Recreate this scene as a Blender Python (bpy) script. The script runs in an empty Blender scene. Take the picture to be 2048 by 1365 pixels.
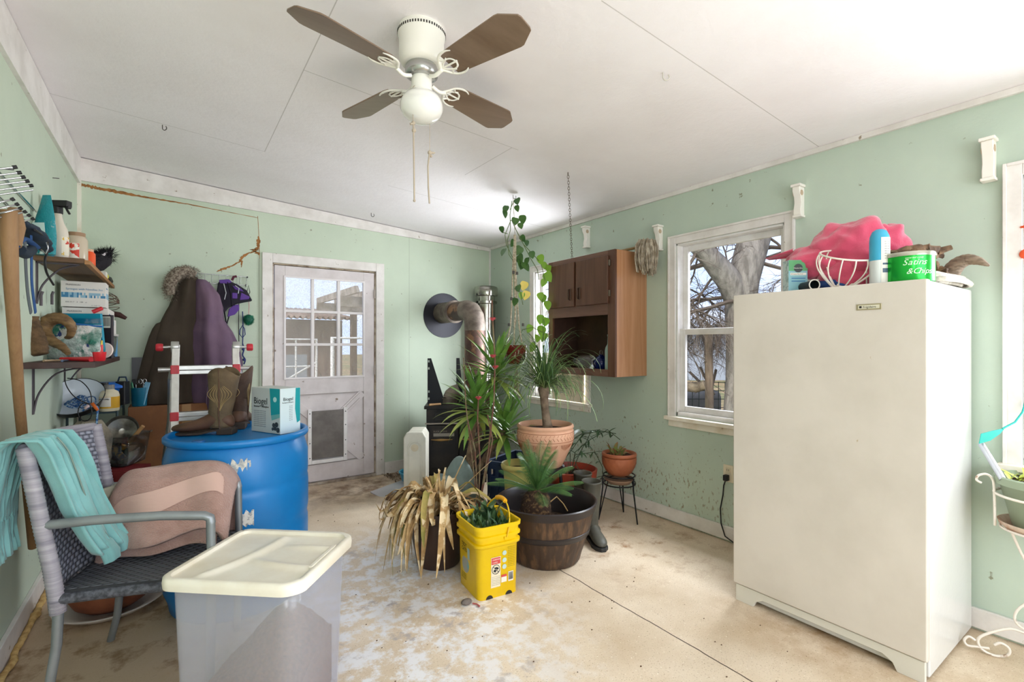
import bpy, math, random
from mathutils import Vector, Matrix, noise, Euler
PI=math.pi; R_=math.radians
S=bpy.context.scene
# ---------------- camera, world, light, exposure ----------------
CAMH=1.33
cd=bpy.data.cameras.new('camera'); cam=bpy.data.objects.new('camera',cd); S.collection.objects.link(cam)
cd.sensor_width=36; cd.lens=36*970/2048; cd.shift_y=7.5/2048; cd.clip_start=.02; cd.clip_end=300
cam.location=(0,0,CAMH); cam.rotation_euler=(PI/2,0,-R_(35)); S.camera=cam
S.view_settings.view_transform='Standard'; S.view_settings.look='None'; S.view_settings.gamma=1
S.view_settings.exposure=0.40; S.view_settings.use_curve_mapping=False
S.cycles.max_bounces=10; S.cycles.diffuse_bounces=6; S.cycles.transparent_max_bounces=24; S.cycles.transmission_bounces=8
S.cycles.sample_clamp_indirect=4; S.cycles.use_denoising=True; S.cycles.caustics_reflective=False; S.cycles.caustics_refractive=False
def lin(h):
    h=h.lstrip('#'); o=[]
    for i in (0,2,4):
        c=int(h[i:i+2],16)/255; o.append(c/12.92 if c<=.04045 else ((c+.055)/1.055)**2.4)
    return (*o,1)
W=bpy.data.worlds.new('sky'); S.world=W; W.use_nodes=True
nt=W.node_tree; nt.nodes.clear()
wo=nt.nodes.new('ShaderNodeOutputWorld'); bg=nt.nodes.new('ShaderNodeBackground'); tc=nt.nodes.new('ShaderNodeTexCoord')
mp=nt.nodes.new('ShaderNodeMapping'); mp.inputs['Scale'].default_value=(1,1,3.5)
nz=nt.nodes.new('ShaderNodeTexNoise'); nz.inputs['Scale'].default_value=2.2; nz.inputs['Detail'].default_value=6
cr=nt.nodes.new('ShaderNodeValToRGB'); cr.color_ramp.elements[0].position=.42; cr.color_ramp.elements[1].position=.66
cr.color_ramp.elements[0].color=(.52,.66,.98,1); cr.color_ramp.elements[1].color=(.82,.87,.97,1)
for a,b in ((tc.outputs['Generated'],mp.inputs[0]),(mp.outputs[0],nz.inputs['Vector']),(nz.outputs[0],cr.inputs[0]),(cr.outputs[0],bg.inputs[0]),(bg.outputs[0],wo.inputs[0])): nt.links.new(a,b)
bg.inputs[1].default_value=1.3
def area(name,loc,rot,sx,sy,e,col=(1,1,1)):
    l=bpy.data.lights.new(name,'AREA'); l.shape='RECTANGLE'; l.size=sx; l.size_y=sy; l.energy=e; l.color=col
    o=bpy.data.objects.new(name,l); o.location=loc; o.rotation_euler=rot; S.collection.objects.link(o); return o
# daylight in the three windows of the right wall and in the wide glass door behind the camera
area('daylight_window_back',(3.30,3.85,1.5),(0,PI/2,0),1.4,1.4,125,(.90,.95,1))
area('daylight_window_front',(3.30,.2,1.5),(0,PI/2,0),1.4,1.1,62,(.90,.95,1))
area('daylight_window_middle',(4.3,1.6,3.3),(0,R_(40),0),1.2,1.2,190,(.90,.95,1))
area('daylight_patio_door',(1.75,-1.62,1.25),(PI/2,0,0),1.9,2.2,58,(.93,.96,1))
area('fill_left_wall',(-.25,-1.62,1.5),(PI/2,0,0),.5,1.2,34,(.93,.96,1))  # unseen fill lamp added to brighten the left wall
sl=bpy.data.lights.new('sun','SUN'); sl.energy=2.2; sl.angle=R_(3); sl.color=(1,.95,.86)
so=bpy.data.objects.new('sun',sl); so.rotation_euler=(R_(18),R_(-52),0); S.collection.objects.link(so)
# ---------------- helpers ----------------
_m={}
def mat(name,h,rough=.6,metal=0,var=None,bump=None,trans=0,alpha=1,spec=.5,spots=None,stretch=(1,1,1),sheen=0,ior=1.45,coat=0,emit=0):
    if name in _m: return _m[name]
    m=bpy.data.materials.new(name); m.use_nodes=True; _m[name]=m
    t=m.node_tree; b=t.nodes['Principled BSDF']; N=t.nodes.new; L=t.links.new
    b.inputs['Base Color'].default_value=lin(h); b.inputs['Roughness'].default_value=rough; b.inputs['Metallic'].default_value=metal
    b.inputs['Specular IOR Level'].default_value=spec; b.inputs['IOR'].default_value=ior
    b.inputs['Transmission Weight'].default_value=trans; b.inputs['Alpha'].default_value=alpha
    b.inputs['Sheen Weight'].default_value=sheen; b.inputs['Coat Weight'].default_value=coat
    if emit: b.inputs['Emission Color'].default_value=lin(h); b.inputs['Emission Strength'].default_value=emit
    col=None
    if var or bump or spots:
        co=N('ShaderNodeTexCoord'); mm=N('ShaderNodeMapping'); mm.inputs['Scale'].default_value=stretch; L(co.outputs['Object'],mm.inputs[0])
    def nz(sc,det=5,rg=.6):
        n=N('ShaderNodeTexNoise'); n.inputs['Scale'].default_value=sc; n.inputs['Detail'].default_value=det; n.inputs['Roughness'].default_value=rg
        L(mm.outputs[0],n.inputs['Vector']); return n
    if var:
        h2,sc,lo,hi=var; n=nz(sc); r=N('ShaderNodeMapRange'); r.inputs[1].default_value=lo; r.inputs[2].default_value=hi; L(n.outputs[0],r.inputs[0])
        x=N('ShaderNodeMix'); x.data_type='RGBA'; x.inputs[6].default_value=lin(h); x.inputs[7].default_value=lin(h2); L(r.outputs[0],x.inputs[0]); col=x.outputs[2]
    for sp in (spots or []):
        h3,sc,lo,hi=sp; n=nz(sc,4,.55); r=N('ShaderNodeMapRange'); r.inputs[1].default_value=lo; r.inputs[2].default_value=hi; L(n.outputs[0],r.inputs[0])
        x=N('ShaderNodeMix'); x.data_type='RGBA'; x.inputs[7].default_value=lin(h3); L(r.outputs[0],x.inputs[0])
        if col: L(col,x.inputs[6])
        else: x.inputs[6].default_value=lin(h)
        col=x.outputs[2]
    if col: L(col,b.inputs['Base Color'])
    if bump:
        n=nz(bump[0],6,.65); bp=N('ShaderNodeBump'); bp.inputs['Strength'].default_value=bump[1]; bp.inputs['Distance'].default_value=bump[2] if len(bump)>2 else .01
        L(n.outputs[0],bp.inputs['Height']); L(bp.outputs[0],b.inputs['Normal'])
    return m
def glassmat(name,tint='#ffffff',refl=.08,dirt_haze=.1,dirt_haze_col='#c8c8c0',ds=60):
    if name in _m: return _m[name]
    m=bpy.data.materials.new(name); m.use_nodes=True; _m[name]=m; t=m.node_tree; t.nodes.clear(); N=t.nodes.new; L=t.links.new
    o=N('ShaderNodeOutputMaterial'); tr=N('ShaderNodeBsdfTransparent'); tr.inputs[0].default_value=lin(tint)
    gl=N('ShaderNodeBsdfGlossy'); gl.inputs['Roughness'].default_value=.02; df=N('ShaderNodeBsdfDiffuse'); df.inputs[0].default_value=lin(dirt_haze_col)
    lw=N('ShaderNodeLayerWeight'); lw.inputs[0].default_value=.25
    ma=N('ShaderNodeMath'); ma.operation='MULTIPLY'; ma.inputs[1].default_value=refl*3; L(lw.outputs['Fresnel'],ma.inputs[0])
    m1=N('ShaderNodeMixShader'); L(ma.outputs[0],m1.inputs[0]); L(tr.outputs[0],m1.inputs[1]); L(gl.outputs[0],m1.inputs[2])
    co=N('ShaderNodeTexCoord'); n=N('ShaderNodeTexNoise'); n.inputs['Scale'].default_value=ds; n.inputs['Detail'].default_value=8; n.inputs['Roughness'].default_value=.75; L(co.outputs['Object'],n.inputs['Vector'])
    r=N('ShaderNodeMapRange'); r.inputs[1].default_value=.5; r.inputs[2].default_value=.75; r.inputs[4].default_value=dirt_haze; L(n.outputs[0],r.inputs[0])
    m2=N('ShaderNodeMixShader'); L(r.outputs[0],m2.inputs[0]); L(m1.outputs[0],m2.inputs[1]); L(df.outputs[0],m2.inputs[2]); L(m2.outputs[0],o.inputs[0])
    return m
def wood(name,h1,h2,scale=6,axis=2,rough=.5,bands=12,dist=3):
    if name in _m: return _m[name]
    m=mat(name,h1,rough); t=m.node_tree; b=t.nodes['Principled BSDF']; N=t.nodes.new; L=t.links.new
    co=N('ShaderNodeTexCoord'); mm=N('ShaderNodeMapping'); s=[1,1,1]; s[axis]=.08; mm.inputs['Scale'].default_value=s; L(co.outputs['Object'],mm.inputs[0])
    n=N('ShaderNodeTexNoise'); n.inputs['Scale'].default_value=scale; n.inputs['Detail'].default_value=3; n.inputs['Distortion'].default_value=.6; L(mm.outputs[0],n.inputs['Vector'])
    mu=N('ShaderNodeMath'); mu.operation='MULTIPLY'; mu.inputs[1].default_value=bands; L(n.outputs[0],mu.inputs[0])
    fr=N('ShaderNodeMath'); fr.operation='PINGPONG'; fr.inputs[1].default_value=1; L(mu.outputs[0],fr.inputs[0])
    n2=N('ShaderNodeTexNoise'); n2.inputs['Scale'].default_value=scale*25; n2.inputs['Detail'].default_value=3; L(mm.outputs[0],n2.inputs['Vector'])
    av=N('ShaderNodeMix'); av.inputs[0].default_value=.5; L(fr.outputs[0],av.inputs[2]); L(n2.outputs[0],av.inputs[3])
    x=N('ShaderNodeMix'); x.data_type='RGBA'; x.inputs[6].default_value=lin(h1); x.inputs[7].default_value=lin(h2); L(av.outputs[0],x.inputs[0]); L(x.outputs[2],b.inputs['Base Color'])
    return m
def V(*a): return Vector(a)
class MB:
    def __init__(s): s.v=[]; s.f=[]
    def add(s,vs,fs):
        o=len(s.v); s.v+= [tuple(p) for p in vs]; s.f+=[tuple(i+o for i in f) for f in fs]; return s
    def box(s,c,d,rot=None,taper=1):
        x,y,z=[q/2 for q in d]; P=[(-x,-y,-z),(x,-y,-z),(x,y,-z),(-x,y,-z),(-x*taper,-y*taper,z),(x*taper,-y*taper,z),(x*taper,y*taper,z),(-x*taper,y*taper,z)]
        if rot is not None:
            r=Euler(rot).to_matrix() if not isinstance(rot,Matrix) else rot; P=[r@Vector(p) for p in P]
        return s.add([Vector(p)+Vector(c) for p in P],[(0,3,2,1),(4,5,6,7),(0,1,5,4),(1,2,6,5),(2,3,7,6),(3,0,4,7)])
    def bb(s,x0,x1,y0,y1,z0,z1): return s.box(((x0+x1)/2,(y0+y1)/2,(z0+z1)/2),(abs(x1-x0),abs(y1-y0),abs(z1-z0)))
    def tube(s,pts,r,n=8,caps=True,closed=False,flat=1):
        pts=[Vector(p) for p in pts]; k=len(pts)
        if not isinstance(r,(list,tuple)): r=[r]*k
        t0=(pts[1]-pts[0]).normalized(); up=Vector((0,0,1)) if abs(t0.z)<.9 else Vector((1,0,0))
        a=t0.cross(up).normalized(); vs=[]
        for i,p in enumerate(pts):
            if closed: t=(pts[(i+1)%k]-pts[i-1]).normalized()
            else: t=(pts[min(i+1,k-1)]-pts[max(i-1,0)]).normalized()
            a=(a-t*a.dot(t)); a=a.normalized() if a.length>1e-6 else t.orthogonal().normalized(); b=t.cross(a)
            for j in range(n): vs.append(p+a*math.cos(2*PI*j/n)*r[i]+b*math.sin(2*PI*j/n)*r[i]*flat)
        fs=[]; m=k if closed else k-1
        for i in range(m):
            for j in range(n):
                q=((i+1)%k)*n; fs.append((i*n+j,i*n+(j+1)%n,q+(j+1)%n,q+j))
        if caps and not closed: fs+=[tuple(range(n))[::-1],tuple((k-1)*n+j for j in range(n))]
        return s.add(vs,fs)
    def lathe(s,prof,c=(0,0,0),n=32,capb=False,capt=False,sx=1,sy=1,fn=None,rot=None):
        vs=[]
        for i,(r,z) in enumerate(prof):
            for j in range(n):
                a=2*PI*j/n; rr=r*(fn(a,z) if fn else 1); p=Vector((rr*math.cos(a)*sx,rr*math.sin(a)*sy,z))
                if rot is not None: p=rot@p
                vs.append(p+Vector(c))
        fs=[(i*n+j,i*n+(j+1)%n,(i+1)*n+(j+1)%n,(i+1)*n+j) for i in range(len(prof)-1) for j in range(n)]
        if capb: fs.append(tuple(range(n))[::-1])
        if capt: fs.append(tuple((len(prof)-1)*n+j for j in range(n)))
        return s.add(vs,fs)
    def sph(s,c,r,n=14,m=9,rot=None):
        if not isinstance(r,(list,tuple)): r=(r,r,r)
        prof=[(math.sin(PI*i/m) or 1e-4,-math.cos(PI*i/m)) for i in range(m+1)]
        vs=[]
        for q,z in prof:
            for j in range(n):
                p=Vector((max(q,1e-4)*math.cos(2*PI*j/n)*r[0],max(q,1e-4)*math.sin(2*PI*j/n)*r[1],z*r[2]))
                if rot is not None: p=rot@p
                vs.append(p+Vector(c))
        return s.add(vs,[(i*n+j,i*n+(j+1)%n,(i+1)*n+(j+1)%n,(i+1)*n+j) for i in range(m) for j in range(n)])
    def prism(s,out,d,M=None):
        n=len(out); vs=[Vector((x,y,-d/2)) for x,y in out]+[Vector((x,y,d/2)) for x,y in out]
        if M is not None: vs=[M@v for v in vs]
        return s.add(vs,[tuple(range(n))[::-1],tuple(range(n,2*n))]+[(i,(i+1)%n,n+(i+1)%n,n+i) for i in range(n)])
    def grid(s,fn,nu,nv,cu=False,cv=False):
        vs=[fn(i/(nu if cu else nu-1),j/(nv if cv else nv-1)) for i in range(nu) for j in range(nv)]
        fs=[(i*nv+j,((i+1)%nu)*nv+j,((i+1)%nu)*nv+(j+1)%nv,i*nv+(j+1)%nv) for i in range(nu if cu else nu-1) for j in range(nv if cv else nv-1)]
        return s.add(vs,fs)
    def loft(s,rings,caps=True):
        n=len(rings[0]); vs=[p for r in rings for p in r]
        fs=[(i*n+j,i*n+(j+1)%n,(i+1)*n+(j+1)%n,(i+1)*n+j) for i in range(len(rings)-1) for j in range(n)]
        if caps: fs+=[tuple(range(n))[::-1],tuple((len(rings)-1)*n+j for j in range(n))]
        return s.add(vs,fs)
    def blade(s,base,az,el,L,w,droop,n=6,fold=.25,prof=None,twist=0,jit=0):
        p=Vector(base); vs=[]; prof=prof or (lambda t: math.sin(PI*min(1,(t*.82+.12)))**.8*(1 if t<.97 else .1))
        for i in range(n+1):
            t=i/n; e=el-droop*t*t-jit*math.sin(t*5+az); a=az+twist*t
            d=Vector((math.cos(a)*math.cos(e),math.sin(a)*math.cos(e),math.sin(e)))
            sd=Vector((-math.sin(a),math.cos(a),0)); nn=d.cross(sd)
            ww=w*prof(t)/2; vs+=[p+sd*ww-nn*(-fold*ww),p,p-sd*ww-nn*(-fold*ww)]
            p=p+d*(L/n)
        fs=[]
        for i in range(n): fs+=[(i*3,i*3+1,i*3+4,i*3+3),(i*3+1,i*3+2,i*3+5,i*3+4)]
        return s.add(vs,fs)
    def build(s,name,m,parent=None,w=False,bevel=0,solid=0,sub=0,ang=62,seg=2,flat=False):
        me=bpy.data.meshes.new(name); vs=s.v
        if w and parent is not None:
            q=_root(parent); Mi=(Matrix.Translation(q.location)@Matrix.Rotation(q.rotation_euler.z,4,'Z')).inverted(); vs=[tuple(Mi@Vector(p)) for p in vs]
        me.from_pydata(vs,[],s.f); me.validate(); me.update()
        o=bpy.data.objects.new(name,me); S.collection.objects.link(o)
        for k in (m if isinstance(m,(list,tuple)) else [m]): me.materials.append(k)
        if not flat:
            me.polygons.foreach_set('use_smooth',[True]*len(me.polygons)); me.set_sharp_from_angle(angle=R_(ang))
        if parent is not None: o.parent=parent
        if solid: q=o.modifiers.new('s','SOLIDIFY'); q.thickness=solid; q.offset=0
        if bevel: q=o.modifiers.new('b','BEVEL'); q.width=bevel; q.segments=seg; q.limit_method='ANGLE'; q.angle_limit=R_(35); q.harden_normals=True
        if sub: q=o.modifiers.new('u','SUBSURF'); q.levels=sub; q.render_levels=sub
        return o
def _root(o):
    while o.parent is not None: o=o.parent
    return o
def tag(o,label,cat,group=None,kind=None):
    o['label']=label; o['category']=cat
    if group: o['group']=group
    if kind: o['kind']=kind
    return o
def thing(name,label,cat,loc=(0,0,0),rz=0,group=None,kind=None):
    o=bpy.data.objects.new(name,None); o.empty_display_size=.05; o.location=loc; o.rotation_euler=(0,0,rz); S.collection.objects.link(o)
    return tag(o,label,cat,group,kind)
def struct(o): o['kind']='structure'; return o
def dup(root,loc,rz,label,group=None):
    r=root.copy(); S.collection.objects.link(r); r.location=loc; r.rotation_euler=(0,0,rz); r['label']=label
    if group: r['group']=group
    for ch in list(root.children):
        c=ch.copy(); S.collection.objects.link(c); c.parent=r
        for g in list(ch.children):
            d=g.copy(); S.collection.objects.link(d); d.parent=c
    return r
def txt(body,size,loc,rot,m,parent,name='lettering',align='LEFT',ext=.0003,shear=0,sx=1):
    cu=bpy.data.curves.new(name,'FONT'); cu.body=body; cu.size=size; cu.extrude=ext; cu.align_x=align; cu.shear=shear; cu.resolution_u=3
    q=bpy.data.objects.new('t',cu); S.collection.objects.link(q); bpy.context.view_layer.update()
    me=bpy.data.meshes.new_from_object(q.evaluated_get(bpy.context.evaluated_depsgraph_get())); me.name=name; me.materials.clear(); me.materials.append(m)
    bpy.data.objects.remove(q); bpy.data.curves.remove(cu)
    o=bpy.data.objects.new(name,me); S.collection.objects.link(o); o.parent=parent
    o.location=loc; o.rotation_euler=rot; o.scale=(sx,1,1); return o
F_=(math.sin(R_(35)),math.cos(R_(35))); Rr=(math.cos(R_(35)),-math.sin(R_(35)))
def P(u,v,D):   # a surveyed point: image direction and measured distance -> world metres
    a=(u-1024)/970*D; return Vector((D*F_[0]+a*Rr[0],D*F_[1]+a*Rr[1],CAMH-(v-690)/970*D))
def sm(pts,n=5):
    pts=[Vector(p) for p in pts]; o=[]
    for i in range(len(pts)-1):
        a=pts[max(i-1,0)];b=pts[i];c=pts[i+1];d=pts[min(i+2,len(pts)-1)]
        for k in range(n):
            t=k/n; o.append(.5*((2*b)+(c-a)*t+(2*a-5*b+4*c-d)*t*t+(3*b-a-3*c+d)*t**3))
    return o+[pts[-1]]
def PX(u,v,X): r=P(u,v,1); return P(u,v,X/r.x)
def PY(u,v,Y): r=P(u,v,1); return P(u,v,Y/r.y)
def ring(c,rx,ry,n=24,ux=V(1,0,0),uy=V(0,1,0),p=2,rip=(0,0,0)):
    out=[]
    for j in range(n):
        a=2*PI*j/n; ca,sa=math.cos(a),math.sin(a); q=2/p
        x=abs(ca)**q*(1 if ca>=0 else -1); y=abs(sa)**q*(1 if sa>=0 else -1); k=1+rip[1]*math.sin(rip[0]*a+rip[2])
        out.append(Vector(c)+ux*x*rx*k+uy*y*ry*k)
    return out
def nzv(p,s=1): return noise.noise(Vector(p)*s)
rnd=random.Random(7)
# ---------------- room ----------------
XL,XR,YB,YF=-.583,3.078,4.85,-1.5
def zc(x): return 2.74-.0724*(x-XL)
def wallmat(name,h,h2,dirt_haze=False):
    m=mat(name,h,.55,var=(h2,1.3,.35,.7),bump=(45,.25,.004),spots=[('#8c8d78',19,.70,.74),('#5d5548',42,.755,.79)],spec=.35)
    return m
M_wall=wallmat('wall_green','#c9d5c1','#becab7'); M_white=mat('trim_white','#e9e4e0',.45,var=('#d5cfc9',6,.4,.7),spots=[('#9a8a78',22,.68,.74)],bump=(30,.1,.004))
M_cream=mat('sill_cream','#efe8dc',.45,var=('#dccfb9',8,.45,.7),spots=[('#9a7d5c',18,.66,.72)])
M_black=mat('black_satin','#1c1b1d',.45); M_dark=mat('dark_gap','#2c2622',.8); M_chrome=mat('chrome','#c9cacc',.15,1)
M_soil=mat('soil','#32261d',.95,var=('#54402f',40,.4,.6),bump=(60,1,.01))
# floor with joints and stains
def floor_mat():
    m=mat('concrete','#e1d0b9',.6,var=('#cdb89c',2.2,.38,.66),bump=(70,.3,.003)); t=m.node_tree; b=t.nodes['Principled BSDF']; N=t.nodes.new; L=t.links.new
    col=b.inputs['Base Color'].links[0].from_socket; co=N('ShaderNodeTexCoord')
    def noi(sc,det,rg,lo,hi,vec=None):
        n=N('ShaderNodeTexNoise'); n.inputs['Scale'].default_value=sc; n.inputs['Detail'].default_value=det; n.inputs['Roughness'].default_value=rg
        L(vec or co.outputs['Object'],n.inputs['Vector']); r=N('ShaderNodeMapRange'); r.inputs[1].default_value=lo; r.inputs[2].default_value=hi; L(n.outputs[0],r.inputs[0]); return r.outputs[0]
    def mx(fac,h,col):
        x=N('ShaderNodeMix'); x.data_type='RGBA'; x.inputs[7].default_value=lin(h); L(fac,x.inputs[0]); L(col,x.inputs[6]); return x.outputs[2]
    def mul(a,b_):
        x=N('ShaderNodeMath'); x.operation='MULTIPLY'; x.use_clamp=True; L(a,x.inputs[0])
        if isinstance(b_,float): x.inputs[1].default_value=b_
        else: L(b_,x.inputs[1])
        return x.outputs[0]
    sep=N('ShaderNodeSeparateXYZ'); L(co.outputs['Object'],sep.inputs[0])
    def blob(cx,cy,r0,r1,sx=1.,sy=1.):
        mp=N('ShaderNodeMapping'); mp.inputs['Location'].default_value=(-cx*sx,-cy*sy,0); mp.inputs['Scale'].default_value=(sx,sy,0); L(co.outputs['Object'],mp.inputs[0])
        ln=N('ShaderNodeVectorMath'); ln.operation='LENGTH'; L(mp.outputs[0],ln.inputs[0]); r=N('ShaderNodeMapRange'); r.inputs[1].default_value=r1; r.inputs[2].default_value=r0; L(ln.outputs['Value'],r.inputs[0]); return r.outputs[0]
    col=mx(noi(150,3,.6,.60,.68),'#a58c6e',col); col=mx(noi(90,2,.5,.72,.76),'#6f5a48',col); col=mx(noi(110,2,.5,.66,.74),'#f6ecdc',col)
    # walked-off pale grey paint, centre-left
    g=blob(.85,2.35,.45,1.0,1.0,.75); col=mx(mul(g,noi(9,10,.72,.46,.56)),'#e9e7e8',col); col=mx(mul(g,noi(6,9,.7,.57,.66)),'#b1a7a4',col)
    # brown wear along the left wall and by the stove
    g2=blob(-.25,2.6,.5,1.3,1.4,.8); col=mx(mul(g2,.75),'#b49a7b',col); col=mx(mul(g2,noi(7,9,.7,.5,.66)),'#8a6d4d',col)
    g3=blob(2.6,2.3,.2,.9); col=mx(mul(g3,noi(7,8,.72,.52,.68)),'#9c7550',col)
    g4=blob(1.6,4.5,.3,1.0,.8,1.5); col=mx(mul(g4,noi(6,8,.7,.36,.62)),'#7b624c',col)
    g5=blob(2.7,1.0,.2,.7); col=mx(mul(g5,noi(8,8,.7,.4,.64)),'#a98760',col)
    # joints
    wob=N('ShaderNodeTexNoise'); wob.inputs['Scale'].default_value=6; wob.inputs['Detail'].default_value=4; L(co.outputs['Object'],wob.inputs['Vector'])
    w2=N('ShaderNodeMath'); w2.operation='MULTIPLY_ADD'; w2.inputs[1].default_value=.02; L(wob.outputs[0],w2.inputs[0]); L(sep.outputs[0],w2.inputs[2])
    sb=N('ShaderNodeMath'); sb.operation='SUBTRACT'; sb.inputs[1].default_value=1.885; L(w2.outputs[0],sb.inputs[0]); ab=N('ShaderNodeMath'); ab.operation='ABSOLUTE'; L(sb.outputs[0],ab.inputs[0])
    r=N('ShaderNodeMapRange'); r.inputs[1].default_value=.004; r.inputs[2].default_value=.0022; L(ab.outputs[0],r.inputs[0])
    cut=N('ShaderNodeMath'); cut.operation='LESS_THAN'; cut.inputs[1].default_value=3.0; L(sep.outputs[1],cut.inputs[0])
    j=mul(r.outputs[0],cut.outputs[0]); col=mx(j,'#4a392b',col)
    L(col,b.inputs['Base Color'])
    rr=N('ShaderNodeMapRange'); rr.inputs[3].default_value=.6; rr.inputs[4].default_value=.3; L(g,rr.inputs[0]); L(rr.outputs[0],b.inputs['Roughness'])
    return m
fl=MB().bb(XL-.14,XR+.14,YF-.14,YB+.14,-.1,0).build('floor',floor_mat(),flat=True); struct(fl)
# ceiling with board seams
def ceil_mat():
    m=mat('ceiling_board','#f7f2f5',.85,bump=(28,.55,.004),var=('#f0eaec',1.5,.4,.7)); t=m.node_tree; b=t.nodes['Principled BSDF']; N=t.nodes.new; L=t.links.new
    col=b.inputs['Base Color'].links[0].from_socket; co=N('ShaderNodeTexCoord'); sep=N('ShaderNodeSeparateXYZ'); L(co.outputs['Object'],sep.inputs[0])
    def line(ax,pos,lo,hi):
        nonlocal col
        def cmpn(s,op,v):
            x=N('ShaderNodeMath'); x.operation=op; x.inputs[1].default_value=v; L(s,x.inputs[0]); return x
        a=cmpn(sep.outputs[ax],'SUBTRACT',pos); a2=N('ShaderNodeMath'); a2.operation='ABSOLUTE'; L(a.outputs[0],a2.inputs[0]); l=cmpn(a2.outputs[0],'LESS_THAN',.0022)
        g=cmpn(sep.outputs[1-ax],'GREATER_THAN',lo); h=cmpn(sep.outputs[1-ax],'LESS_THAN',hi)
        q=N('ShaderNodeMath'); q.operation='MULTIPLY'; L(l.outputs[0],q.inputs[0]); L(g.outputs[0],q.inputs[1]); q2=N('ShaderNodeMath'); q2.operation='MULTIPLY'; L(q.outputs[0],q2.inputs[0]); L(h.outputs[0],q2.inputs[1])
        q3=N('ShaderNodeMath'); q3.operation='MULTIPLY'; q3.inputs[1].default_value=.55; L(q2.outputs[0],q3.inputs[0])
        x=N('ShaderNodeMix'); x.data_type='RGBA'; x.inputs[7].default_value=lin('#a29a95'); L(q3.outputs[0],x.inputs[0]); L(col,x.inputs[6]); col=x.outputs[2]
    line(0,.52,1.2,3.71); line(1,3.71,-.6,.52); line(1,2.5,.52,1.8); line(0,1.75,2.5,3.1); line(1,1.28,1.3,3.1); line(1,3.72,1.4,3.1)
    L(col,b.inputs['Base Color']); return m
MC=ceil_mat()
mb=MB(); x0,x1,y0,y1=XL-.14,XR+.14,YF-.14,YB+.14
mb.add([(x0,y0,zc(x0)),(x1,y0,zc(x1)),(x1,y1,zc(x1)),(x0,y1,zc(x0)),(x0,y0,zc(x0)+.1),(x1,y0,zc(x1)+.1),(x1,y1,zc(x1)+.1),(x0,y1,zc(x0)+.1)],[(0,3,2,1),(4,5,6,7),(0,1,5,4),(1,2,6,5),(2,3,7,6),(3,0,4,7)])
ce=mb.build('ceiling',MC,flat=True); struct(ce)
struct(MB().bb(XL-.12,XL,YF,YB,-.02,2.80).build('wall_left',M_wall,flat=True))
# right wall with three window openings
WIN=[(3.22,3.98),(1.475,2.26),(-.30,.46)]; WZ0,WZ1=.82,2.08
m_rw=wallmat('wall_green_right','#c1cfbf','#b6c5b7')
def splat(m):
    t=m.node_tree; b=t.nodes['Principled BSDF']; N=t.nodes.new; L=t.links.new; col=b.inputs['Base Color'].links[0].from_socket; co=N('ShaderNodeTexCoord')
    mp=N('ShaderNodeMapping'); mp.inputs['Rotation'].default_value=(R_(25),0,0); mp.inputs['Scale'].default_value=(1,1.6,.8); L(co.outputs['Object'],mp.inputs[0])
    n=N('ShaderNodeTexNoise'); n.inputs['Scale'].default_value=38; n.inputs['Detail'].default_value=3; L(mp.outputs[0],n.inputs['Vector'])
    n2=N('ShaderNodeTexNoise'); n2.inputs['Scale'].default_value=5; n2.inputs['Detail'].default_value=3; L(co.outputs['Object'],n2.inputs['Vector'])
    sep=N('ShaderNodeSeparateXYZ'); L(co.outputs['Object'],sep.inputs[0])
    z=N('ShaderNodeMapRange'); z.inputs[1].default_value=1.1; z.inputs[2].default_value=.25; z.inputs[3].default_value=.0; z.inputs[4].default_value=.17; L(sep.outputs[2],z.inputs[0])
    ad=N('ShaderNodeMath'); L(n.outputs[0],ad.inputs[0]); L(z.outputs[0],ad.inputs[1]); ad2=N('ShaderNodeMath'); ad2.operation='MULTIPLY_ADD'; ad2.inputs[1].default_value=.25; L(n2.outputs[0],ad2.inputs[0]); L(ad.outputs[0],ad2.inputs[2])
    r=N('ShaderNodeMapRange'); r.inputs[1].default_value=.875; r.inputs[2].default_value=.93; r.inputs[4].default_value=.7; L(ad2.outputs[0],r.inputs[0])
    ym=N('ShaderNodeMapRange'); ym.inputs[1].default_value=1.2; ym.inputs[2].default_value=2.2; L(sep.outputs[1],ym.inputs[0]); mm_=N('ShaderNodeMath'); mm_.operation='MULTIPLY'; L(r.outputs[0],mm_.inputs[0]); L(ym.outputs[0],mm_.inputs[1])
    x=N('ShaderNodeMix'); x.data_type='RGBA'; x.inputs[7].default_value=lin('#846b48'); L(mm_.outputs[0],x.inputs[0]); L(col,x.inputs[6]); L(x.outputs[2],b.inputs['Base Color'])
splat(m_rw)
mb=MB(); ys=[YF]+[q for w in sorted(WIN) for q in w]+[YB]
for i in range(0,len(ys),2): mb.bb(XR,XR+.12,ys[i],ys[i+1],-.02,2.56)
for a,b in WIN: mb.bb(XR,XR+.12,a,b,-.02,WZ0); mb.bb(XR,XR+.12,a,b,WZ1,2.56)
struct(mb.build('wall_right',m_rw,flat=True))
# back wall with the door opening
DX0,DX1,DZ=.742,1.697,2.075
mb=MB(); mb.bb(XL-.12,DX0,YB,YB+.12,-.02,2.80); mb.bb(DX1,XR+.12,YB,YB+.12,-.02,2.80); mb.bb(DX0,DX1,YB,YB+.12,DZ,2.80)
wb=struct(mb.build('wall_back',M_wall,flat=True))
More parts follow.
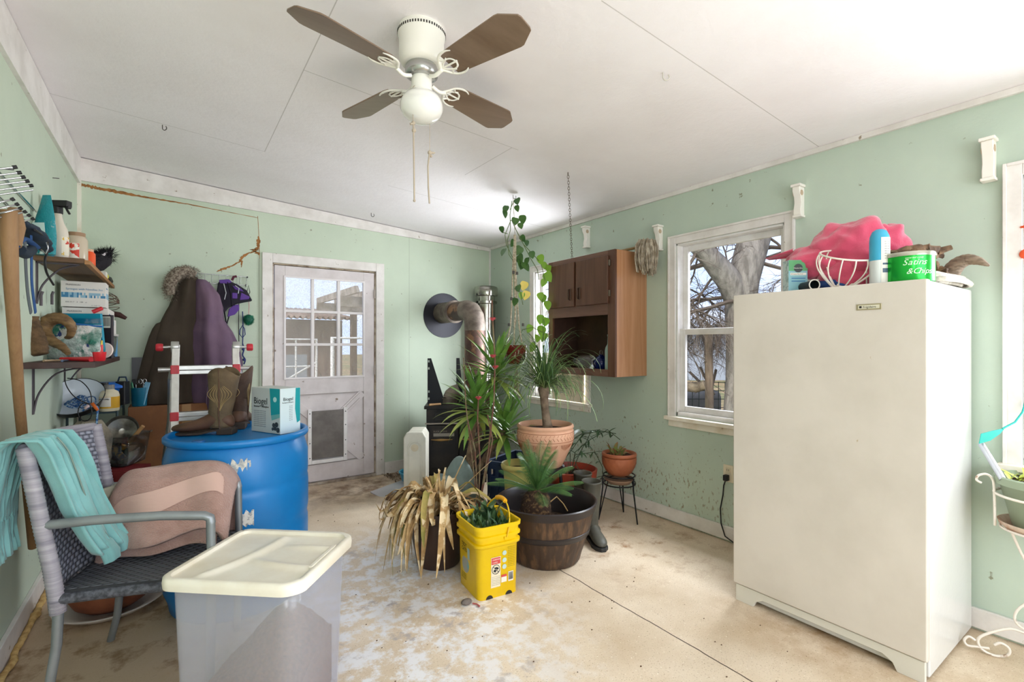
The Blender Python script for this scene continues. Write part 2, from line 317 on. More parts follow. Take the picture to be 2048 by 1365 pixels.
# wall behind the camera: wide glass door and a side window
mb=MB(); mb.bb(XL-.12,-.42,YF-.12,YF,-.02,.9); mb.bb(XL-.12,-.5,YF-.12,YF,.9,2.1); mb.bb(.0,.2,YF-.12,YF,-.02,2.8) ; mb.bb(-.42,0,YF-.12,YF,-.02,.9); mb.bb(XL-.12,0,YF-.12,YF,2.1,2.8)
mb.bb(.2,2.6,YF-.12,YF,2.35,2.8); mb.bb(2.6,XR+.12,YF-.12,YF,-.02,2.8)
struct(mb.build('wall_front',M_wall,flat=True))
# trims and baseboards
def board(name,m,pts): struct(MB().bb(*pts).build(name,m,bevel=.003))
mb=MB(); zt=lambda x:zc(x)
mb.add([(XL,YB-.02,zt(XL)-.005),(XR,YB-.02,zt(XR)-.005),(XR,YB-.02,zt(XR)-.045),(XL,YB-.02,zt(XL)-.175),(XL,YB,zt(XL)-.005),(XR,YB,zt(XR)-.005),(XR,YB,zt(XR)-.045),(XL,YB,zt(XL)-.175)],[(0,1,2,3),(3,2,6,7),(4,7,6,5)])
struct(mb.build('trim_1',M_white))
struct(MB().bb(XL,XL+.02,YF,YB-.02,zc(XL)-.20,zc(XL)-.004).build('trim_2',M_white))
struct(MB().bb(XR-.018,XR,YF,YB-.02,zc(XR)-.03,zc(XR)).build('trim_3',M_white))
struct(MB().bb(XL,XL+.022,YB-.022,YB,0,zc(XL)-.17).build('trim_4',M_cream))
struct(MB().bb(XR-.015,XR,YB-.015,YB,0,2.44).build('trim_5',M_white))
struct(MB().bb(XL,XL+.02,YF,YB-.02,0,.11).build('baseboard_left',M_white,bevel=.004))
struct(MB().bb(XR-.018,XR,YF,YB-.02,.012,.105).build('baseboard_right',M_white,bevel=.004))
struct(MB().bb(DX1+.09,XR-.02,YB-.018,YB,.0,.12).build('baseboard_back',M_white,bevel=.004))
# yellow foam bead along the left baseboard
mb=MB(); pts=[];rs=[]
y=1.0
while y<4.0: pts.append((XL+.034+.012*nzv((0,y*9,3)),y,.012)); rs.append(.012+.009*abs(nzv((5,y*17,0)))*2); y+=.02
mb.tube(pts,rs,7,flat=.8); tag(mb.build('foam_bead',mat('foam','#d8b779',.9,var=('#a8834c',30,.4,.7))),'yellowed expanding foam bead along the left baseboard','sealant')
# torn paint and board cracks on the back wall
M_torn=mat('torn_board','#a87443',.95,var=('#7d5530',35,.4,.65))
mb=MB()
def rag(pts,w,seed,y=YB-.001,amp=.6):
    r=random.Random(seed); up=[];dn=[]
    k=60
    for i in range(k+1):
        t=i/k*(len(pts)-1); a=int(min(t,len(pts)-2)); f=t-a; x=pts[a][0]*(1-f)+pts[a+1][0]*f; z=pts[a][1]*(1-f)+pts[a+1][1]*f; ww=w[a]*(1-f)+w[a+1]*f
        up.append((x,z+ww*(.3+amp*r.random()))); dn.append((x+.004,z-ww*(.3+amp*r.random())))
    vs=[(x,y,z) for x,z in up]+[(x,y,z) for x,z in dn]+[(x,YB,z) for x,z in up]+[(x,YB,z) for x,z in dn]; n=k+1
    fs=[(i,n+i,n+i+1,i+1) for i in range(k)]+[(i,i+1,2*n+i+1,2*n+i) for i in range(k)]+[(n+i+1,n+i,3*n+i,3*n+i+1) for i in range(k)]
    mb.add(vs,fs)
rag([(-.565,2.535),(-.45,2.525),(-.2,2.51),(.1,2.50),(.62,2.465)],[.016,.022,.012,.006,.003],1)
rag([(.622,2.48),(.634,2.25),(.636,2.1)],[.002,.002,.002],5)
o=mb.build('torn_patch',M_torn,wb,ang=20)
mb=MB()
def ragv(pts,w,seed):
    r=random.Random(seed); n=len(pts)*8; L_=[];Rt=[]
    for i in range(n):
        t=i/(n-1)*(len(pts)-1); a=int(min(t,len(pts)-2)); f=t-a; x=pts[a][0]*(1-f)+pts[a+1][0]*f; z=pts[a][1]*(1-f)+pts[a+1][1]*f; ww=w[a]*(1-f)+w[a+1]*f
        L_.append((x-ww*(.2+.8*r.random()),YB-.0012,z+ww*.3*r.random())); Rt.append((x+ww*(.2+.8*r.random()),YB-.0012,z-ww*.3*r.random()))
    mb.add(L_+Rt,[(i,i+1,n+i+1,n+i) for i in range(n-1)])
ragv([(.63,2.30),(.632,2.26),(.625,2.20),(.60,2.17),(.635,2.13)],[.006,.022,.012,.045,.02],2)
ragv([(.61,2.165),(.55,2.14),(.50,2.10),(.485,2.06),(.43,2.02),(.36,1.985),(.31,1.955)],[.014,.012,.018,.012,.012,.022,.006],3)
ragv([(.50,2.07),(.495,2.01)],[.012,.004],4)
mb.build('torn_patch',M_torn,wb,ang=20)
# seams/battens of the wall board
mb=MB(); mb.bb(.633,.637,YB-.0008,YB,.1,2.1); mb.bb(2.06,2.062,YB-.0006,YB,.1,2.5); mb.bb(-.56,.63,YB-.0006,YB,1.2195,1.2205)
mb.build('board_seam',mat('seam','#8a937f',.8),wb)
# ---------------- windows ----------------
G=glassmat('window_glass',dirt_haze=.10); M_vinyl=mat('vinyl_white','#ece9e8',.35,var=('#dcd8d4',8,.45,.7)); 
for k,(a,b) in enumerate(WIN):
    w=bpy.data.objects.new('window_%d'%(k+1),None); w.location=(XR,(a+b)/2,WZ0); S.collection.objects.link(w); struct(w)
    c=.062; mb=MB()
    mb.bb(XR-.016,XR,a-c,a,WZ0-.03,WZ1+c); mb.bb(XR-.016,XR,b,b+c,WZ0-.03,WZ1+c); mb.bb(XR-.016,XR,a,b,WZ1,WZ1+c)
    for y in (a-c,b+c-.014): mb.bb(XR-.024,XR-.016,y,y+.014,WZ0-.03,WZ1+c)
    mb.bb(XR-.024,XR-.016,a-c+.014,b+c-.014,WZ1+c-.014,WZ1+c)
    mb.build('casing',M_white,w,True,bevel=.003)
    mb=MB(); mb.bb(XR-.05,XR+.10,a-c-.015,b+c+.015,WZ0-.05,WZ0-.022); mb.bb(XR-.014,XR,a-c,b+c,WZ0-.10,WZ0-.05); mb.build('window_sill',M_cream,w,True,bevel=.004)
    mb=MB(); t=.03
    mb.bb(XR,XR+.11,a,a+t*.5,WZ0-.02,WZ1); mb.bb(XR,XR+.11,b-t*.5,b,WZ0-.02,WZ1); mb.bb(XR,XR+.11,a,b,WZ1-t*.5,WZ1); mb.bb(XR,XR+.11,a,b,WZ0-.02,WZ0+.012)
    mb.build('window_frame',M_vinyl,w,True,bevel=.003)
    zm=1.425
    for (n,x,z0,z1) in (('upper_sash',XR+.075,zm-.02,WZ1-.015),('lower_sash',XR+.04,WZ0+.012,zm+.022)):
        mb=MB(); s=.042; A,B=a+.015,b-.015
        mb.bb(x-.014,x+.014,A,A+s,z0,z1); mb.bb(x-.014,x+.014,B-s,B,z0,z1); mb.bb(x-.014,x+.014,A+s,B-s,z0,z0+s*1.05); mb.bb(x-.014,x+.014,A+s,B-s,z1-s,z1)
        so_=mb.build(n,M_vinyl,w,True,bevel=.003)
        MB().bb(x-.002,x+.002,A+s,B-s,z0+s,z1-s).build('pane',G,so_,True,flat=True)
# rear glass door / side window frames behind the camera
def frame_open(nm,x0,x1,z0,z1,mull):
    w=bpy.data.objects.new(nm,None); w.location=((x0+x1)/2,YF,z0); S.collection.objects.link(w); struct(w); mb=MB()
    for x in [x0]+mull+[x1-.05]: mb.bb(x,x+.05,YF-.08,YF-.03,z0,z1)
    mb.bb(x0+.05,x1-.05,YF-.08,YF-.03,z0,z0+.05); mb.bb(x0+.05,x1-.05,YF-.08,YF-.03,z1-.05,z1); mb.build('frame',M_vinyl,w,True)
    MB().bb(x0+.05,x1-.05,YF-.057,YF-.053,z0+.05,z1-.05).build('pane',G,w,True,flat=True)
frame_open('door_2',.2,2.6,0,2.35,[1.375]); frame_open('window_4',-.5,0,.9,2.1,[])
# ---------------- back door ----------------
d=bpy.data.objects.new('door_1',None); d.location=((DX0+DX1)/2,YB,0); S.collection.objects.link(d); struct(d)
M_door=mat('door_paint','#ddd5d5',.45,var=('#c9c0bf',5,.4,.7),spots=[('#8b7868',16,.67,.73)],bump=(20,.08,.003))
mb=MB(); c=.085
mb.bb(DX0-c,DX0,YB-.022,YB,0,DZ+c); mb.bb(DX1,DX1+c,YB-.022,YB,0,DZ+c); mb.bb(DX0,DX1,YB-.022,YB,DZ,DZ+c)
mb.build('door_casing',M_white,d,True,bevel=.004)
mb=MB(); mb.bb(DX0,DX0+.012,YB,YB+.12,0,DZ); mb.bb(DX1-.012,DX1,YB,YB+.12,0,DZ); mb.bb(DX0,DX1,YB,YB+.12,DZ-.012,DZ); mb.build('door_jamb',mat('jamb_worn','#b8a892',.7,var=('#6f5a48',12,.45,.65)),d,True)
mb=MB(); mb.bb(DX0,DX1,YB-.03,YB+.12,0,.022); mb.build('threshold',mat('threshold','#b3a899',.6,var=('#7d6a58',10,.4,.7)),d,True,bevel=.004)
# slab: stiles, rails, mullions (9 lights), cross-buck panel
y0,y1=YB-.005,YB+.035; A,B=DX0+.018,DX1-.016; gx0,gx1,gz0,gz1=.848,1.572,1.02,1.955
mb=MB()
mb.bb(A,gx0,y0,y1,.03,DZ-.018); mb.bb(gx1,B,y0,y1,.03,DZ-.018); mb.bb(gx0,gx1,y0,y1,gz1,DZ-.018); mb.bb(gx0,gx1,y0,y1,.86,gz0); mb.bb(gx0,gx1,y0,y1,.03,.19); mb.bb(gx0,gx1,y0+.014,y1,.19,.86)
slab=mb.build('door_slab',M_door,d,True,bevel=.003)
mb=MB(); cw=(gx1-gx0)/3; ch=(gz1-gz0)/3
for i in (1,2): mb.bb(gx0+i*cw-.014,gx0+i*cw+.014,y0+.002,y1,gz0,gz1)
for i in (1,2): mb.bb(gx0,gx1,y0+.004,y1,gz0+i*ch-.012,gz0+i*ch+.012)
mb.bb(gx0-.012,gx0+.006,y0-.008,y0,gz0-.012,gz1+.012); mb.bb(gx1-.006,gx1+.012,y0-.008,y0,gz0-.012,gz1+.012); mb.bb(gx0,gx1,y0-.008,y0,gz1-.006,gz1+.012); mb.bb(gx0,gx1,y0-.008,y0,gz0-.012,gz0+.006)
mb.build('glazing_bars',mat('door_bars','#e6e0e0',.4),slab,True,bevel=.003)
Gd=glassmat('door_glass',dirt_haze=.42,dirt_haze_col='#d6cec2',ds=90)
for n_ in Gd.node_tree.nodes:
    if n_.type=='MAP_RANGE': n_.inputs[3].default_value=.16; n_.inputs[1].default_value=.46; n_.inputs[2].default_value=.66  # pale haze painted evenly over the panes; the dirt varies above it
for i in range(3):
    for j in range(3): MB().bb(gx0+i*cw+.006,gx0+(i+1)*cw-.006,y0+.018,y0+.021,gz0+j*ch+.006,gz0+(j+1)*ch-.006).build('pane',Gd,slab,True,flat=True)
mb=MB()
def strip(p,q,w=.045,y=y0+.004,dd=.012):
    p=V(*p);q=V(*q); L=(q-p).length; an=math.atan2(q.y-p.y,q.x-p.x); mb.box(((p.x+q.x)/2,y,(p.y+q.y)/2),(L,dd,w),(0,-an,0))
for p,q in (((gx0+.01,.2),(gx1-.01,.85)),((gx0+.01,.85),(gx1-.01,.2))): strip(p,q,.075)
mb.build('cross_buck',M_door,slab,True,bevel=.003)
mb=MB(); hh=.008
for p,q in (((gx0+.01,.2),(gx1-.01,.2)),((gx0,.2),(gx0,.86)),((gx1,.2),(gx1,.86)),((gx0,.86),(gx1,.86))): strip(p,q,.007,y0+.001,.004)
for s_ in (.05,-.05):
    strip((gx0+.04,.2+(.05 if s_>0 else 0)),(gx1-.04,.85+(0 if s_>0 else -.05)),.004,y0-.003,.002)
mb.build('groove',mat('groove','#a39a94',.7),slab,True)
pd=MB(); fx0,fx1,fz0,fz1=1.04,1.405,.20,.72; w_=.035
pd.bb(fx0,fx0+w_,y0-.025,y0-.002,fz0,fz1); pd.bb(fx1-w_,fx1,y0-.025,y0-.002,fz0,fz1); pd.bb(fx0+w_,fx1-w_,y0-.025,y0-.002,fz0,fz0+w_)
pf=pd.build('pet_door_frame',M_vinyl,slab,True,bevel=.004)
MB().bb(fx0+w_,fx1-w_,y0-.022,y0-.012,fz0+w_+.01,fz1-.02).build('pet_flap',mat('flap_grey','#77716c',.6,var=('#655f5a',6,.4,.6)),slab,True,bevel=.006)
mb=MB()
for x in (fx0+w_/2,fx1-w_/2):
    for z in (.26,.4,.55,.68): mb.sph((x,y0-.026,z),(.006,.003,.006),8,5)
mb.build('screw',mat('screw','#6b6a68',.4,.8),pf,True)
for z in (.30,1.03,1.80): MB().bb(DX1-.018,DX1-.006,y0-.012,y0,z,z+.09).tube([(DX1-.016,y0-.012,z),(DX1-.016,y0-.012,z+.09)],.006,8).build('hinge',mat('hinge_paint','#b6aaa0',.5,.4),slab,True)
# ---------------- outside ----------------
M_bark=mat('bark','#938a82',.9,var=('#6b635c',14,.4,.65),bump=(25,1,.03),stretch=(1,1,.35))
M_twig=mat('twig','#5a4d44',.9)
M_grd=mat('winter_grass','#a58a63',.95,var=('#6f7547',1.1,.42,.6),bump=(12,1,.05),spots=[('#c9ab84',3,.55,.7)])
g=MB().grid(lambda u,v: V(-30+u*90,-12+v*90,-.22),2,2).build('ground_outside',M_grd); struct(g)
tr=thing('tree','large bare grey tree with forked trunk outside the middle window','tree',(5.93,3.37,-.22))
mb=MB(); q=lambda u,v,D: P(u,v,D)
mb.tube([V(5.93,3.37,-.24),q(1484,760,6.4),q(1482,700,6.4),q(1480,620,6.4),q(1486,560,6.4),q(1502,500,6.4),q(1520,440,6.45),q(1545,360,6.5)],[.27,.20,.185,.185,.20,.20,.19,.17],14)
mb.tube([q(1482,610,6.4),q(1458,560,6.35),q(1430,527,6.3),q(1400,495,6.2),q(1368,470,6.1),q(1330,440,5.9)],[.17,.165,.14,.115,.09,.07],12)
mb.tube([q(1520,440,6.45),q(1560,380,6.9),q(1600,330,7.2)],[.16,.12,.09],10)
mb.build('trunk',M_bark,tr,True)
mb=MB(); rb=random.Random(3)
def branch(p,d,L,r,dep):
    pts=[Vector(p)];dd=Vector(d).normalized(); k=7
    for i in range(k):
        dd=(dd+V(rb.uniform(-.25,.25),rb.uniform(-.25,.25),rb.uniform(-.22,.16))).normalized(); 
        nx=pts[-1]+dd*L/k
        if nx.x<3.7: dd.x=abs(dd.x); nx=pts[-1]+dd*L/k
        pts.append(nx)
    mb.tube(pts,[r*(1-.75*i/k) for i in range(k+1)],4,caps=False)
    if dep>0:
        for i in range(2,k+1):
            for _ in range(1 if dep<2 else 2):
                nd=(dd+V(rb.uniform(-1,1),rb.uniform(-1,1),rb.uniform(-.7,.6))).normalized(); branch(pts[i],nd,L*rb.uniform(.4,.65),r*.5,dep-1)
for (u,v,D,dx,dy,dz,L,r) in ((1400,488,6.2,-.3,.9,-.2,1.5,.03),(1432,520,6.3,-.6,.4,-.15,1.7,.035),(1375,478,6.1,-.2,.6,-.5,1.4,.03),(1486,600,6.3,-.8,.5,-.1,1.6,.03),(1510,500,6.4,.7,-.5,.1,1.4,.03),(1500,520,6.4,.5,-.7,-.1,1.3,.028),(1502,480,6.4,-.5,.7,.5,1.3,.03),(1525,440,6.5,.5,-.6,-.2,1.4,.028),(1440,520,6.3,-.3,.5,.8,1.2,.025)):
    branch(q(u,v,D),(dx,dy,dz),L,r,2)
for (u,v,D,dx,dy,dz,L,r) in ((1375,478,6.1,-.8,.9,-.8,1.7,.03),(1400,488,6.2,-.5,.3,-.9,1.5,.026),(1345,450,6.,-.6,.8,-.6,1.5,.03),(1486,590,6.4,-.9,.7,-.05,1.5,.028)):
    branch(q(u,v,D),(dx,dy,dz),L,r,2)
for (u,v,D,dx,dy,dz,L,r) in ((1380,480,6.1,-.1,.3,-1.,1.3,.018),(1400,500,6.2,.0,.3,-1.,1.2,.016),(1440,540,6.4,-.3,.4,-.6,1.3,.018),(1440,530,6.3,.1,.5,1,.9,.016),(1465,560,6.3,.0,.5,1,.9,.016),(1530,470,6.4,.6,-.5,-.5,1.3,.018),(1520,520,6.4,.6,-.6,.2,1.3,.018),(1430,500,6.5,-.3,.6,.3,1.1,.016),(1360,600,6.6,.5,-.1,-.3,1.2,.014),(1350,560,6.6,.6,-.3,-.5,1.4,.014),(1355,640,6.6,.5,-.2,.3,1.0,.012)): branch(q(u,v,D),(dx,dy,dz),L,r,3)
mb.build('branches',M_twig,tr,True,flat=True)
# barn
bn=thing('barn','grey metal barn with a low gable beyond the yard fence','barn',(19.5,12.2,-.22),R_(-35))
M_met=mat('corrugated_grey','#9aa3ad',.5,.3,var=('#7d8690',3,.4,.6))
def gable(w,d,h,r): 
    m_=MB(); m_.add([(-w/2,0,0),(w/2,0,0),(w/2,0,h),(0,0,r),(-w/2,0,h),(-w/2,d,0),(w/2,d,0),(w/2,d,h),(0,d,r),(-w/2,d,h)],[(0,1,2,3,4),(9,8,7,6,5),(0,4,9,5),(1,6,7,2)]); return m_
gable(4.6,6,1.9,2.4).build('wall',M_met,bn,flat=True)
mb=MB(); mb.add([(-2.5,-.2,1.82),(0,-.2,2.47),(0,6.2,2.47),(-2.5,6.2,1.82),(2.5,-.2,1.82),(2.5,6.2,1.82)],[(0,1,2,3),(1,4,5,2)]); mb.build('roof',mat('roof_pale','#c9ced4',.4,.2),bn,solid=.08,flat=True)
mb=MB()
for i in range(23): mb.bb(-2.3+i*.2,-2.28+i*.2,-.02,0,0,1.9)
mb.build('rib',mat('rib_grey','#878f99',.5,.3),bn)
MB().bb(-1.3,.4,-.05,-.01,0,1.5).build('door',mat('barn_door','#adb4bd',.5,.2),bn)
# fence
M_post=mat('weathered_wood','#6e5d4e',.9,var=('#4c3f35',12,.4,.6),stretch=(1,1,.2))
def post(u,D,h,r,label,grp=None):
    p=P(u,690,D); o=MB().tube([(0,0,-.02),(.01,0,h*.5),(0,.01,h)],[r,r*.95,r*.9],10).build('fence_post',M_post); o.location=(p.x,p.y,-.2); return tag(o,label,'fence post',grp)
post(1418,6.25,1.72,.055,'thick weathered fence post rising beside the tree outside the middle window')
rl=MB().tube([P(1362,772,6.6),P(1392,776,6.5),P(1421,768,6.4)],[.065,.07,.06],10).build('log_rail',mat('log','#8f7f6c',.9,var=('#66584a',10,.4,.6))); tag(rl,'bare horizontal log rail fixed to the thick fence post','rail')
wf=thing('wire_fence','dark wire mesh fence panel behind the log rail','fence',(P(1398,690,7.6).x,P(1398,690,7.6).y,-.2),R_(-38))
mb=MB()
for i in range(22): mb.tube([(-1.1+i*.1,0,0),(-1.1+i*.1,0,.95)],.006,4)
for j in range(8): mb.tube([(-1.1,0,.03+j*.13),(1.0,0,.03+j*.13)],.005,4)
mb.build('wire_mesh',mat('dark_wire','#2e3430',.6,.5),wf)
for x in (-1.1,0.9): MB().tube([(x,0,-.1),(x,0,1.15)],.018,6).build('post',mat('post_green','#2f4236',.6),wf)
br=MB()
for (a,b) in (((1380,745,7.5),(1420,785,7)),((1400,735,7.2),(1428,790,7)),((1425,770,6.9),(1432,740,7))): br.tube([P(*a),P(*b)],.02,6)
tag(br.build('brush_pile',M_twig),'broken sticks leaning beside the thick fence post','sticks')
sh=MB().box((0,0,.35),(1.2,.8,.7)).build('dark_tarp_pile',mat('dark_tarp','#4c4946',.8),bevel=.15,seg=3); p=P(1372,760,9); sh.location=(p.x,p.y,-.2); tag(sh,'dark covered heap standing in the yard behind the wire fence','heap')
# beyond the back door
M_shed=mat('shed_boards','#8a7567',.85,var=('#705d50',9,.4,.6),stretch=(1,1,.2))
s2=thing('shed','low brown shed with corrugated roof across the back patio','shed',(.6,9.6,-.2))
mb=MB(); mb.bb(-4,2.1,0,2.4,0,2.0); mb.build('wall',M_shed,s2)
mb=MB(); 
mb.grid(lambda u,v: V(-4.2+u*6.5,-.35+v*3,2.02+v*.35+.03*math.sin(u*420)),300,2); mb.build('roof',mat('roof_rust','#9a8577',.6,.3,var=('#6f5545',4,.4,.6)),s2,solid=.01)
for (x,w_) in ((-.0,.55),(.95,.5)): MB().bb(x,x+w_,-.03,0,.75,1.35).build('window',mat('shed_pane','#8f969c',.2),s2)
pg=thing('pergola','weathered wooden pergola over the patio outside the back door','pergola',(3.1,7.6,-.2))
mb=MB(); 
for x in (-.35,1.4): 
    for y in (0,1.45): MB().bb(x-.05,x+.05,y-.05,y+.05,0,2.15).build('post',M_post,pg)
mb=MB()
mb.box((.4,0,2.2),(2.8,.06,.16)); mb.box((.4,1.45,2.2),(2.8,.06,.16))
for i in range(9): mb.add([(-.9+i*.32,-.55,2.29),(-.9+i*.32,1.9,2.29),(-.9+i*.32,1.9,2.40),(-.9+i*.32,-.45,2.40),(-.86+i*.32,-.55,2.29),(-.86+i*.32,1.9,2.29),(-.86+i*.32,1.9,2.40),(-.86+i*.32,-.45,2.40)],[(0,1,2,3),(7,6,5,4),(0,3,7,4),(3,2,6,7),(1,5,6,2),(0,4,5,1)])
mb.build('rafters',mat('rafter_grey','#a9a096',.8,var=('#857a6e',8,.4,.6)),pg)
wg=mat('white_pipe','#eceae6',.5)
gt=thing('gate_frame','white painted pipe gate frame standing outside the back door','gate',(1.75,6.6,-.2))
mb=MB(); mb.tube([(-.02,0,0),(-.02,0,1.62),(.8,0,1.62),(.8,0,0)],.03,8); mb.build('outer_frame',wg,gt)
mb=MB(); mb.tube([(.85,.3,0),(1.08,.3,1.3),(1.35,.3,0)],.02,8); mb.build('brace',wg,gt)
w5=thing('screen_frame','white metal lattice frame leaning outside the back door','frame',(1.05,6.7,-.2))
mb=MB(); mb.tube([(0,0,.9),(0,0,1.6),(.5,0,1.6),(.5,0,.9)],.018,6,closed=True); mb.tube([(.25,0,.9),(.25,0,1.6)],.012,6); mb.tube([(0,0,1.25),(.5,0,1.25)],.012,6); mb.tube([(0,0,1.0),(.5,0,1.3)],.012,6); mb.tube([(0,0,0),(0,0,.9)],.018,6); mb.tube([(.5,0,0),(.5,0,.9)],.018,6)
mb.build('lattice',wg,w5)
MB().bb(-.1,1.3,5.4,6.2,-.2,-.2+.02).build('patio_slab',mat('patio','#9c8f80',.9)); bpy.data.objects['patio_slab']['kind']='structure'
bp=MB()
r2=random.Random(9)
for i in range(90): bp.blade((r2.uniform(-.6,.6),r2.uniform(-.3,.3),0),r2.uniform(0,6.28),r2.uniform(.7,1.5),r2.uniform(.5,1.2),.04,r2.uniform(0,1),5)
o=bp.build('dry_shrub',mat('dry_shrub','#7c7463',.9,var=('#4f5140',20,.4,.6))); o.location=(2.9,8.6,-.2); tag(o,'dry grey shrub beside the pergola outside the back door','shrub')
# ---------------- ceiling fan ----------------
M_enam=mat('fan_enamel','#efece3',.3,spec=.5)
M_bwood=wood('fan_blade_wood','#84705f','#66513f',3,0,.3,8)
fcx,fcy=.848,1.865; fz=zc(fcx)
fan=thing('ceiling_fan','white hugger ceiling fan with four brown blades and a globe light','ceiling fan',(fcx,fcy,0))
MB().lathe([(.0001,fz+.01),(.09,fz+.008),(.098,fz-.012),(.098,fz-.03),(.092,fz-.045),(.093,fz-.11),(.088,fz-.135),(.075,fz-.15),(.0001,fz-.152)],n=48).build('motor_housing',M_enam,fan)
mb=MB()
for i in range(56):
    a=2*PI*i/56; mb.box((.0985*math.cos(a),.0985*math.sin(a),fz-.022),(.002,.005,.010),(0,0,a))
mb.build('vent_slot',M_dark,fan)
MB().lathe([(.0001,fz-.148),(.062,fz-.15),(.068,fz-.165),(.066,fz-.19),(.050,fz-.20),(.0001,fz-.20)],n=40).build('flywheel',mat('flywheel','#b4b4b2',.25,.9),fan)
MB().lathe([(.0001,fz-.198),(.042,fz-.20),(.043,fz-.245),(.046,fz-.262),(.0001,fz-.262)],n=32).build('switch_housing',M_enam,fan)
gm=mat('globe_glass','#fbf9f4',.12,trans=.15,coat=.4)
MB().lathe([(.045,fz-.258)]+[(.086*math.sin(a),fz-.325-.066*-math.cos(a)*-1) for a in [R_(x) for x in range(155,0,-9)]][::-1][0:0]+[(.088*math.cos(t),fz-.318+.068*math.sin(t)) for t in [R_(62-i*8) for i in range(0,19)]]+[(.0001,fz-.386)],n=40).build('globe',gm,fan)
bz=fz-.205
for k in range(4):
    th=R_(15+90*k); RM=Matrix.Rotation(th,4,'Z')@Matrix.Translation((0,0,bz))@Matrix.Rotation(R_(-13),4,'X')
    out=[(.165,-.05),(.19,-.058),(.47,-.078),(.485,-.076),(.545,-.038),(.55,-.025),(.55,.025),(.545,.038),(.485,.076),(.47,.078),(.19,.058),(.165,.05)]
    b=MB().prism(out,.006,RM@Matrix.Translation((0,0,.006))).build('fan_blade',M_bwood,fan,bevel=.002)
    mb=MB(); T=lambda x,y,z=0: RM@V(x,y,z)
    mb.tube(sm([T(.055,0,-.005),T(.09,0,-.016),(T(.125,0,-.006))]),.008,8,flat=1)
    for s_ in (-1,1):
        mb.tube(sm([T(.12,0,-.003),T(.135,s_*.02,-.002),T(.15,s_*.042,0),T(.175,s_*.056,0),T(.205,s_*.058,0),T(.225,s_*.05,0)],4),[.007]*6+[.006]*9+[.005,.0045,.004,.0035,.003,.0025],8,flat=.6)
        mb.tube(sm([T(.13,0,-.001),T(.15,s_*.016,0),T(.175,s_*.026,0),T(.195,s_*.02,0),T(.205,s_*.004,0)],4),.0042,8,flat=.6)
        mb.tube([T(.15,s_*.04,0),T(.165,s_*.025,0),T(.18,s_*.03,0)],.004,6)
    mb.tube([T(.13,0,0),T(.21,0,0)],.005,8,flat=.6)
    mb.build('blade_iron',M_enam,fan)
M_str=mat('string','#b5a795',.9,bump=(300,.6,.002))
def cord(name,pts,r,lab): mb=MB().tube(pts,r,6); return mb.build(name,M_str,fan)
mb=MB(); x,y=-.048,-.022
mb.tube([(x+.02,y+.01,fz-.235),(x,y,fz-.26),(x,y,fz-.40),(x+.002,y,fz-.42)],.0016,6); mb.tube([(x+.002,y,fz-.41),(x+.004,y,fz-.55),(x+.006,y,fz-.725)],.0034,6); mb.sph((x+.002,y,fz-.405),.008,8,6); mb.sph((x+.004,y,fz-.435),.009,8,6); mb.sph((x+.006,y,fz-.72),.006,8,6); mb.tube([(x-.012,y,fz-.413),(x+.004,y,fz-.405)],.005,6)
mb.build('pull_cord',M_str,fan)
mb=MB(); x,y=.03,-.005
mb.tube([(x,y,fz-.24),(x+.004,y,fz-.38),(x+.004,y,fz-.505)],.0013,6); mb.tube([(x+.004,y,fz-.50),(x-.004,y,fz-.56),(x-.002,y,fz-.65),(x+.003,y,fz-.715)],.0034,6); mb.sph((x+.004,y,fz-.502),.009,8,6); mb.tube([(x+.004,y,fz-.502),(x+.02,y,fz-.50),(x+.028,y,fz-.497)],[.004,.005,.003],6); mb.sph((x+.01,y,fz-.515),.006)
mb.build('pull_cord',M_str,fan)
# hooks in the ceiling
def hook(x,y,lab,m=M_chrome,s=1):
    z=zc(x); mb=MB().tube([(0,0,0),(0,0,-.018*s)]+[(.012*s*(1-math.cos(t))-.0,0,-.018*s-.012*s*math.sin(t)*1) for t in [R_(a) for a in range(15,250,22)]],.0022*s,6); o=mb.build('ceiling_hook',m); o.location=(x,y,z); o.rotation_euler=(0,0,R_(-35)); return tag(o,lab,'hook','screw hooks in the ceiling')
hook(1.823,1.409,'white screw hook in the ceiling right of the fan',mat('hook_white','#c9c3b8',.4),1.2)
hook(2.243,3.188,'small screw hook above the hanging plant',mat('hook_dark','#55504a',.5,.6))
hook(-.051,3.726,'bent dark hook in the ceiling above the door wall shelves',mat('hook_dark','#55504a',.5,.6),1.1)
hook(1.55,4.55,'small bent hook high above the back door trim',mat('hook_dark','#55504a',.5,.6),1.2)
# ---------------- upright freezer ----------------
M_fr=mat('freezer_enamel','#d8d0c6',.36,var=('#cdc5ba',2.5,.4,.7),bump=(160,.12,.001),spots=[('#b9a98c',21,.73,.76)])
M_fs=mat('freezer_side','#d6d5d2',.22,bump=(3,.12,.02))
fx0,fx1,fy0,fy1,ft=2.40,3.045,.617,1.414,1.588
fr=thing('upright_freezer','tall off-white upright freezer standing against the right wall between the windows','freezer',((fx0+fx1)/2,(fy0+fy1)/2,0))
MB().bb(fx0+.045,fx1,fy0+.004,fy1-.004,.012,ft-.002).build('body',M_fs,fr,True,bevel=.008)
MB().bb(fx0,fx0+.038,fy0,fy1,.09,ft).build('door',M_fr,fr,True,bevel=.007,seg=3)
MB().bb(fx0+.036,fx0+.046,fy0+.008,fy1-.008,.1,ft-.01).build('door_gasket',mat('gasket','#b5b3ad',.7),fr,True)
mb=MB(); X=fx0+.02
o_=[(fy0+.01,.085),(fy0+.01,.0),(fy0+.10,.0),(fy0+.115,.03),(fy0+.15,.05),(fy1-.15,.05),(fy1-.115,.03),(fy1-.10,0),(fy1-.01,0),(fy1-.01,.085)]
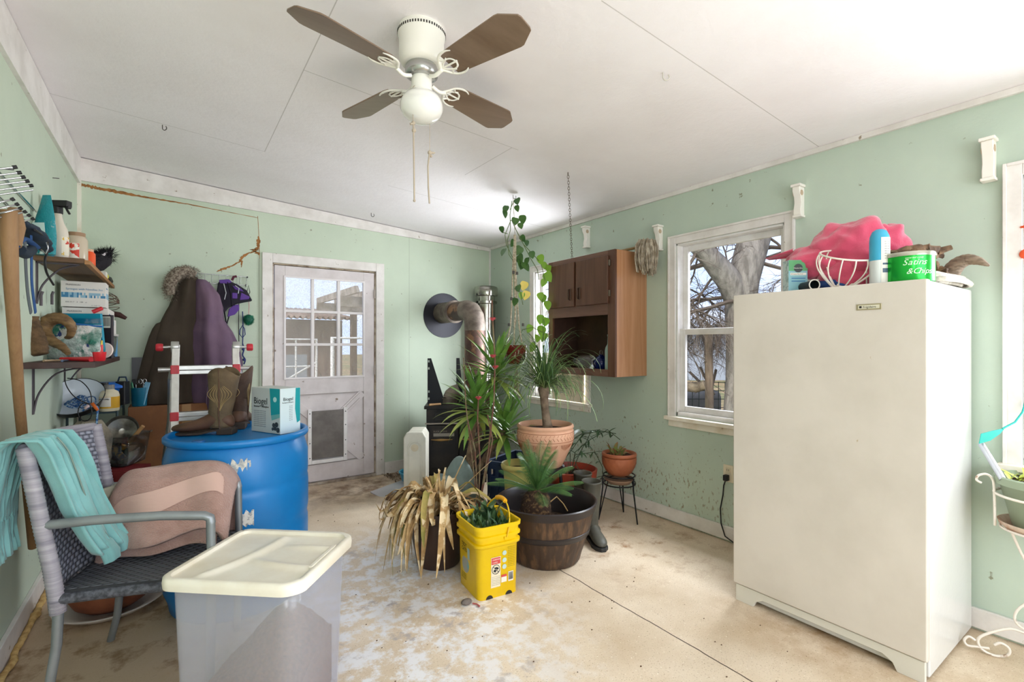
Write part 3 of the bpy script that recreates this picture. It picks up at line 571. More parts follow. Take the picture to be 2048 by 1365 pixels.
mb.prism(o_,.02,Matrix.Translation((X,0,0))@Matrix(((0,0,1,0),(1,0,0,0),(0,1,0,0),(0,0,0,1)))); mb.build('toe_grille',mat('toe_panel','#d8d4c9',.45),fr,True,bevel=.002)
mb=MB()
for y in (fy0+.04,fy1-.04):
    for x in (fx0+.1,fx1-.06): MB().bb(x-.02,x+.02,y-.02,y+.02,0,.014).build('foot',M_dark,fr,True)
nb=MB().bb(fx0-.003,fx0,.765,.855,1.477,1.502).build('badge',mat('badge','#b9ab8b',.3,.7),fr,True,bevel=.001)
MB().bb(fx0-.0045,fx0-.003,.772,.848,1.482,1.497).build('badge_plate',mat('badge_in','#e3dcc8',.3,.3),nb,True)
t=txt('■ Frigidaire',.0125,(fx0-.0046-(fx0+fx1)/2,.845-(fy0+fy1)/2,1.485),(PI/2,0,-PI/2),mat('ink','#2a2622',.5),nb); 
# ---------------- wall cabinet ----------------
M_cab=wood('cabinet_wood','#6b4a38','#4c3023',5,2,.42,10); M_cabh=wood('cabinet_rail','#7a594a','#5a3c2f',5,1,.42,12); M_cabs=wood('cabinet_side_sheen','#c29270','#a97852',5,2,.2,14)  # cabinet side: reflective highlight put into a paler wood colour
cx0,cx1,cy0,cy1,cz0,cz1=2.718,3.078,2.535,3.32,1.085,2.05
cb=thing('wall_cabinet','brown wooden wall cabinet with two doors over an open shelf','cabinet',(cx1,(cy0+cy1)/2,cz0))
M_cin=mat('cab_back','#4a3126',.6,var=('#39251c',3,.4,.6))
MB().bb(cx0+.02,cx1,cy0,cy0+.018,cz0,cz1).build('side_panel',M_cabs,cb,True,bevel=.001)
MB().bb(cx0+.02,cx1-.028,cy1-.018,cy1,cz0,cz1).build('side_panel',M_cin,cb,True,bevel=.001)
for z in (cz0+.02,1.585,cz1-.02): MB().bb(cx0+.02,cx1-.028,cy0+.018,cy1-.018,z,z+.02).build('shelf_board',M_cabh,cb,True)
MB().bb(cx1-.04,cx1-.028,cy0+.018,cy1-.018,cz0,cz1).build('back_panel',M_cin,cb,True)
for s_ in ((cy0,cy0+.075),(cy1-.055,cy1)): MB().bb(cx0,cx0+.02,s_[0],s_[1],cz0,cz1).build('face_stile',M_cab,cb,True,bevel=.0015)
for z in ((cz0,cz0+.055),(1.56,1.685),(cz1-.035,cz1)): MB().bb(cx0,cx0+.02,cy0+.075,cy1-.055,z[0],z[1]).build('face_rail',M_cabh,cb,True,bevel=.001)
MB().bb(cx0,cx0+.02,2.935,2.985,1.685,cz1-.035).build('face_stile',M_cab,cb,True)
for (a,b,hy) in ((2.595,2.945,2.905),(2.975,3.30,3.015)):
    dr=MB().bb(cx0-.02,cx0-.001,a,b,1.645,2.012).build('cabinet_door',M_cab,cb,True,bevel=.004)
    mb=MB().tube([(cx0-.02,hy,1.70),(cx0-.04,hy,1.705),(cx0-.04,hy,1.785),(cx0-.02,hy,1.79)],.005,8); mb.tube([(cx0-.024,hy-.012,1.70),(cx0-.024,hy+.012,1.70),(cx0-.024,hy+.012,1.79),(cx0-.024,hy-.012,1.79)],.004,6,closed=True); mb.build('door_handle',mat('brown_metal','#4d3a2e',.35,.6),dr,True)
    hy2=a if a<2.8 else b
    for z in (1.70,1.93): MB().bb(cx0-.012,cx0-.001,hy2-.018 if a<2.8 else hy2,hy2 if a<2.8 else hy2+.018,z,z+.045).build('hinge',mat('hinge_steel','#84786a',.3,.8),dr,True)
# bottles on the cabinet's open shelf
gb=mat('blue_glass','#1d2f7a',.05,trans=.75,ior=1.4); gc=mat('clear_glass_green','#c9e0d4',.08,trans=.5,ior=1.35); gcl=mat('clear_glass','#e6e8e6',.04,trans=.92,ior=1.3)
zb=cz0+.058
b1=thing('ring_bottle','round cobalt blue glass flask with a ring stopper in the cabinet','bottle',(2.80,2.76,zb-.018))
MB().lathe([(.0001,0),(.035,.001),(.055,.02),(.063,.05),(.060,.075),(.045,.10),(.02,.118),(.016,.125),(.0001,.126)],n=28).build('flask_body',gb,b1)
MB().tube([(.0+.016*math.cos(t),0,.143+.016*math.sin(t)) for t in [2*PI*i/16 for i in range(16)]],.004,6,closed=True).build('stopper_ring',gcl,b1)
b2=MB().lathe([(.0001,0),(.032,0),(.033,.004),(.033,.16),(.028,.185),(.014,.21),(.012,.27),(.015,.272),(.015,.285),(.010,.285)],n=24).build('tall_bottle',gc); b2.location=(2.78,2.655,zb-.018); tag(b2,'slim clear green glass bottle standing at the right end of the open cabinet shelf','bottle')
b3=MB().lathe([(.0001,0),(.05,0),(.058,.012),(.06,.15),(.045,.175),(.03,.185),(.03,.2),(.036,.202),(.036,.215),(.0001,.215)],n=24).build('glass_jar',gcl); b3.location=(2.82,2.86,zb-.018+.06); b3.rotation_euler=(-PI/2,0,0); tag(b3,'clear glass jar lying on its side in the cabinet beside the blue flask','jar')
b4=MB().sph((0,0,.04),(.07,.05,.04),16,9).build('seed_pod',mat('pod','#4a382b',.8,var=('#2b2019',20,.4,.6),bump=(40,.8,.01))); b4.location=(2.96,2.80,zb-.018); tag(b4,'dark brown dried pod lying behind the bottles in the cabinet','pod')
# chain from the ceiling to the cabinet top
A_=V(2.262,2.549,zc(2.262)); B_=V(2.725,3.02,2.052)
mb=MB(); n=34; dv=(B_-A_); dn=dv.normalized(); sd=dn.cross(V(0,0,1)).normalized(); s2_=dn.cross(sd)
for i in range(n):
    c=A_+dv*((i+.5)/n); w=sd if i%2 else s2_; L_=dv.length/n
    mb.tube([c+dn*math.cos(t)*L_*.66+w*math.sin(t)*.007 for t in [2*PI*j/10 for j in range(10)]],.0016,5,closed=True)
mb.tube([A_+V(0,0,.0),A_-V(0,0,.02)],.003,6)
tag(mb.build('hanging_chain',mat('chain','#6b5a4b',.5,.7)),'thin brown chain running from the ceiling down to the wall cabinet','chain')
# curtain rod brackets
M_brk=mat('bracket_white','#f0ebe2',.4,spots=[('#c9ab86',14,.64,.74)])
def bracket(y,z,lab,ztop=None):
    r=thing('rod_bracket',lab,'bracket',(XR,y,z),0,'white scrolled curtain rod brackets')
    out=[(0,0),(-.045,.0),(-.05,.03),(-.038,.07),(-.045,.11),(-.062,.14),(-.062,.165),(0,.165)]
    Mx=Matrix(((1,0,0,0),(0,0,1,0),(0,1,0,0),(0,0,0,1)))
    MB().prism(out,.042,Mx).build('bracket_body',M_brk,r,bevel=.004)
    MB().bb(-.07,0,-.028,.028,.165,.18).build('bracket_cap',M_brk,r,bevel=.003); MB().bb(-.052,0,-.026,.026,-.014,0).build('bracket_base',M_brk,r,bevel=.003)
    mb=MB().tube([(-.036,-.0225,.13),(-.036,.0225,.13)],.0165,16); mb.build('rod_hole',mat('hole_tan','#c3ab90',.6),r)
bracket(3.19,2.215,'white curtain rod bracket showing above the wall cabinet')
bracket(2.40,2.065,'white curtain rod bracket behind the mop head')
bracket(1.385,2.10,'white curtain rod bracket at the top right corner of the middle window')
bracket(.565,2.09,'white curtain rod bracket at the top left corner of the front window')
# mop
mp_=thing('string_mop','grey string mop lying on the cabinet with its head hanging down','mop',(2.93,2.42,2.065))
MB().tube([(0,-.02,.015),(-.0,.30,.012),(-.04,.75,.012)],.011,8).build('mop_handle',wood('mop_stick','#a98b62','#86683f',8,1,.5,6),mp_)
mb=MB(); r=random.Random(5)
for i in range(240):
    a=r.uniform(0,2*PI); rr=r.uniform(.03,.085); L=r.uniform(.13,.24); top=V(r.uniform(-.03,.03),r.uniform(-.04,.02),.035+r.uniform(-.01,.015))
    pts=[top+V(math.cos(a)*rr*.5,math.sin(a)*rr*.35,.012),top+V(math.cos(a)*rr,math.sin(a)*rr*.6,-.04),top+V(math.cos(a)*rr*1.08,math.sin(a)*rr*.65,-L*.6),top+V(math.cos(a)*rr*.85,math.sin(a)*rr*.55,-L)]
    mb.tube(pts,[.0042,.0046,.0046,.004],5)
mb.build('mop_yarn',mat('yarn','#b9ad9a',.95,var=('#8a7c69',25,.4,.6)),mp_)
# outlet with plug and cord
ol=thing('wall_outlet','almond wall outlet with a black plug to the left of the freezer','outlet',(XR,1.845,.46))
MB().bb(-.006,0,-.036,.036,-.058,.058).build('cover_plate',mat('almond','#e6d9bf',.4),ol,bevel=.003)
MB().bb(-.009,-.006,-.017,.017,.008,.040).build('socket',mat('almond2','#ddd0b4',.4),ol,bevel=.002)
mb=MB(); mb.bb(-.0095,-.009,-.008,-.005,.018,.032); mb.bb(-.0095,-.009,.005,.008,.018,.032); mb.build('slot',M_dark,ol)
pc=thing('power_cord','black plug and cord running down the wall from the outlet','cord',(XR-.012,1.845,.435))
MB().bb(-.035,0,-.016,.016,-.02,.02).build('plug',M_black,pc,bevel=.006)
MB().tube([(-.02,0,-.01),(-.028,.01,-.05),(-.022,.02,-.12),(-.012,.045,-.22),(-.012,.04,-.32),(-.03,.0,-.39),(-.035,-.1,-.424),(-.04,-.3,-.43)],.0045,8).build('cord',M_black,pc)
# ---------------- blue drum with boots and glove box ----------------
bx,by=.295,2.965
dm=thing('plastic_drum','big blue plastic drum standing behind the wicker chair','drum',(bx,by,0))
M_blue=mat('drum_blue','#0b79c0',.34,var=('#096cb0',2,.4,.7),bump=(5,.15,.01),spots=[('#20344a',7,.71,.8)])
K_=1.17
pr=[(.0001,.0),(.25,.0),(.265,.012),(.272,.06),(.287,.11),(.289,.36),(.288,.40),(.284,.42),(.287,.44),(.290,.47),(.290,.60),(.289,.625),(.285,.64),(.288,.655),(.289,.68),(.288,.78),(.272,.845),(.268,.857),(.283,.862),(.290,.872),(.290,.892),(.283,.9),(.272,.898),(.268,.885),(.265,.872),(.0001,.872)]
pr=[(r*K_,z*.97) for r,z in pr]
MB().lathe(pr,n=64).build('drum_body',M_blue,dm)
MB().lathe([(.0001,.862),(.028,.862),(.03,.856),(.03,.846)],(-.19,-.14,0),20).build('bung_cap',mat('bung','#0d5f9e',.4),dm)
def curvedec(mbx,a0,z0,w,h,r,seed,k=9,jag=.35):
    q=random.Random(seed); top=[];bot=[]
    for i in range(k+1):
        a=a0+(i/k-.5)*w/r; j1=q.uniform(-jag,jag)*h*.5; j2=q.uniform(-jag,jag)*h*.5
        top.append((r*math.cos(a),r*math.sin(a),z0+h/2+j1)); bot.append((r*math.cos(a),r*math.sin(a),z0-h/2+j2))
    n=k+1; mbx.add(bot+top,[(i,i+1,n+i+1,n+i) for i in range(k)])
ca=math.atan2(-by,-bx)
mb=MB(); curvedec(mb,ca-.03,.755,.085,.04,.3372,4,12,.9); curvedec(mb,ca+.12,.77,.012,.012,.3372,6,4); curvedec(mb,ca+.13,.755,.008,.02,.3372,7,3)
mb.build('label_remnant',mat('paper_torn','#d9d6cc',.8,var=('#9aa0a4',60,.4,.6)),dm,ang=10)
mb=MB(); curvedec(mb,ca+.09,.50,.06,.065,.341,9,7,.35); mb.build('sticker',mat('sticker','#dcdbd6',.6,var=('#8f9297',50,.5,.6)),dm,ang=10)
# cowboy boots (toe along +X of the local frame)
M_b1=mat('boot_shaft','#6a5840',.75,var=('#4a3b2a',9,.35,.7),bump=(28,.8,.006)); M_b2=mat('boot_foot','#5d4030',.6,var=('#46301f',10,.4,.7),bump=(60,.3,.003)); M_sole=mat('boot_sole','#3a2f27',.8)
def boot(label,loc,rz,hue=None,sc_=1.12):
    b=thing('cowboy_boot',label,'boot',loc,rz,'cowboy boots on the blue drum'); b.scale=(sc_,)*3
    rings=[]
    spec=[(.033,.0,.050,.036),(.05,-.002,.048,.036),(.08,-.002,.046,.034),(.105,.002,.05,.036),(.13,-.002,.052,.038),(.16,-.008,.054,.042),(.20,-.012,.058,.047),(.24,-.014,.063,.053),(.275,-.016,.067,.058)]
    for z,x,rx,ry in spec: rings.append(ring((x,0,z),rx,ry,28,rip=(3,.02,z*30)))
    top=[]
    for j in range(28):
        a=2*PI*j/28; c_=math.cos(2*a); top.append(Vector((-.017+.069*math.cos(a),.060*math.sin(a),.30+.022*-c_ )))
    rings.append(top)
    s_=MB().loft(rings,caps=False).build('boot_shaft',M_b1 if not hue else hue,b,solid=.004)
    rings=[]
    for x,z0,z1,hw in ((-.062,.035,.07,.012),(-.052,.03,.095,.030),(-.02,.028,.115,.036),(.02,.027,.115,.037),(.055,.022,.098,.038),(.09,.013,.078,.042),(.13,.010,.064,.046),(.17,.012,.056,.042),(.20,.016,.048,.030),(.215,.02,.040,.014)):
        rings.append([Vector((x,hw*math.cos(t),(z0+z1)/2+(z1-z0)/2*math.sin(t)*(1 if math.sin(t)>0 else .9))) for t in [2*PI*j/20 for j in range(20)]])
    MB().loft(rings).build('boot_vamp',M_b2,b,sub=1)
    out=[(-.066,-.02),(-.05,-.034),(-.01,-.036),(.03,-.034),(.08,-.042),(.13,-.050),(.17,-.047),(.205,-.032),(.222,-.012),(.222,.012),(.205,.032),(.17,.047),(.13,.050),(.08,.042),(.03,.034),(-.01,.036),(-.05,.034),(-.066,.02)]
    mb=MB(); n=len(out); zf=lambda x: .004 if x>.08 else .004+(.08-x)*.20 if x>-.04 else .028
    vs=[(x,y,zf(x)) for x,y in out]+[(x,y,zf(x)+.009) for x,y in out]; mb.add(vs,[tuple(range(n))[::-1],tuple(range(n,2*n))]+[(i,(i+1)%n,n+(i+1)%n,n+i) for i in range(n)])
    so=mb.build('boot_sole',M_sole,b)
    MB().box((-.03,0,.0145),(.07,.066,.029),taper=1.06).build('boot_heel',M_sole,b,bevel=.004)
    mb=MB()
    for s2 in (-1,1): mb.tube([(-.012,s2*.036,.03),(-.008,s2*.04,.1),(-.012,s2*.045,.16),(-.016,s2*.055,.24),(-.017,s2*.061,.315)],.003,6)
    mb.build('pull_strap',M_b2,b)
    mb=MB()
    for s2 in (-1,1):
        for k_ in range(4):
            w_=.010+.010*k_
            for sg in (-1,1): mb.tube(sm([(-.014+sg*w_*math.sin(PI*t)*(1-.35*math.sin(3*PI*t)),s2*(.0372+.0195*max(0,(z_-.10))/.175-.12*(w_*math.sin(PI*t))**2/.05),z_) for t,z_ in [(i/10,.115+i*.0155-k_*.003+.004*k_) for i in range(11)]],3),.0012,4)
    mb.build('shaft_stitching',mat('stitch_tan','#9b8358',.8),b)
    return b
# toe points left of the picture
ang=math.atan2(-Rr[1],-Rr[0])
p1=P(441,862,2.62); p2=P(480,850,2.82)
boot('brown suede cowboy boot nearest on the drum, its pointed toe to the left',(p1.x,p1.y,.848),ang+R_(8))
boot('darker brown cowboy boot standing upright behind the nearer boot',(p2.x,p2.y,.848),ang+R_(-70),mat('boot_shaft_dark','#50382a',.7,var=('#33241a',9,.35,.7),bump=(28,.8,.006)))
# glove box
gb_=thing('glove_box','white and teal surgical glove carton on the blue drum','box',(.40,2.56,.848),R_(0))
M_card=mat('card_white','#e4e6e3',.6); M_teal=mat('teal_print','#0f9aa2',.5); M_ink=mat('ink_black','#1c1f22',.6); M_grey=mat('print_grey','#8b9094',.6); M_silver=mat('print_silver','#b5bab8',.5)
# near corner, left face and right face
c0=P(560,864,2.60); cL=P(495,850,2.74)
lf=V(cL.x-c0.x,cL.y-c0.y,0); lf=lf.normalized(); rt=V(-lf.y,lf.x,0); 
if rt.dot(V(Rr[0],Rr[1],0))<0: rt=-rt
LW,RW,BH=.25,.125,.245
ang_l=math.atan2(lf.y,lf.x)
gb_.location=(c0.x,c0.y,.848); gb_.rotation_euler=(0,0,ang_l-PI)   # local: left face runs from (0,0) to (-LW,0); box extends +y
MB().bb(-LW,0,0,RW,0,BH).build('carton',mat('card_silver','#c3c8c5',.5),gb_,bevel=.002)
mb=MB(); e=.0006
MB().bb(-.075,-.001,-e,0,.001,BH-.001).build('teal_panel',M_teal,gb_) if False else None
mb=MB(); mb.add([(-.088,-e,BH-.001),(-.001,-e,BH-.001),(-.001,-e,BH*.45),(-.076,-e,BH*.40),(-.082,-e,BH*.7)],[(0,4,3,2,1)]); mb.build('teal_panel',M_teal,gb_,flat=True)
mb=MB(); mb.add([(-.076,-e,BH*.40),(-.001,-e,BH*.45),(-.001,-e,.09),(-.07,-e,.07)],[(0,3,2,1)]); mb.build('fade_panel',mat('teal_fade','#6fb3b1',.5),gb_,flat=True)
MB().bb(0,e,.001,RW-.001,.001,BH-.001).build('side_print',mat('pale_blue_print','#d5e6ea',.5),gb_,flat=True)
mb=MB(); mb.add([(2*e,RW-.030,BH-.002),(2*e,RW-.002,BH-.002),(2*e,RW-.002,.06),(2*e,RW-.022,.05),(2*e,RW-.034,.13)],[(0,4,3,2,1)]); mb.build('teal_panel',M_teal,gb_,flat=True)
txt('Biogel',.05,(-.228,-.0012,.155),(PI/2,0,0),M_ink,gb_); txt('Skinsense™ Underglove',.0135,(-.228,-.0012,.137),(PI/2,0,0),M_ink,gb_); 
for i in range(9): txt('surgical underglove powder-free sterile',.0068,(-.228,-.0012,.115-i*.0105),(PI/2,0,0),M_grey,gb_)
txt('Biogel',.025,(.0018,.018,.178),(PI/2,0,PI/2),M_ink,gb_); txt('Puzzlegoal Underglove',.0075,(.0018,.012,.165),(PI/2,0,PI/2),M_ink,gb_)
for i in range(9): txt('size  50',.0062,(.0018,.055,.145-i*.0095),(PI/2,0,PI/2),M_grey,gb_)
mb=MB()
for x,z,r in ((-.052,.046,.012),(-.028,.05,.014),(-.06,.025,.009),(-.04,.028,.011),(-.016,.022,.014)): mb.lathe([(.0001,0),(r,.0),(r,.0015),(.0001,.0015)],(x,-.0005,z),18,rot=Matrix.Rotation(PI/2,4,'X').to_3x3())
mb.build('dot_print',mat('dots','#3a4044',.3),gb_); 
MB().lathe([(.0001,0),(.014,.0),(.014,.001),(.0001,.001)],(-.042,-.0006,.185),20,rot=Matrix.Rotation(PI/2,4,'X').to_3x3()).build('logo_print',mat('logo_pale','#bfe6e3',.5),gb_)
# ---------------- wicker chair ----------------
M_alu=mat('chair_tube','#8f9497',.38,.5,var=('#7c8184',6,.4,.7))
def weave(name,h1,h2,sc):
    m=mat(name,h1,.55); t=m.node_tree; b=t.nodes['Principled BSDF']; N=t.nodes.new; L=t.links.new
    uv=N('ShaderNodeUVMap'); uv.uv_map='UVMap'; sp=N('ShaderNodeSeparateXYZ'); L(uv.outputs[0],sp.inputs[0])
    def mt(op,a,b_=None):
        x=N('ShaderNodeMath'); x.operation=op
        if hasattr(a,'links'): L(a,x.inputs[0])
        else: x.inputs[0].default_value=a
        if b_ is not None:
            if hasattr(b_,'links'): L(b_,x.inputs[1])
            else: x.inputs[1].default_value=b_
        return x.outputs[0]
    row=mt('FLOOR',mt('MULTIPLY',sp.outputs[1],sc)); ph=mt('MULTIPLY',row,.5)
    ux=mt('ADD',mt('MULTIPLY',sp.outputs[0],sc*.5),ph)
    sx_=mt('ABSOLUTE',mt('SINE',mt('MULTIPLY',ux,PI))); sy=mt('ABSOLUTE',mt('SINE',mt('MULTIPLY',sp.outputs[1],sc*PI)))
    h=mt('MULTIPLY',mt('POWER',sx_,.7),mt('POWER',sy,.6))
    x=N('ShaderNodeMix'); x.data_type='RGBA'; x.inputs[6].default_value=lin(h2); x.inputs[7].default_value=lin(h1); L(h,x.inputs[0]); L(x.outputs[2],b.inputs['Base Color'])
    bp=N('ShaderNodeBump'); bp.inputs['Strength'].default_value=1; bp.inputs['Distance'].default_value=.006; L(h,bp.inputs['Height']); L(bp.outputs[0],b.inputs['Normal']); return m
def uvgrid(o,nu,nv,su,sv):
    me=o.data; uv=me.uv_layers.new(name='UVMap')
    for l in me.loops:
        i=l.vertex_index; 
        if i<nu*nv: a,b=divmod(i,nv); uv.data[l.index].uv=(a/(nu-1)*su,b/(nv-1)*sv)
M_wv=weave('wicker_back','#a3a6b4','#4d4f5c',55); M_wv2=weave('wicker_seat','#6d7078','#25262b',55)
CP=V(-.32,2.253,0); ea=math.atan2(-.28,.96)
ch=thing('wicker_armchair','grey woven resin armchair beside the left wall','chair',(CP.x,CP.y,0),ea)
CWd=.48  # local x forward, y to the far side
def backpt(s,t): # s 0..1 across, t 0..1 up
    x=-.075*t**1.15-.02-.035*math.sin(PI*s); return V(x,s*CWd,.455+.515*t+.012*math.sin(PI*s))
o=MB().grid(lambda u,v: backpt(u,v)-V(0,0,.03*(1-v)),30,30).build('backrest',M_wv,ch,solid=.016); uvgrid(o,30,30,.52,.55)
o=MB().grid(lambda u,v: V(-.02+u*.48,.0+v*CWd,.475-.02*u*u-.018*math.sin(PI*v)),30,30).build('seat',M_wv2,ch,solid=.022); uvgrid(o,30,30,.5,.52)
M_wrap=mat('wicker_wrap','#a9a4ab',.5,var=('#7a7681',40,.35,.65),bump=(1,0),stretch=(.05,.05,1))
for y,n_ in ((0,'near'),(CWd,'far')):
    pts=[(-.092,y,.985),(-.068,y,.85),(-.045,y,.71),(-.02,y,.57),(-.005,y,.46),(-.0,y,.41)]
    mb=MB(); k=110; P2=[]
    for i in range(k+1):
        t=i/k*(len(pts)-1); a=int(min(t,len(pts)-2)); f=t-a; P2.append(tuple(pts[a][j]*(1-f)+pts[a+1][j]*f for j in range(3)))
    mb.tube(P2,[.022+.0022*(i%2) for i in range(k+1)],12); mb.build('back_post',M_wrap,ch,ang=80)
    MB().tube([(0,y,.42),(-.005,y+(0 if y==0 else .02),.30),(-.03,y+(0 if y==0 else .05),.13),(-.07,y+(.0 if y==0 else .09),.0)],[.0155,.015,.0145,.014],12).build('leg',M_alu,ch)
    MB().tube([(.455,y,.67),(.458,y,.48),(.455,y,.2),(.45,y,.0)],.0155,12).build('leg',M_alu,ch)
    MB().tube([(-.045,y,.715),(.1,y,.717),(.3,y,.71),(.435,y,.695),(.453,y,.685),(.456,y,.665)],[.0165]*6,12).build('armrest',M_alu,ch)
mb=MB(); k=60
mb.tube([tuple(backpt(i/k,1)+V(0,0,.008)) for i in range(k+1)],[.016+.002*(i%2) for i in range(k+1)],10); mb.build('back_rail',M_wrap,ch,ang=80)
mb=MB(); mb.tube([(.46,.0+CWd*i/40,.445-.018*math.sin(PI*i/40)) for i in range(41)],.018,10); mb.tube([(-.0+.46*i/40,.0,.458-.012*(i/40)**2) for i in range(41)],.019,10); mb.tube([(-.0+.46*i/40,CWd,.458-.012*(i/40)**2) for i in range(41)],.019,10); mb.build('seat_frame',mat('wicker_rim','#5b5d66',.5,var=('#33343b',60,.4,.6)),ch)
# teal sweatshirt over the back
M_hood=mat('hoodie_teal','#82b6b5',.9,var=('#72a6a6',6,.4,.7),bump=(220,.4,.002),sheen=.3)
def chw(x,y,z): return Matrix.Translation(CP)@Matrix.Rotation(ea,4,'Z')@V(x,y,z)
hd=thing('sweatshirt','teal zip sweatshirt draped over the near corner of the chair back','sweatshirt',tuple(CP),ea)
path=[(-.165,.56),(-.18,.66),(-.18,.78),(-.16,.90),(-.14,.985),(-.11,1.015),(-.07,1.008),(-.045,.95),(-.02,.85),(.0,.74),(.035,.64),(.07,.56)]
def pathp(t):
    q=t*(len(path)-1); a=int(min(q,len(path)-2)); f=q-a; f=f*f*(3-2*f) if False else f
    return path[a][0]*(1-f)+path[a+1][0]*f, path[a][1]*(1-f)+path[a+1][1]*f
def hood(u,v):
    x,z=pathp(v)
    w=.235-.04*abs(v-.45)*2
    y0=-.055+ (v>.5)*(v-.5)*.28; 
    y=y0+u*w
    dn=.016*math.sin(u*26+v*3)+.010*math.sin(u*47+2*v)+.01*nzv((u*4,v*5,3))
    if v<.45: x=x-abs(dn)*.9-.005; 
    else: x=x+dn+.012; z=z+(.03*math.sin(u*9)*(v-.5))
    if v<.12: z+=.05*u
    if v>.9: z-= .045*math.sin(u*PI)**2*0
    return V(max(x,-.19),y,z)
o=MB().grid(hood,60,60).build('hoodie_body',M_hood,hd,solid=.008)
for (y,zb_,sw) in ((.125,.45,0),(.20,.455,.03)):
    rings=[]
    for i,(x,z,r) in enumerate(((-.05,.93,.045),(-.015,.82,.048),(.02,.71,.045),(.05,.62,.043),(.065,.59,.033),(.07,.585,.036),(.09,.545,.038),(.095,.515,.034))):
        rings.append(ring((x,y+i*.004+sw*i/8,z),r*.72,r,24,ux=V(.75,0,.5) if i<5 else V(.9,0,.3),rip=(5,.10,i*.9)))
    MB().loft(rings).build('sleeve',M_hood,hd)
MB().tube([hood(.45,.55+.4*i/20)+V(.014,0,0) for i in range(21)],.003,6).build('zipper',mat('zip','#7d8f86',.5,.3),hd)
# pink towel over the far arm
M_tow=mat('towel_pink','#c79b8d',.95,var=('#b58878',14,.4,.65),bump=(150,1,.012),sheen=.5)
tw=thing('bath_towel','dusty pink towel folded over the far arm of the wicker chair','towel',tuple(CP),ea)
def tow(u,v,lay=0):
    x=-.005+u*.46
    arc=[(.25,.515),(.285,.58),(.335,.68),(.375,.755),(.43,.795),(.475,.79),(.50,.74),(.505,.64),(.50,.50)]
    q=v*(len(arc)-1); a=int(min(q,len(arc)-2)); f=q-a; y=arc[a][0]*(1-f)+arc[a+1][0]*f; z=arc[a][1]*(1-f)+arc[a+1][1]*f
    k=max(0,1-v/.45)
    z+=k*(.085*u*u-.012*math.sin(u*PI*2.2))+.008*math.sin(u*7+v*4)-.01*lay-.10*(2*abs(u-.5))**6
    y+=.016*math.sin(u*11+v*5)+.020*nzv((u*3,v*3,lay))+.022*lay-.022*math.sin(PI*u)*k
    return V(x,y,z)
MB().grid(lambda u,v: tow(u,v,0),70,70).build('towel_fold',M_tow,tw,solid=.02,ang=80)
MB().grid(lambda u,v: tow(.03+u*.90,v*.5,1)+V(-.01,.004,-.055*(1-v)*u-.012),40,30).build('under_fold',M_tow,tw,solid=.014,ang=80)
def band(u,v): p=tow(.02+u*.96,.13+.13*v+.13*u,0); q=tow(.02+u*.96,.13+.13*v+.13*u+.01,0); n_=(q-p).cross(V(1,0,0)); n_=n_.normalized(); n_=n_ if n_.y<0 else -n_; return p+n_*.0135
MB().grid(band,50,12).build('woven_band',mat('towel_band','#c9a79b',.8,bump=(60,.8,.003),stretch=(.1,1,1)),tw,ang=80)
MB().grid(lambda u,v: V(-.015+.010*math.sin(v*9),.29+.17*v,.50+.23*u),20,20).build('back_flap',mat('flap_sage','#a7a694',.9,bump=(260,1,.004)),tw,solid=.012)
# ---------------- storage bin ----------------
M_lid=mat('lid_cream','#ece6d8',.35,var=('#dfd5c1',5,.4,.7),spots=[('#8f7a5c',30,.72,.76)])
M_bin=glassmat('bin_plastic','#f2f3f6',.10,.38,'#d9dbe4',1.2)
def binmat():
    m=bpy.data.materials.new('bin_frosted'); m.use_nodes=True; t=m.node_tree; t.nodes.clear(); N=t.nodes.new; L=t.links.new
    o=N('ShaderNodeOutputMaterial'); tr=N('ShaderNodeBsdfTransparent'); tr.inputs[0].default_value=(.93,.94,.98,1); df=N('ShaderNodeBsdfDiffuse'); df.inputs[0].default_value=(.93,.93,.97,1)
    tl=N('ShaderNodeBsdfTranslucent'); tl.inputs[0].default_value=(.92,.93,.97,1); a=N('ShaderNodeMixShader'); a.inputs[0].default_value=.5; L(df.outputs[0],a.inputs[1]); L(tl.outputs[0],a.inputs[2])
    b=N('ShaderNodeMixShader'); b.inputs[0].default_value=.25; L(tr.outputs[0],b.inputs[1]); L(a.outputs[0],b.inputs[2])
    gl=N('ShaderNodeBsdfGlossy'); gl.inputs['Roughness'].default_value=.25; c=N('ShaderNodeMixShader'); c.inputs[0].default_value=.05; L(b.outputs[0],c.inputs[1]); L(gl.outputs[0],c.inputs[2]); L(c.outputs[0],o.inputs[0]); return m
M_bin=binmat()
bn_=thing('storage_bin','large clear plastic storage bin with a cream lid in the left foreground','storage bin',(.272,1.938,0),R_(-40.5))
def rrect(w,d,r,z,n=8,bulge=0,c=(0,0)):
    out=[]
    for (sx_,sy_,a0) in ((1,1,0),(-1,1,PI/2),(-1,-1,PI),(1,-1,3*PI/2)):
        for i in range(n+1):
            a=a0+i/n*PI/2; out.append(Vector((sx_*(w/2-r)+r*math.cos(a)+c[0],sy_*(d/2-r)+r*math.sin(a)+c[1],z)))
    if bulge:
        for p in out:
            if p.x>0: p.x+=bulge*(1-(2*p.y/d)**2)*min(1,p.x/(w/2))
    return out
rings=[]
for z,k in ((.02,.86),(.03,.87),(.25,.90),(.45,.93),(.555,.945)): rings.append(rrect(.445*k,.415*k,.05,z,6,.03))
MB().loft(rings,caps=False).add([tuple(p) for p in rings[0]],[tuple(range(len(rings[0])))]).build('bin_body',M_bin,bn_,solid=.0025)
mb=MB()
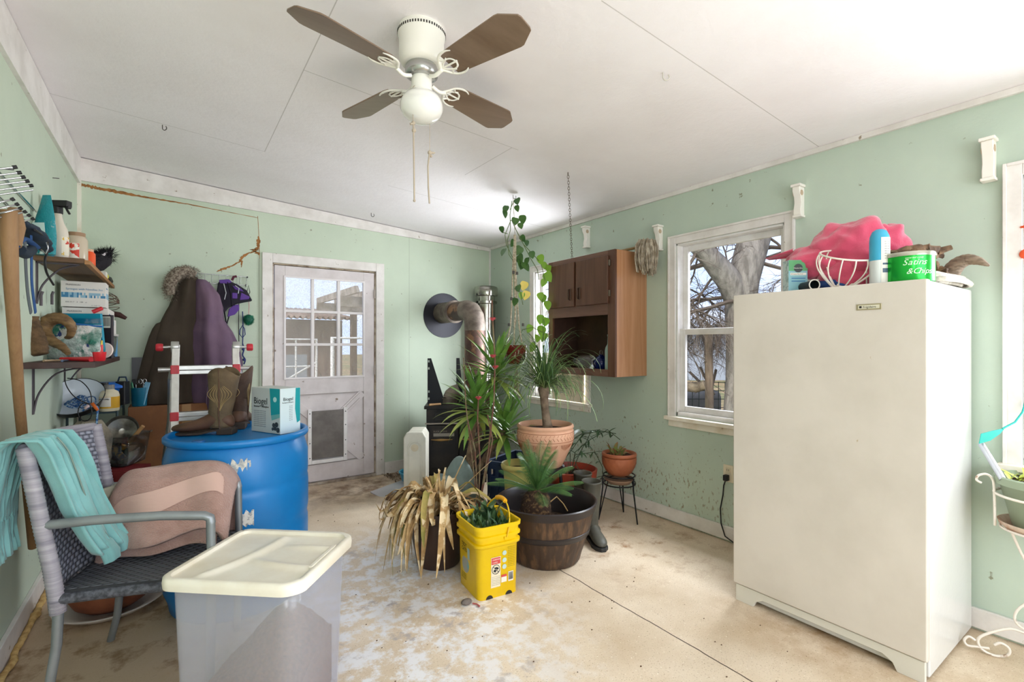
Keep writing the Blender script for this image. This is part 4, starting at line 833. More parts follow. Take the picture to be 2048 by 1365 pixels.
L0=[rrect(.43,.40,.045,.545,6,.033),rrect(.466,.438,.05,.543,6,.035),rrect(.470,.442,.052,.562,6,.035),rrect(.466,.438,.05,.577,6,.035),rrect(.452,.424,.045,.582,6,.035),rrect(.426,.398,.035,.580,6,.034),rrect(.420,.392,.03,.569,6,.034),rrect(.41,.38,.03,.568,6,.033)]
lid=mb.loft(L0,caps=False).add([tuple(p) for p in L0[-1]],[tuple(range(len(L0[-1])))]).build('bin_lid',M_lid,bn_)
def lidtop(u,v):
    x=-.20+u*.43;y=-.185+v*.37; cx_=-.04+.9*(v-.5)**2; cy_=.35+.25*(u-.5)**2*4
    h=.010*math.exp(-((u-.42+.25*(1-v)**2)/.05)**2)+.010*math.exp(-((v-.30-.5*(u-.9)**2)/.05)**2)*min(1,max(0,(u-.35)*4))+.010*math.exp(-((v-.72-.25*(u-.9)**2)/.045)**2)*min(1,max(0,(u-.5)*4))
    e_=min(1,min(u,1-u,v,1-v)*14); return V(x,y,.5685+h*e_)
MB().grid(lidtop,60,60).build('lid_relief',M_lid,lid,ang=80)
MB().bb(.213,.225,-.09,.09,.574,.583).build('lid_latch',M_lid,lid,bevel=.002)
def kib(u,v):
    x=-.17+u*.345;y=-.155+v*.31; z=.14+.18*math.exp(-((x-.02)**2+(y-.09)**2)/.02)+.06*u*v+.006*nzv((x*60,y*60,0)); return V(x,y,min(z,.40))
mb=MB().grid(kib,50,50); mb.add([(-.17,-.155,.03),(.175,-.155,.03),(.175,.155,.03),(-.17,.155,.03)],[(0,3,2,1)])
for (a,b) in (((-.17,-.155),(.175,-.155)),((.175,-.155),(.175,.155)),((.175,.155),(-.17,.155)),((-.17,.155),(-.17,-.155))):
    def wall(u,v,a=a,b=b):
        x=a[0]*(1-u)+b[0]*u;y=a[1]*(1-u)+b[1]*u; t=kib((x+.17)/.345,(y+.155)/.31); return V(x,y,.03*(1-v)+t.z*v)
    mb.grid(wall,50,2)
fd=mb.build('pet_food',mat('kibble','#8a5b40',.9,var=('#5f3d2b',90,.35,.65),bump=(120,1,.01))); fd.location=bn_.location; fd.rotation_euler=bn_.rotation_euler; tag(fd,'heap of brown dry pet food inside the clear storage bin','pet food',kind='stuff')
# clay saucers under the chair
sd_=thing('clay_bowl','large brown clay plant bowl on the floor under the wicker chair','bowl',(-.06,2.66,0))
M_clay=mat('clay_brown','#8c5236',.7,var=('#744029',8,.4,.7),bump=(25,.3,.004))
MB().lathe([(.0001,.055),(.09,.052),(.13,.075),(.165,.12),(.175,.165),(.182,.165),(.176,.11),(.15,.06),(.11,.03),(.0001,.028)],n=40).build('clay_body',M_clay,sd_)
ds=thing('plant_saucer','wide pale saucer beneath the brown clay bowl','saucer',(-.25,3.18,0))
MB().lathe([(.0001,.0),(.16,.0),(.215,.03),(.228,.042),(.222,.046),(.16,.018),(.0001,.014)],n=44).build('saucer_body',mat('saucer_pale','#cfc6bd',.35,var=('#b9aca2',5,.4,.7)),ds)
sd_.location=(-.25,3.18,-.012)
# ---------------- aluminium ladder ----------------
M_al=mat('ladder_aluminium','#c6c6c4',.35,.75,var=('#a9a8a5',6,.4,.7)); M_red=mat('ladder_red','#c42e3a',.4); M_alw=mat('ladder_rail','#dedbd6',.45,.2,var=('#bfbab3',8,.4,.7))
lc=P(413,690,3.36); ld=thing('folding_ladder','aluminium folding ladder with red rung clamps standing behind the drum','ladder',(lc.x,lc.y,0),-math.atan2(lc.x,lc.y))
hw=.179
for s_ in (-1,1):
    # front flight leans towards the camera (-y local)
    def rail(nm,p,q,w,d_,m): 
        p=V(*p);q=V(*q); L=(q-p).length; dr=(q-p).normalized(); M3=Matrix((V(1,0,0),dr.cross(V(1,0,0)).normalized(),dr)).transposed(); return MB().box((p+q)/2,(w,d_,L),M3).build(nm,m,ld,bevel=.004)
    rail('front_rail',(s_*(hw-.005),-.02,1.30),(s_*(hw-.0),-.30,.0),.042,.06,M_alw)
    p=[(s_*(hw+.0),.03,1.28),(s_*(hw+.028),.06,1.10),(s_*(hw+.038),.16,.80),(s_*(hw+.085),.28,.42),(s_*(hw+.11),.42,.0)]
    mb=MB()
    for a,b in zip(p,p[1:]):
        mb.tube([a,b],.026,4,flat=.6)
    mb.build('rear_rail',M_al,ld)
    hg=MB().lathe([(.0001,-.022),(.036,-.022),(.038,-.018),(.038,.018),(.036,.022),(.0001,.022)],(s_*hw,0,1.315),20,rot=Matrix.Rotation(PI/2,4,'Y').to_3x3()).build('hinge',M_al,ld)
    MB().tube([(s_*(hw+.022),0,1.315),(s_*(hw+.07),0,1.312)],.009,10).tube([(s_*(hw-.02),.0,1.25),(s_*(hw-.02),.01,1.33)],.008,6).build('hinge_pin',M_al,hg)
    MB().lathe([(.0001,0),(.022,0),(.026,.008),(.026,.032),(.022,.04),(.0001,.04)],(s_*(hw+.065),0,1.312),16,rot=Matrix.Rotation(s_*PI/2,4,'Y').to_3x3()).build('lock_knob',M_red,hg)
    MB().tube([(s_*(hw-.02),-.045,1.165),(s_*(hw+.09),-.05,1.165)],[.013,.016],10).build('lock_pin',M_al,ld)
    for z in (1.165,.862,.56,.26):
        yy=-.02-.28*(1.30-z)/1.30
        MB().box((s_*(hw-.002),yy-.004,z),(.048,.07,.058)).build('rung_clamp',M_red,ld,bevel=.006)
for z in (1.165,.862,.56,.26):
    yy=-.02-.28*(1.30-z)/1.30
    mb=MB(); mb.box((0,yy,z+.010),(.33,.05,.032)); mb.box((0,yy+.002,z-.020),(.33,.03,.03)); mb.build('rung',M_al,ld,bevel=.005)
for z in (.83,.53,.23):
    yy=.03+.39*(1.28-z)/1.28; MB().box((0,yy,z),(2*hw+.0,.05,.035)).build('rung',M_al,ld,bevel=.005)
# ---------------- coats on the wire rack ----------------
rk=thing('wire_hook_rack','chrome wire grid hook rack on the wall above the coats','rack',(.355,YB,1.89))
mb=MB()
for z in (-.038,.038): mb.tube([(-.24,-.012,z),(.185,-.012,z)],.0032,6)
for i in range(9): x=-.235+i*.052; mb.tube([(x,-.012,-.042),(x,-.012,.042)],.0028,6)
mb.build('rack_grid',M_chrome,rk)
for x in (-.21,-.1,.02,.10,.17): MB().tube([(x,-.012,-.03),(x,-.03,-.055),(x,-.055,-.05),(x,-.06,-.03)],.003,6).build('hook',M_chrome,rk)
MB().tube([(.185,0,.035),(.185,-.02,.035)],.007,8).build('screw_cap',M_black,rk)
M_brc=mat('coat_brown','#4a3f33',.9,var=('#3a3028',3,.35,.7),bump=(120,.3,.003)); M_pur=mat('coat_purple','#6d5668',.85,var=('#57435a',2.5,.35,.7),bump=(90,.3,.003)); M_fur=mat('fur_trim','#6b5b4f',.95,var=('#b3a695',60,.4,.6),bump=(120,1,.01))
def coat(nm,label,m,prof,n=44,folds=7,amp=.06,seed=0,loc=(0,YB-.13,0)):
    t=thing(nm,label,'coat',loc,0)
    rings=[]
    for i,(z,cx,w,d_) in enumerate(prof):
        rr=[]
        for j in range(n):
            a=2*PI*j/n; k=1+amp*1.3*math.sin(folds*a+.9*math.sin(z*4+seed))*min(1,i/3)+.10*nzv((math.cos(a)*2.5+seed,math.sin(a)*2.5,z*2.5))
            rr.append(V(cx+w*math.cos(a)*k,min(.10,d_*math.sin(a)*k),z))
        rings.append(rr)
    # smooth interpolation
    R2=[]
    for i in range(len(rings)-1):
        for f in (0,.25,.5,.75): g=f*f*(3-2*f)*.5+f*.5; R2.append([a*(1-g)+b*g for a,b in zip(rings[i],rings[i+1])])
    R2.append(rings[-1])
    for rr in R2:
        for j,p in enumerate(rr):
            q=.014*noise.noise(Vector((p.x*14+seed,p.z*3,seed)))+.010*noise.noise(Vector((p.x*9,p.z*9+seed,3))); rr[j]=V(p.x+q*.5,min(.10,p.y+q*1.6),p.z)
    MB().loft(R2).build('coat_body',m,t,sub=1,ang=180); return t
bc=coat('winter_coat','long dark brown coat with a fur-trimmed hood hanging on the wire rack',M_brc,[(1.885,.12,.05,.05),(1.84,.11,.075,.08),(1.74,.105,.10,.10),(1.64,.09,.11,.10),(1.60,.08,.12,.10),(1.50,.055,.14,.11),(1.35,.03,.155,.115),(1.15,.01,.17,.12),(1.0,-.0,.18,.12),(.90,-.01,.185,.12),(.865,-.01,.185,.12)],seed=1)
mb=MB()
rings=[]
for i,(z,x,r) in enumerate(((1.52,-.06,.045),(1.40,-.10,.055),(1.22,-.14,.055),(1.05,-.175,.05),(.95,-.20,.048),(.88,-.225,.045))): rings.append(ring((x,-.02,z),r,r*.9,18,rip=(5,.08,i)))
mb.loft(rings).build('sleeve',M_brc,bc,sub=1)
mb=MB(); r=random.Random(2); pts=[(.15,-.06,1.89),(.10,-.07,1.915),(.04,-.07,1.90),(.0,-.07,1.85),(-.02,-.07,1.79),(-.01,-.07,1.72)]
mb.tube(pts,[.03,.042,.048,.046,.042,.03],14)
for i in range(2600):
    k=r.random()*(len(pts)-1); a=int(k); f=k-a; c=V(*pts[a])*(1-f)+V(*pts[a+1])*f; d_=V(r.gauss(0,1),r.gauss(0,1),r.gauss(0,1)).normalized(); e_=(d_+V(r.uniform(-.5,.5),r.uniform(-.5,.5),r.uniform(-.6,.2))).normalized()
    p0=c+d_*.045; p1=p0+e_*r.uniform(.012,.03); sd=e_.cross(V(.3,.5,.8)).normalized()*.0014; mb.add([p0-sd,p0+sd,p1],[(0,1,2)])
mb.build('fur_trim',M_fur,bc)
pcx=coat('purple_jacket','long plum purple hooded coat hanging beside the brown coat',M_pur,[(1.86,.19,.03,.05),(1.83,.20,.055,.08),(1.74,.235,.088,.11),(1.64,.25,.10,.12),(1.545,.255,.098,.12),(1.52,.26,.105,.12),(1.44,.275,.14,.13),(1.32,.29,.165,.14),(1.18,.30,.175,.14),(1.0,.30,.172,.14),(.88,.29,.16,.13),(.80,.29,.15,.13)],seed=3,folds=6,amp=.05,loc=(0,YB-.17,0))
mb=MB().tube([V(.24+.02*math.sin(i*.4),-.128-.01*(i>6),1.52-i*.055) for i in range(13)],.004,6); mb.build('zipper',mat('zip_dark','#4b3a4c',.5),pcx)
# purple dog harness
M_pu2=mat('harness_purple','#5b3a8c',.75,bump=(200,.4,.002)); M_bk2=mat('harness_black','#1d1826',.8)
hs=thing('dog_harness','purple and black padded dog harness hanging on the wire rack','harness',(.415,YB-.09,1.745)); hs.scale=(1.12,1,1.12)
mb=MB(); 
def slab_(mbx,out,y,d_): mbx.prism(out,d_,Matrix.Translation((0,y,0))@Matrix.Rotation(PI/2,4,'X'))
slab_(mb,[(-.09,.10),(-.03,.12),(.04,.09),(.10,.05),(.14,-.03),(.08,-.045),(.03,-.06),(-.02,-.09),(-.05,-.13),(-.09,-.10),(-.105,-.03)],0,.035); mb.build('padded_panel',M_bk2,hs,bevel=.012,seg=3)
mb=MB(); slab_(mb,[(-.085,.115),(-.02,.125),(.0,.105),(-.03,.09),(-.08,.09)],-.02,.02); slab_(mb,[(.0,.08),(.06,.06),(.08,.035),(.02,.05)],-.02,.012); slab_(mb,[(.0,-.02),(.035,-.02),(.035,.025),(.0,.025)],-.02,.012); slab_(mb,[(-.03,-.16),(.02,-.14),(.05,-.10),(.045,-.06),(.01,-.07),(-.02,-.10)],-.005,.025); slab_(mb,[(.05,-.03),(.11,-.02),(.12,.0),(.06,.03)],-.02,.012)
mb.build('purple_panel',M_pu2,hs,bevel=.005)
mb=MB(); mb.tube([(-.10,-.01,.02),(-.07,-.015,-.06),(-.05,-.01,-.12),(-.035,0,-.22)],.012,6,flat=.4); mb.tube([(-.035,0,-.22),(-.01,0,-.12),(.02,-.01,-.06)],.011,6,flat=.4); mb.tube([(-.03,-.03,.1),(-.01,-.04,.02),(.0,-.035,-.08)],.01,6,flat=.4); mb.build('strap',M_bk2,hs)
mb=MB(); mb.tube([(-.055,-.028,.09),(-.04,-.034,.02),(-.05,-.03,-.03)],.003,5); mb.tube([(.02,-.03,.08),(.045,-.034,.06),(.04,-.03,.02)],.003,5); mb.build('reflective_trim',mat('reflect','#b9bcc0',.4),hs)
MB().tube([(-.0,-.02,.12),(.01,-.03,.145),(.03,-.03,.15)],.009,6).build('grab_loop',mat('loop_wine','#5a2437',.8),hs)
# leashes and brush
ls=thing('dog_leash','thin black cord leash hanging at the right end of the wire rack','leash',(.475,YB-.05,1.84)); 
mb=MB(); mb.tube([(0,0,0),(-.004,.01,-.3),(.0,.012,-.62),(.012,.01,-.75)],.0035,6); mb.tube([(.0,0,0),(-.012,0,-.03),(-.008,0,-.08),(.012,0,-.08),(.014,0,-.03)],.003,6,closed=True); mb.build('cord',M_black,ls)
l2=thing('blue_leash','blue cord leash knotted at its end below the harness','leash',(.50,YB-.05,1.62)); mb=MB(); mb.tube([(0,0,0),(.004,0,-.15),(.0,0,-.28)],.0045,6); mb.tube([(.0,0,-.12),(-.02,0,-.16),(-.022,0,-.2),(0,0,-.23),(.02,0,-.20),(.015,0,-.15)],.004,6,closed=True); mb.tube(sm([(0,0,-.28),(.01,0,-.33),(.0,0,-.38),(.02,0,-.42),(.01,0,-.46)]),.006,6); mb.sph((.004,0,-.33),.011); mb.sph((.01,0,-.42),.012); mb.build('cord',mat('cord_navy','#27336f',.8),l2)
gbx=thing('bristle_brush','round green bristle brush hanging by a pink cord below the rack','brush',(.545,YB-.06,1.55))
MB().sph((0,0,0),(.040,.036,.045)).build('brush_core',mat('brush_green_dark','#0e5a44',.6),gbx)
mb=MB(); r=random.Random(8)
for i in range(900):
    z=r.uniform(-1,.7); a=r.uniform(0,6.28); q_=math.sqrt(1-z*z); d_=V(q_*math.cos(a),q_*math.sin(a),z); p0=V(d_.x*.038,d_.y*.034,d_.z*.043); p1=p0+d_*.014; sdv=d_.cross(V(.2,.3,1)).normalized()*.0012; mb.add([p0-sdv,p0+sdv,p1],[(0,1,2)])
mb.build('bristles',mat('brush_green','#1f8a63',.5),gbx); MB().tube([(0,0,.04),(.004,0,.12),(-.002,0,.2)],.0035,6).build('hang_cord',mat('cord_pink','#c79a98',.8),gbx)
MB().tube([(-.004,0,.2),(-.012,0,.24),(.0,0,.30),(.01,0,.24)],.0035,6,closed=True).build('snap_hook',mat('snap','#4a4a4c',.3,.9),gbx)
# ---------------- left wall shelves ----------------
M_sw=wood('shelf_wood','#7c5f45','#5b412d',4,1,.7,8); M_sl=wood('shelf_edge_wood','#b48357','#8f6238',4,1,.7,8); M_dkw=wood('dark_shelf_wood','#4b322b','#2f1f1b',4,1,.5,8); M_iron=mat('bracket_iron','#5a5358',.6,.3)
us=thing('wooden_wall_shelf','rough brown wooden shelf board high on the left wall','shelf',(XL,4.1,1.765))
MB().bb(XL,-.385,3.43,4.78,1.765,1.79).build('shelf_board',M_sw,us,True,bevel=.002)
MB().bb(-.385,-.362,3.43,4.78,1.760,1.783).build('edge_strip',M_sl,us,True,bevel=.002)
def sbr(par,y,z,h=.22,w=.17):
    mb=MB(); mb.bb(XL,XL+.006,y-.015,y+.015,z-h,z); mb.bb(XL,XL+w,y-.015,y+.015,z-.006,z)
    mb.tube(sm([(XL+.004,y,z-h+.01),(XL+.025,y,z-h*.55),(XL+.09,y,z-.035),(XL+w-.01,y,z-.006)]),.008,6,flat=.6); mb.build('shelf_bracket',M_iron,par,True)
sbr(us,3.50,1.765); sbr(us,4.5,1.765)
lsh=thing('dark_wall_shelf','dark stained wooden shelf below the rough board shelf on the left wall','shelf',(XL,3.9,1.215))
MB().bb(XL,-.315,3.18,4.55,1.215,1.245).build('shelf_board',M_dkw,lsh,True,bevel=.002); sbr(lsh,3.42,1.215,.24,.2); sbr(lsh,4.3,1.215,.24,.2)
ZU,ZL=1.79,1.245
def single(o,name_label,cat,loc=None,rot=None,grp=None):
    if loc: o.location=loc
    if rot: o.rotation_euler=rot
    return tag(o,name_label,cat,grp)
# spray bottle
M_wht=mat('plastic_white','#e6e1d6',.4); 
sb=thing('spray_bottle','white quilted spray bottle with a black trigger on the top left shelf','bottle',(-.515,3.60,ZU),R_(-30)); sb.scale=(1.12,)*3
MB().lathe([(.0001,0),(.040,.0),(.044,.006),(.044,.13),(.040,.155),(.026,.185),(.019,.215),(.017,.235),(.0001,.236)],n=28,sy=.8,fn=lambda a,z: 1+.018*math.sin(8*a+z*90)*math.sin(8*a-z*90)*(1 if z<.15 else 0)).build('bottle_body',mat('bottle_beige','#d9cfbf',.4),sb)
mb=MB(); mb.lathe([(.0001,.228),(.021,.23),(.021,.262),(.0001,.265)],n=16); mb.box((.012,0,.278),(.085,.034,.03)); mb.box((.050,0,.262),(.014,.02,.014)); mb.tube([(.035,0,.268),(.046,0,.245),(.056,0,.228)],.006,6,flat=1); mb.build('trigger_head',M_black,sb,bevel=.003)
mb=MB(); curvedec(mb,R_(0),.07,.06,.09,.0455,3,8,0); o=mb.build('bottle_label',mat('label_warm','#e7ddc9',.6,spots=[('#c23a2b',30,.55,.57),('#e0b33a',22,.60,.62)]),sb); o.scale=(1,.82,1)
def jar(name,label,loc,r,h,mb_,ml,label_h=None,lidm=None,cat='jar'):
    t=thing(name,label,cat,loc,R_(-35))
    MB().lathe([(.0001,0),(r*.95,0),(r,.004),(r,h*.78),(r*.8,h*.88),(r*.72,h*.9),(.0001,h*.9)],n=26).build('jar_body',mb_,t)
    MB().lathe([(.0001,h*.88),(r*.78,h*.88),(r*.78,h),(.0001,h)],n=24).build('lid',lidm or ml,t)
    if label_h:
        mb=MB(); curvedec(mb,R_(-90),h*.40,r*1.9,h*label_h,r*1.012,2,12,0); mb.build('label_wrap',ml,t)
    return t
jar('spice_jar','clear round jar with a red and white label beside the spray bottle',(-.455,3.76,ZU),.05,.19,mat('jar_clear','#c9b9a2',.2),mat('label_red','#d9402c',.5,spots=[('#f2eee2',24,.5,.53)]),.5,mat('jar_lid','#9a7a5c',.5))
jar('candle_jar','small orange glass candle jar at the edge of the upper left shelf',(-.425,3.90,ZU),.04,.12,mat('orange_glass','#e8582a',.25),mat('orange_lid','#d9a98a',.4))
jar('mouthwash_bottle','small clear bottle of bright blue liquid behind the spray bottle',(-.545,3.50,ZU),.032,.12,mat('cyan_liquid','#2fa3c4',.15),mat('cap_clear','#d6dde0',.3),cat='bottle')
bg_=thing('teal_snack_bag','tall teal and clear plastic bag leaning on the left wall behind the spray bottle','bag',(-.535,3.40,ZU),R_(-35)); bg_.scale=(.72,.8,.95)
mb=MB(); mb.loft([ring((0,0,.0),.075,.03,24),ring((0,0,.10),.08,.035,24),ring((0,.005,.20),.065,.026,24),ring((0.0,.012,.28),.042,.012,24),ring((.0,.014,.325),.03,.003,24)]); mb.build('bag_body',mat('bag_teal','#168b96',.25,var=('#d5e5e2',7,.56,.62),bump=(16,.8,.02)),bg_)
MB().box((.0,-.037,.12),(.085,.001,.09),(R_(6),0,0)).build('bag_label',mat('label_pale','#cfe6e4',.5),bg_)
# black furry toy with white stripe
fk=thing('skunk_pelt','black furry hide with a white stripe lying on the far end of the top shelf','pelt',(-.40,4.12,ZU)); mb=MB()
mb.tube([(-.05,-.12,.03),(.0,-.03,.07),(.03,.05,.10),(.05,.10,.15)],[.045,.06,.045,.02],12)
r=random.Random(4)
for i in range(1800):
    k=r.random(); c=V(-.05+.1*k,-.12+.22*k,.03+.11*k); d_=V(r.gauss(0,1),r.gauss(0,1),r.gauss(0,1)+.4).normalized(); p0=c+d_*.04; p1=p0+d_*r.uniform(.015,.04)+V(0,0,.005); sd=d_.cross(V(.3,.5,.8)).normalized()*.002; mb.add([p0-sd,p0+sd,p1],[(0,1,2)])
mb.build('fur',mat('fur_black','#17141a',.9),fk); mb=MB(); mb.tube([(.0,-.10,.075),(.03,-.02,.12),(.045,.05,.15)],[.006,.01,.006],6); mb.build('white_stripe',mat('fur_white','#d8d0d4',.9),fk)
single(MB().box((0,0,.02),(.06,.10,.04)).build('white_carton',M_wht,bevel=.003),'small white carton beyond the furry hide on the top shelf','box',(-.40,4.34,ZU))
single(MB().lathe([(.0001,0),(.025,0),(.028,.02),(.02,.05),(.0001,.055)],n=16,rot=Matrix.Rotation(PI/2,4,'X').to_3x3()).build('yellow_lemon_bottle',mat('lemon_yellow','#d8cf3c',.4)),'small yellow plastic bottle lying at the far end of the top shelf','bottle',(-.40,4.52,ZU+.028))
single(MB().tube([(0,-.05,0),(0,0,.012),(.01,.05,.0)],[.014,.02,.012],8).build('torch',M_black),'stubby black torch lying past the yellow bottle','torch',(-.385,4.66,ZU+.014))
# syringe boxes
M_bx=mat('carton_offwhite','#e3ddd6',.6); M_bl=mat('print_blue','#3c7ea6',.5); M_bl2=mat('print_blue_pale','#8db4c8',.5)
def sbox(label,x0,x1,y0,y1,z0,z1,side=True,rz=0):
    t=thing('syringe_box',label,'box',((x0+x1)/2,(y0+y1)/2,z0),rz,'white cartons stacked on the dark shelf'); w=x1-x0; d_=y1-y0; h=z1-z0
    MB().bb(-w/2,w/2,-d_/2,d_/2,0,h).build('carton',M_bx,t,bevel=.001); e=d_/2+.0006
    mb=MB(); mb2=MB(); r=random.Random(3); n=26
    for i in range(n):
        for j in range(2):
            q=r.random(); xx=-w/2+.002+i*(w-.004)/n; f=(i/n)
            if q<1.05-.75*f*f: (mb if r.random()<.62-.4*f else mb2).bb(xx,xx+(w-.004)/n,-e,-e+.0005,h*(.36+.10*j),h*(.46+.10*j))
    mb.build('pixel_band',M_bl,t); mb2.build('pixel_band',M_bl2,t)
    txt('McKESSON',.014,(-w/2+.022,-e-.0002,h*.83),(PI/2,0,0),M_ink,t); txt('Syringes with Needles 3cc',.0165,(-w/2+.022,-e-.0002,h*.66),(PI/2,0,0),M_bl,t); txt('22G X 1"   3   100   ct',.011,(-w/2+.02,-e-.0002,h*.16),(PI/2,0,0),M_ink,t); txt('for single use',.008,(w/2-.07,-e-.0002,h*.05),(PI/2,0,0),M_grey,t)
    MB().bb(w/2,w/2+.0006,-d_*.4,d_*.45,h*.36,h*.58).build('side_band',M_bl2,t); txt('McKesson',.014,(w/2+.0009,-d_*.35,h*.75),(PI/2,0,PI/2),M_bl,t)
    return t
sbox('white and blue syringe carton on top of the stack under the rough shelf',-.556,-.345,3.99,4.15,1.565,1.722)
sbox('lower white syringe carton with its blue end turned to the room',-.552,-.335,4.0,4.40,1.405,1.56)
ct=thing('clear_tub','clear plastic tub with a pale lid under the cartons','tub',(-.43,4.22,ZL))
M_fro=glassmat('frosted_tub','#e6e3de',.15,.5,'#cfc9c0',4)
MB().loft([rrect(.20,.36,.02,0,4),rrect(.225,.40,.025,.145,4)],caps=False).build('tub_wall',M_fro,ct,solid=.002); MB().loft([rrect(.235,.41,.025,.143,4),rrect(.24,.415,.025,.157,4)]).build('lid',mat('tub_lid','#ddd8cf',.4),ct)
jar('medicine_jar','cream ribbed plastic jar standing inside the clear tub',(-.40,4.15,ZL+.004),.055,.125,mat('jar_cream','#e0cdb8',.4),mat('jar_cream_lid','#eee6da',.4))
sb2=thing('soap_box','yellow and white carton reading NEW LOOK on the far end of the dark shelf','box',(-.385,4.49,ZL+.16),R_(-20))
MB().bb(-.045,.045,-.03,.03,0,.10).build('carton',M_bx,sb2,bevel=.001); MB().bb(-.03,.044,-.031,-.03,.028,.085).build('yellow_panel',mat('panel_yellow','#d9a520',.5),sb2); txt('NEW',.026,(-.022,-.0315,.06),(PI/2,0,0),M_ink,sb2,sx=.9); txt('LOOK!',.024,(-.026,-.0315,.036),(PI/2,0,0),M_ink,sb2,sx=.9); MB().bb(-.02,.035,-.031,-.03,.008,.02).build('blue_swoosh',mat('swoosh','#3572a8',.5),sb2)
bt=thing('photo_storage_box','clear box with blue edges standing under the NEW LOOK carton','box',(-.385,4.49,ZL),R_(-20))
MB().bb(-.05,.05,-.035,.035,0,.158).build('box_body',mat('box_smoke','#9a8f88',.3),bt,bevel=.002); mb=MB(); mb.bb(.038,.0505,-.037,.037,.0,.159); mb.build('blue_edge',mat('edge_blue','#5f93bd',.3),bt); MB().bb(-.05,.0385,-.037,-.035,.0,.03).build('blue_base',mat('base_blue','#1f86c9',.3),bt)
wbk=thing('wire_basket','rusty brown wire basket tipped on top of the far cartons','basket',(-.39,4.52,1.56),R_(-35))
mb=MB()
for k in range(7):
    a=PI*k/6; mb.tube([(.085*math.cos(t)*1,.06*math.cos(a)*math.sin(t),.06+.075*math.sin(t)*abs(math.sin(a))+.01) for t in [PI*i/12 for i in range(13)]],.0022,5)
for (z,q) in ((.02,.085),(.06,.083),(.1,.06)): mb.tube([(q*math.cos(t),.055*math.sin(t),z+.02*math.cos(t)) for t in [2*PI*i/20 for i in range(20)]],.0022,5,closed=True)
mb.build('basket_wire',mat('wire_rust','#6d5243',.6,.4),wbk)
single(MB().tube([(-.08,0,0),(-.02,.0,.03),(.04,0,.02),(.08,0,-.005)],[.012,.022,.02,.012],9).build('dried_bark',mat('bark_red','#3c1d18',.7,bump=(30,.8,.01))),'curl of dark reddish bark lying by the wire basket','bark',(-.36,4.58,1.53))
# horns
M_horn=mat('horn_brown','#8a6d48',.55,var=('#5b4128',14,.38,.65),bump=(9,.8,.01),stretch=(1,1,3))
pts=[(137,708),(124,694),(100,680),(88,662),(95,644),(113,637),(131,641),(143,655),(140,672),(131,676)]
p=[P(u,v,2.60+.012*i) for i,(u,v) in enumerate(pts)]; base=p[0].copy()
Lr=[.012,.020,.028,.033,.034,.032,.028,.023,.016,.007]; pp_=sm([q-V(base.x,base.y,ZL) for q in p],6); single(MB().tube(pp_,[(Lr[min(int(i/6),9)]*(1-(i%6)/6)+Lr[min(int(i/6)+1,9)]*((i%6)/6))*(1+.05*math.sin(i*2.4)) for i in range(len(pp_))],18).build('ram_horn',M_horn),'curled brown ram horn standing at the front of the dark shelf','horn',(base.x,base.y,ZL))
p=[P(u,v,2.48) for u,v in ((78,712),(72,690),(65,665),(62,636))]; base=p[0].copy()
pp_=sm([q-V(base.x,base.y,ZL) for q in p],8); single(MB().tube(pp_,[.030+.016*math.sin(PI*min(1,i/len(pp_)+.12))+.002*math.sin(i*1.9) for i in range(len(pp_))],20).build('leather_sheath',mat('sheath','#6b5135',.8,var=('#47351f',20,.4,.6),bump=(30,.8,.008))),'stout mottled brown horn leaning on the left wall beside the ram horn','horn',(base.x,base.y,ZL+.005))
zb_=thing('zip_bag','clear zip bag stuffed with green and white wrappers behind the ram horn','bag',(-.455,3.72,ZL),R_(-25))
def zbag(u,v): 
    x=-.15+.27*u; z=.20*v; y=-.035*math.sin(PI*v)**.6*math.sin(PI*u)**.5+.012*nzv((u*5,v*5,1)); return V(x*(1+.12*v),y,z)
m_=mat('wrapper_mix','#c9d6cf',.15,var=('#2f7a66',9,.42,.60),bump=(18,1,.03),spots=[('#f4f2ee',13,.50,.55),('#3b4f8a',11,.60,.63)])
mb=MB(); mb.grid(lambda u,v: zbag(u,v),40,30); mb.grid(lambda u,v: V(zbag(u,v).x,-zbag(u,v).y*.8,zbag(u,v).z),40,30); mb.build('bag_body',m_,zb_); 
mb=MB(); mb.tube([(-.17,0,.203),(-.02,-.004,.207),(.135,0,.19)],.006,6); mb.build('zip_seal',mat('zip_blue','#2f6fb5',.3),zb_); MB().box((-.02,0,.222),(.31,.002,.03)).build('bag_top',glassmat('bag_film','#dfe8f0',.2,.4,'#e8ecf0',6),zb_)
single(MB().box((0,0,.0),(.26,.02,.27),(R_(8),0,0)).build('teal_folder',mat('folder_teal','#0f8ba6',.35),bevel=.003),'bright teal folder standing behind the zip bag on the dark shelf','folder',(-.455,3.83,ZL+.136),(0,0,R_(-25)))
bk=thing('barcode_book','dark paperback with a barcode panel standing between folder and cartons','book',(-.36,3.93,ZL),R_(-25)); MB().bb(-.06,.06,-.012,.012,0,.27).build('book_body',mat('book_dark','#2a2228',.5),bk); MB().bb(0,.055,-.0135,-.012,.19,.26).build('barcode_panel',M_wht,bk); mb=MB()
for i in range(8): mb.bb(.006+i*.006,.009+i*.006,-.0142,-.0135,.20,.255)
mb.build('barcode_lines',M_ink,bk)
single(MB().lathe([(.0001,0),(.012,0),(.012,.05),(.008,.055),(.0001,.056)],n=14,rot=Matrix.Rotation(R_(60),4,'Y').to_3x3()).build('red_cap_tube',mat('cap_red','#c42a33',.4)),'red capped tube lying across the top of the dark book','tube',(-.40,3.90,ZL+.285))
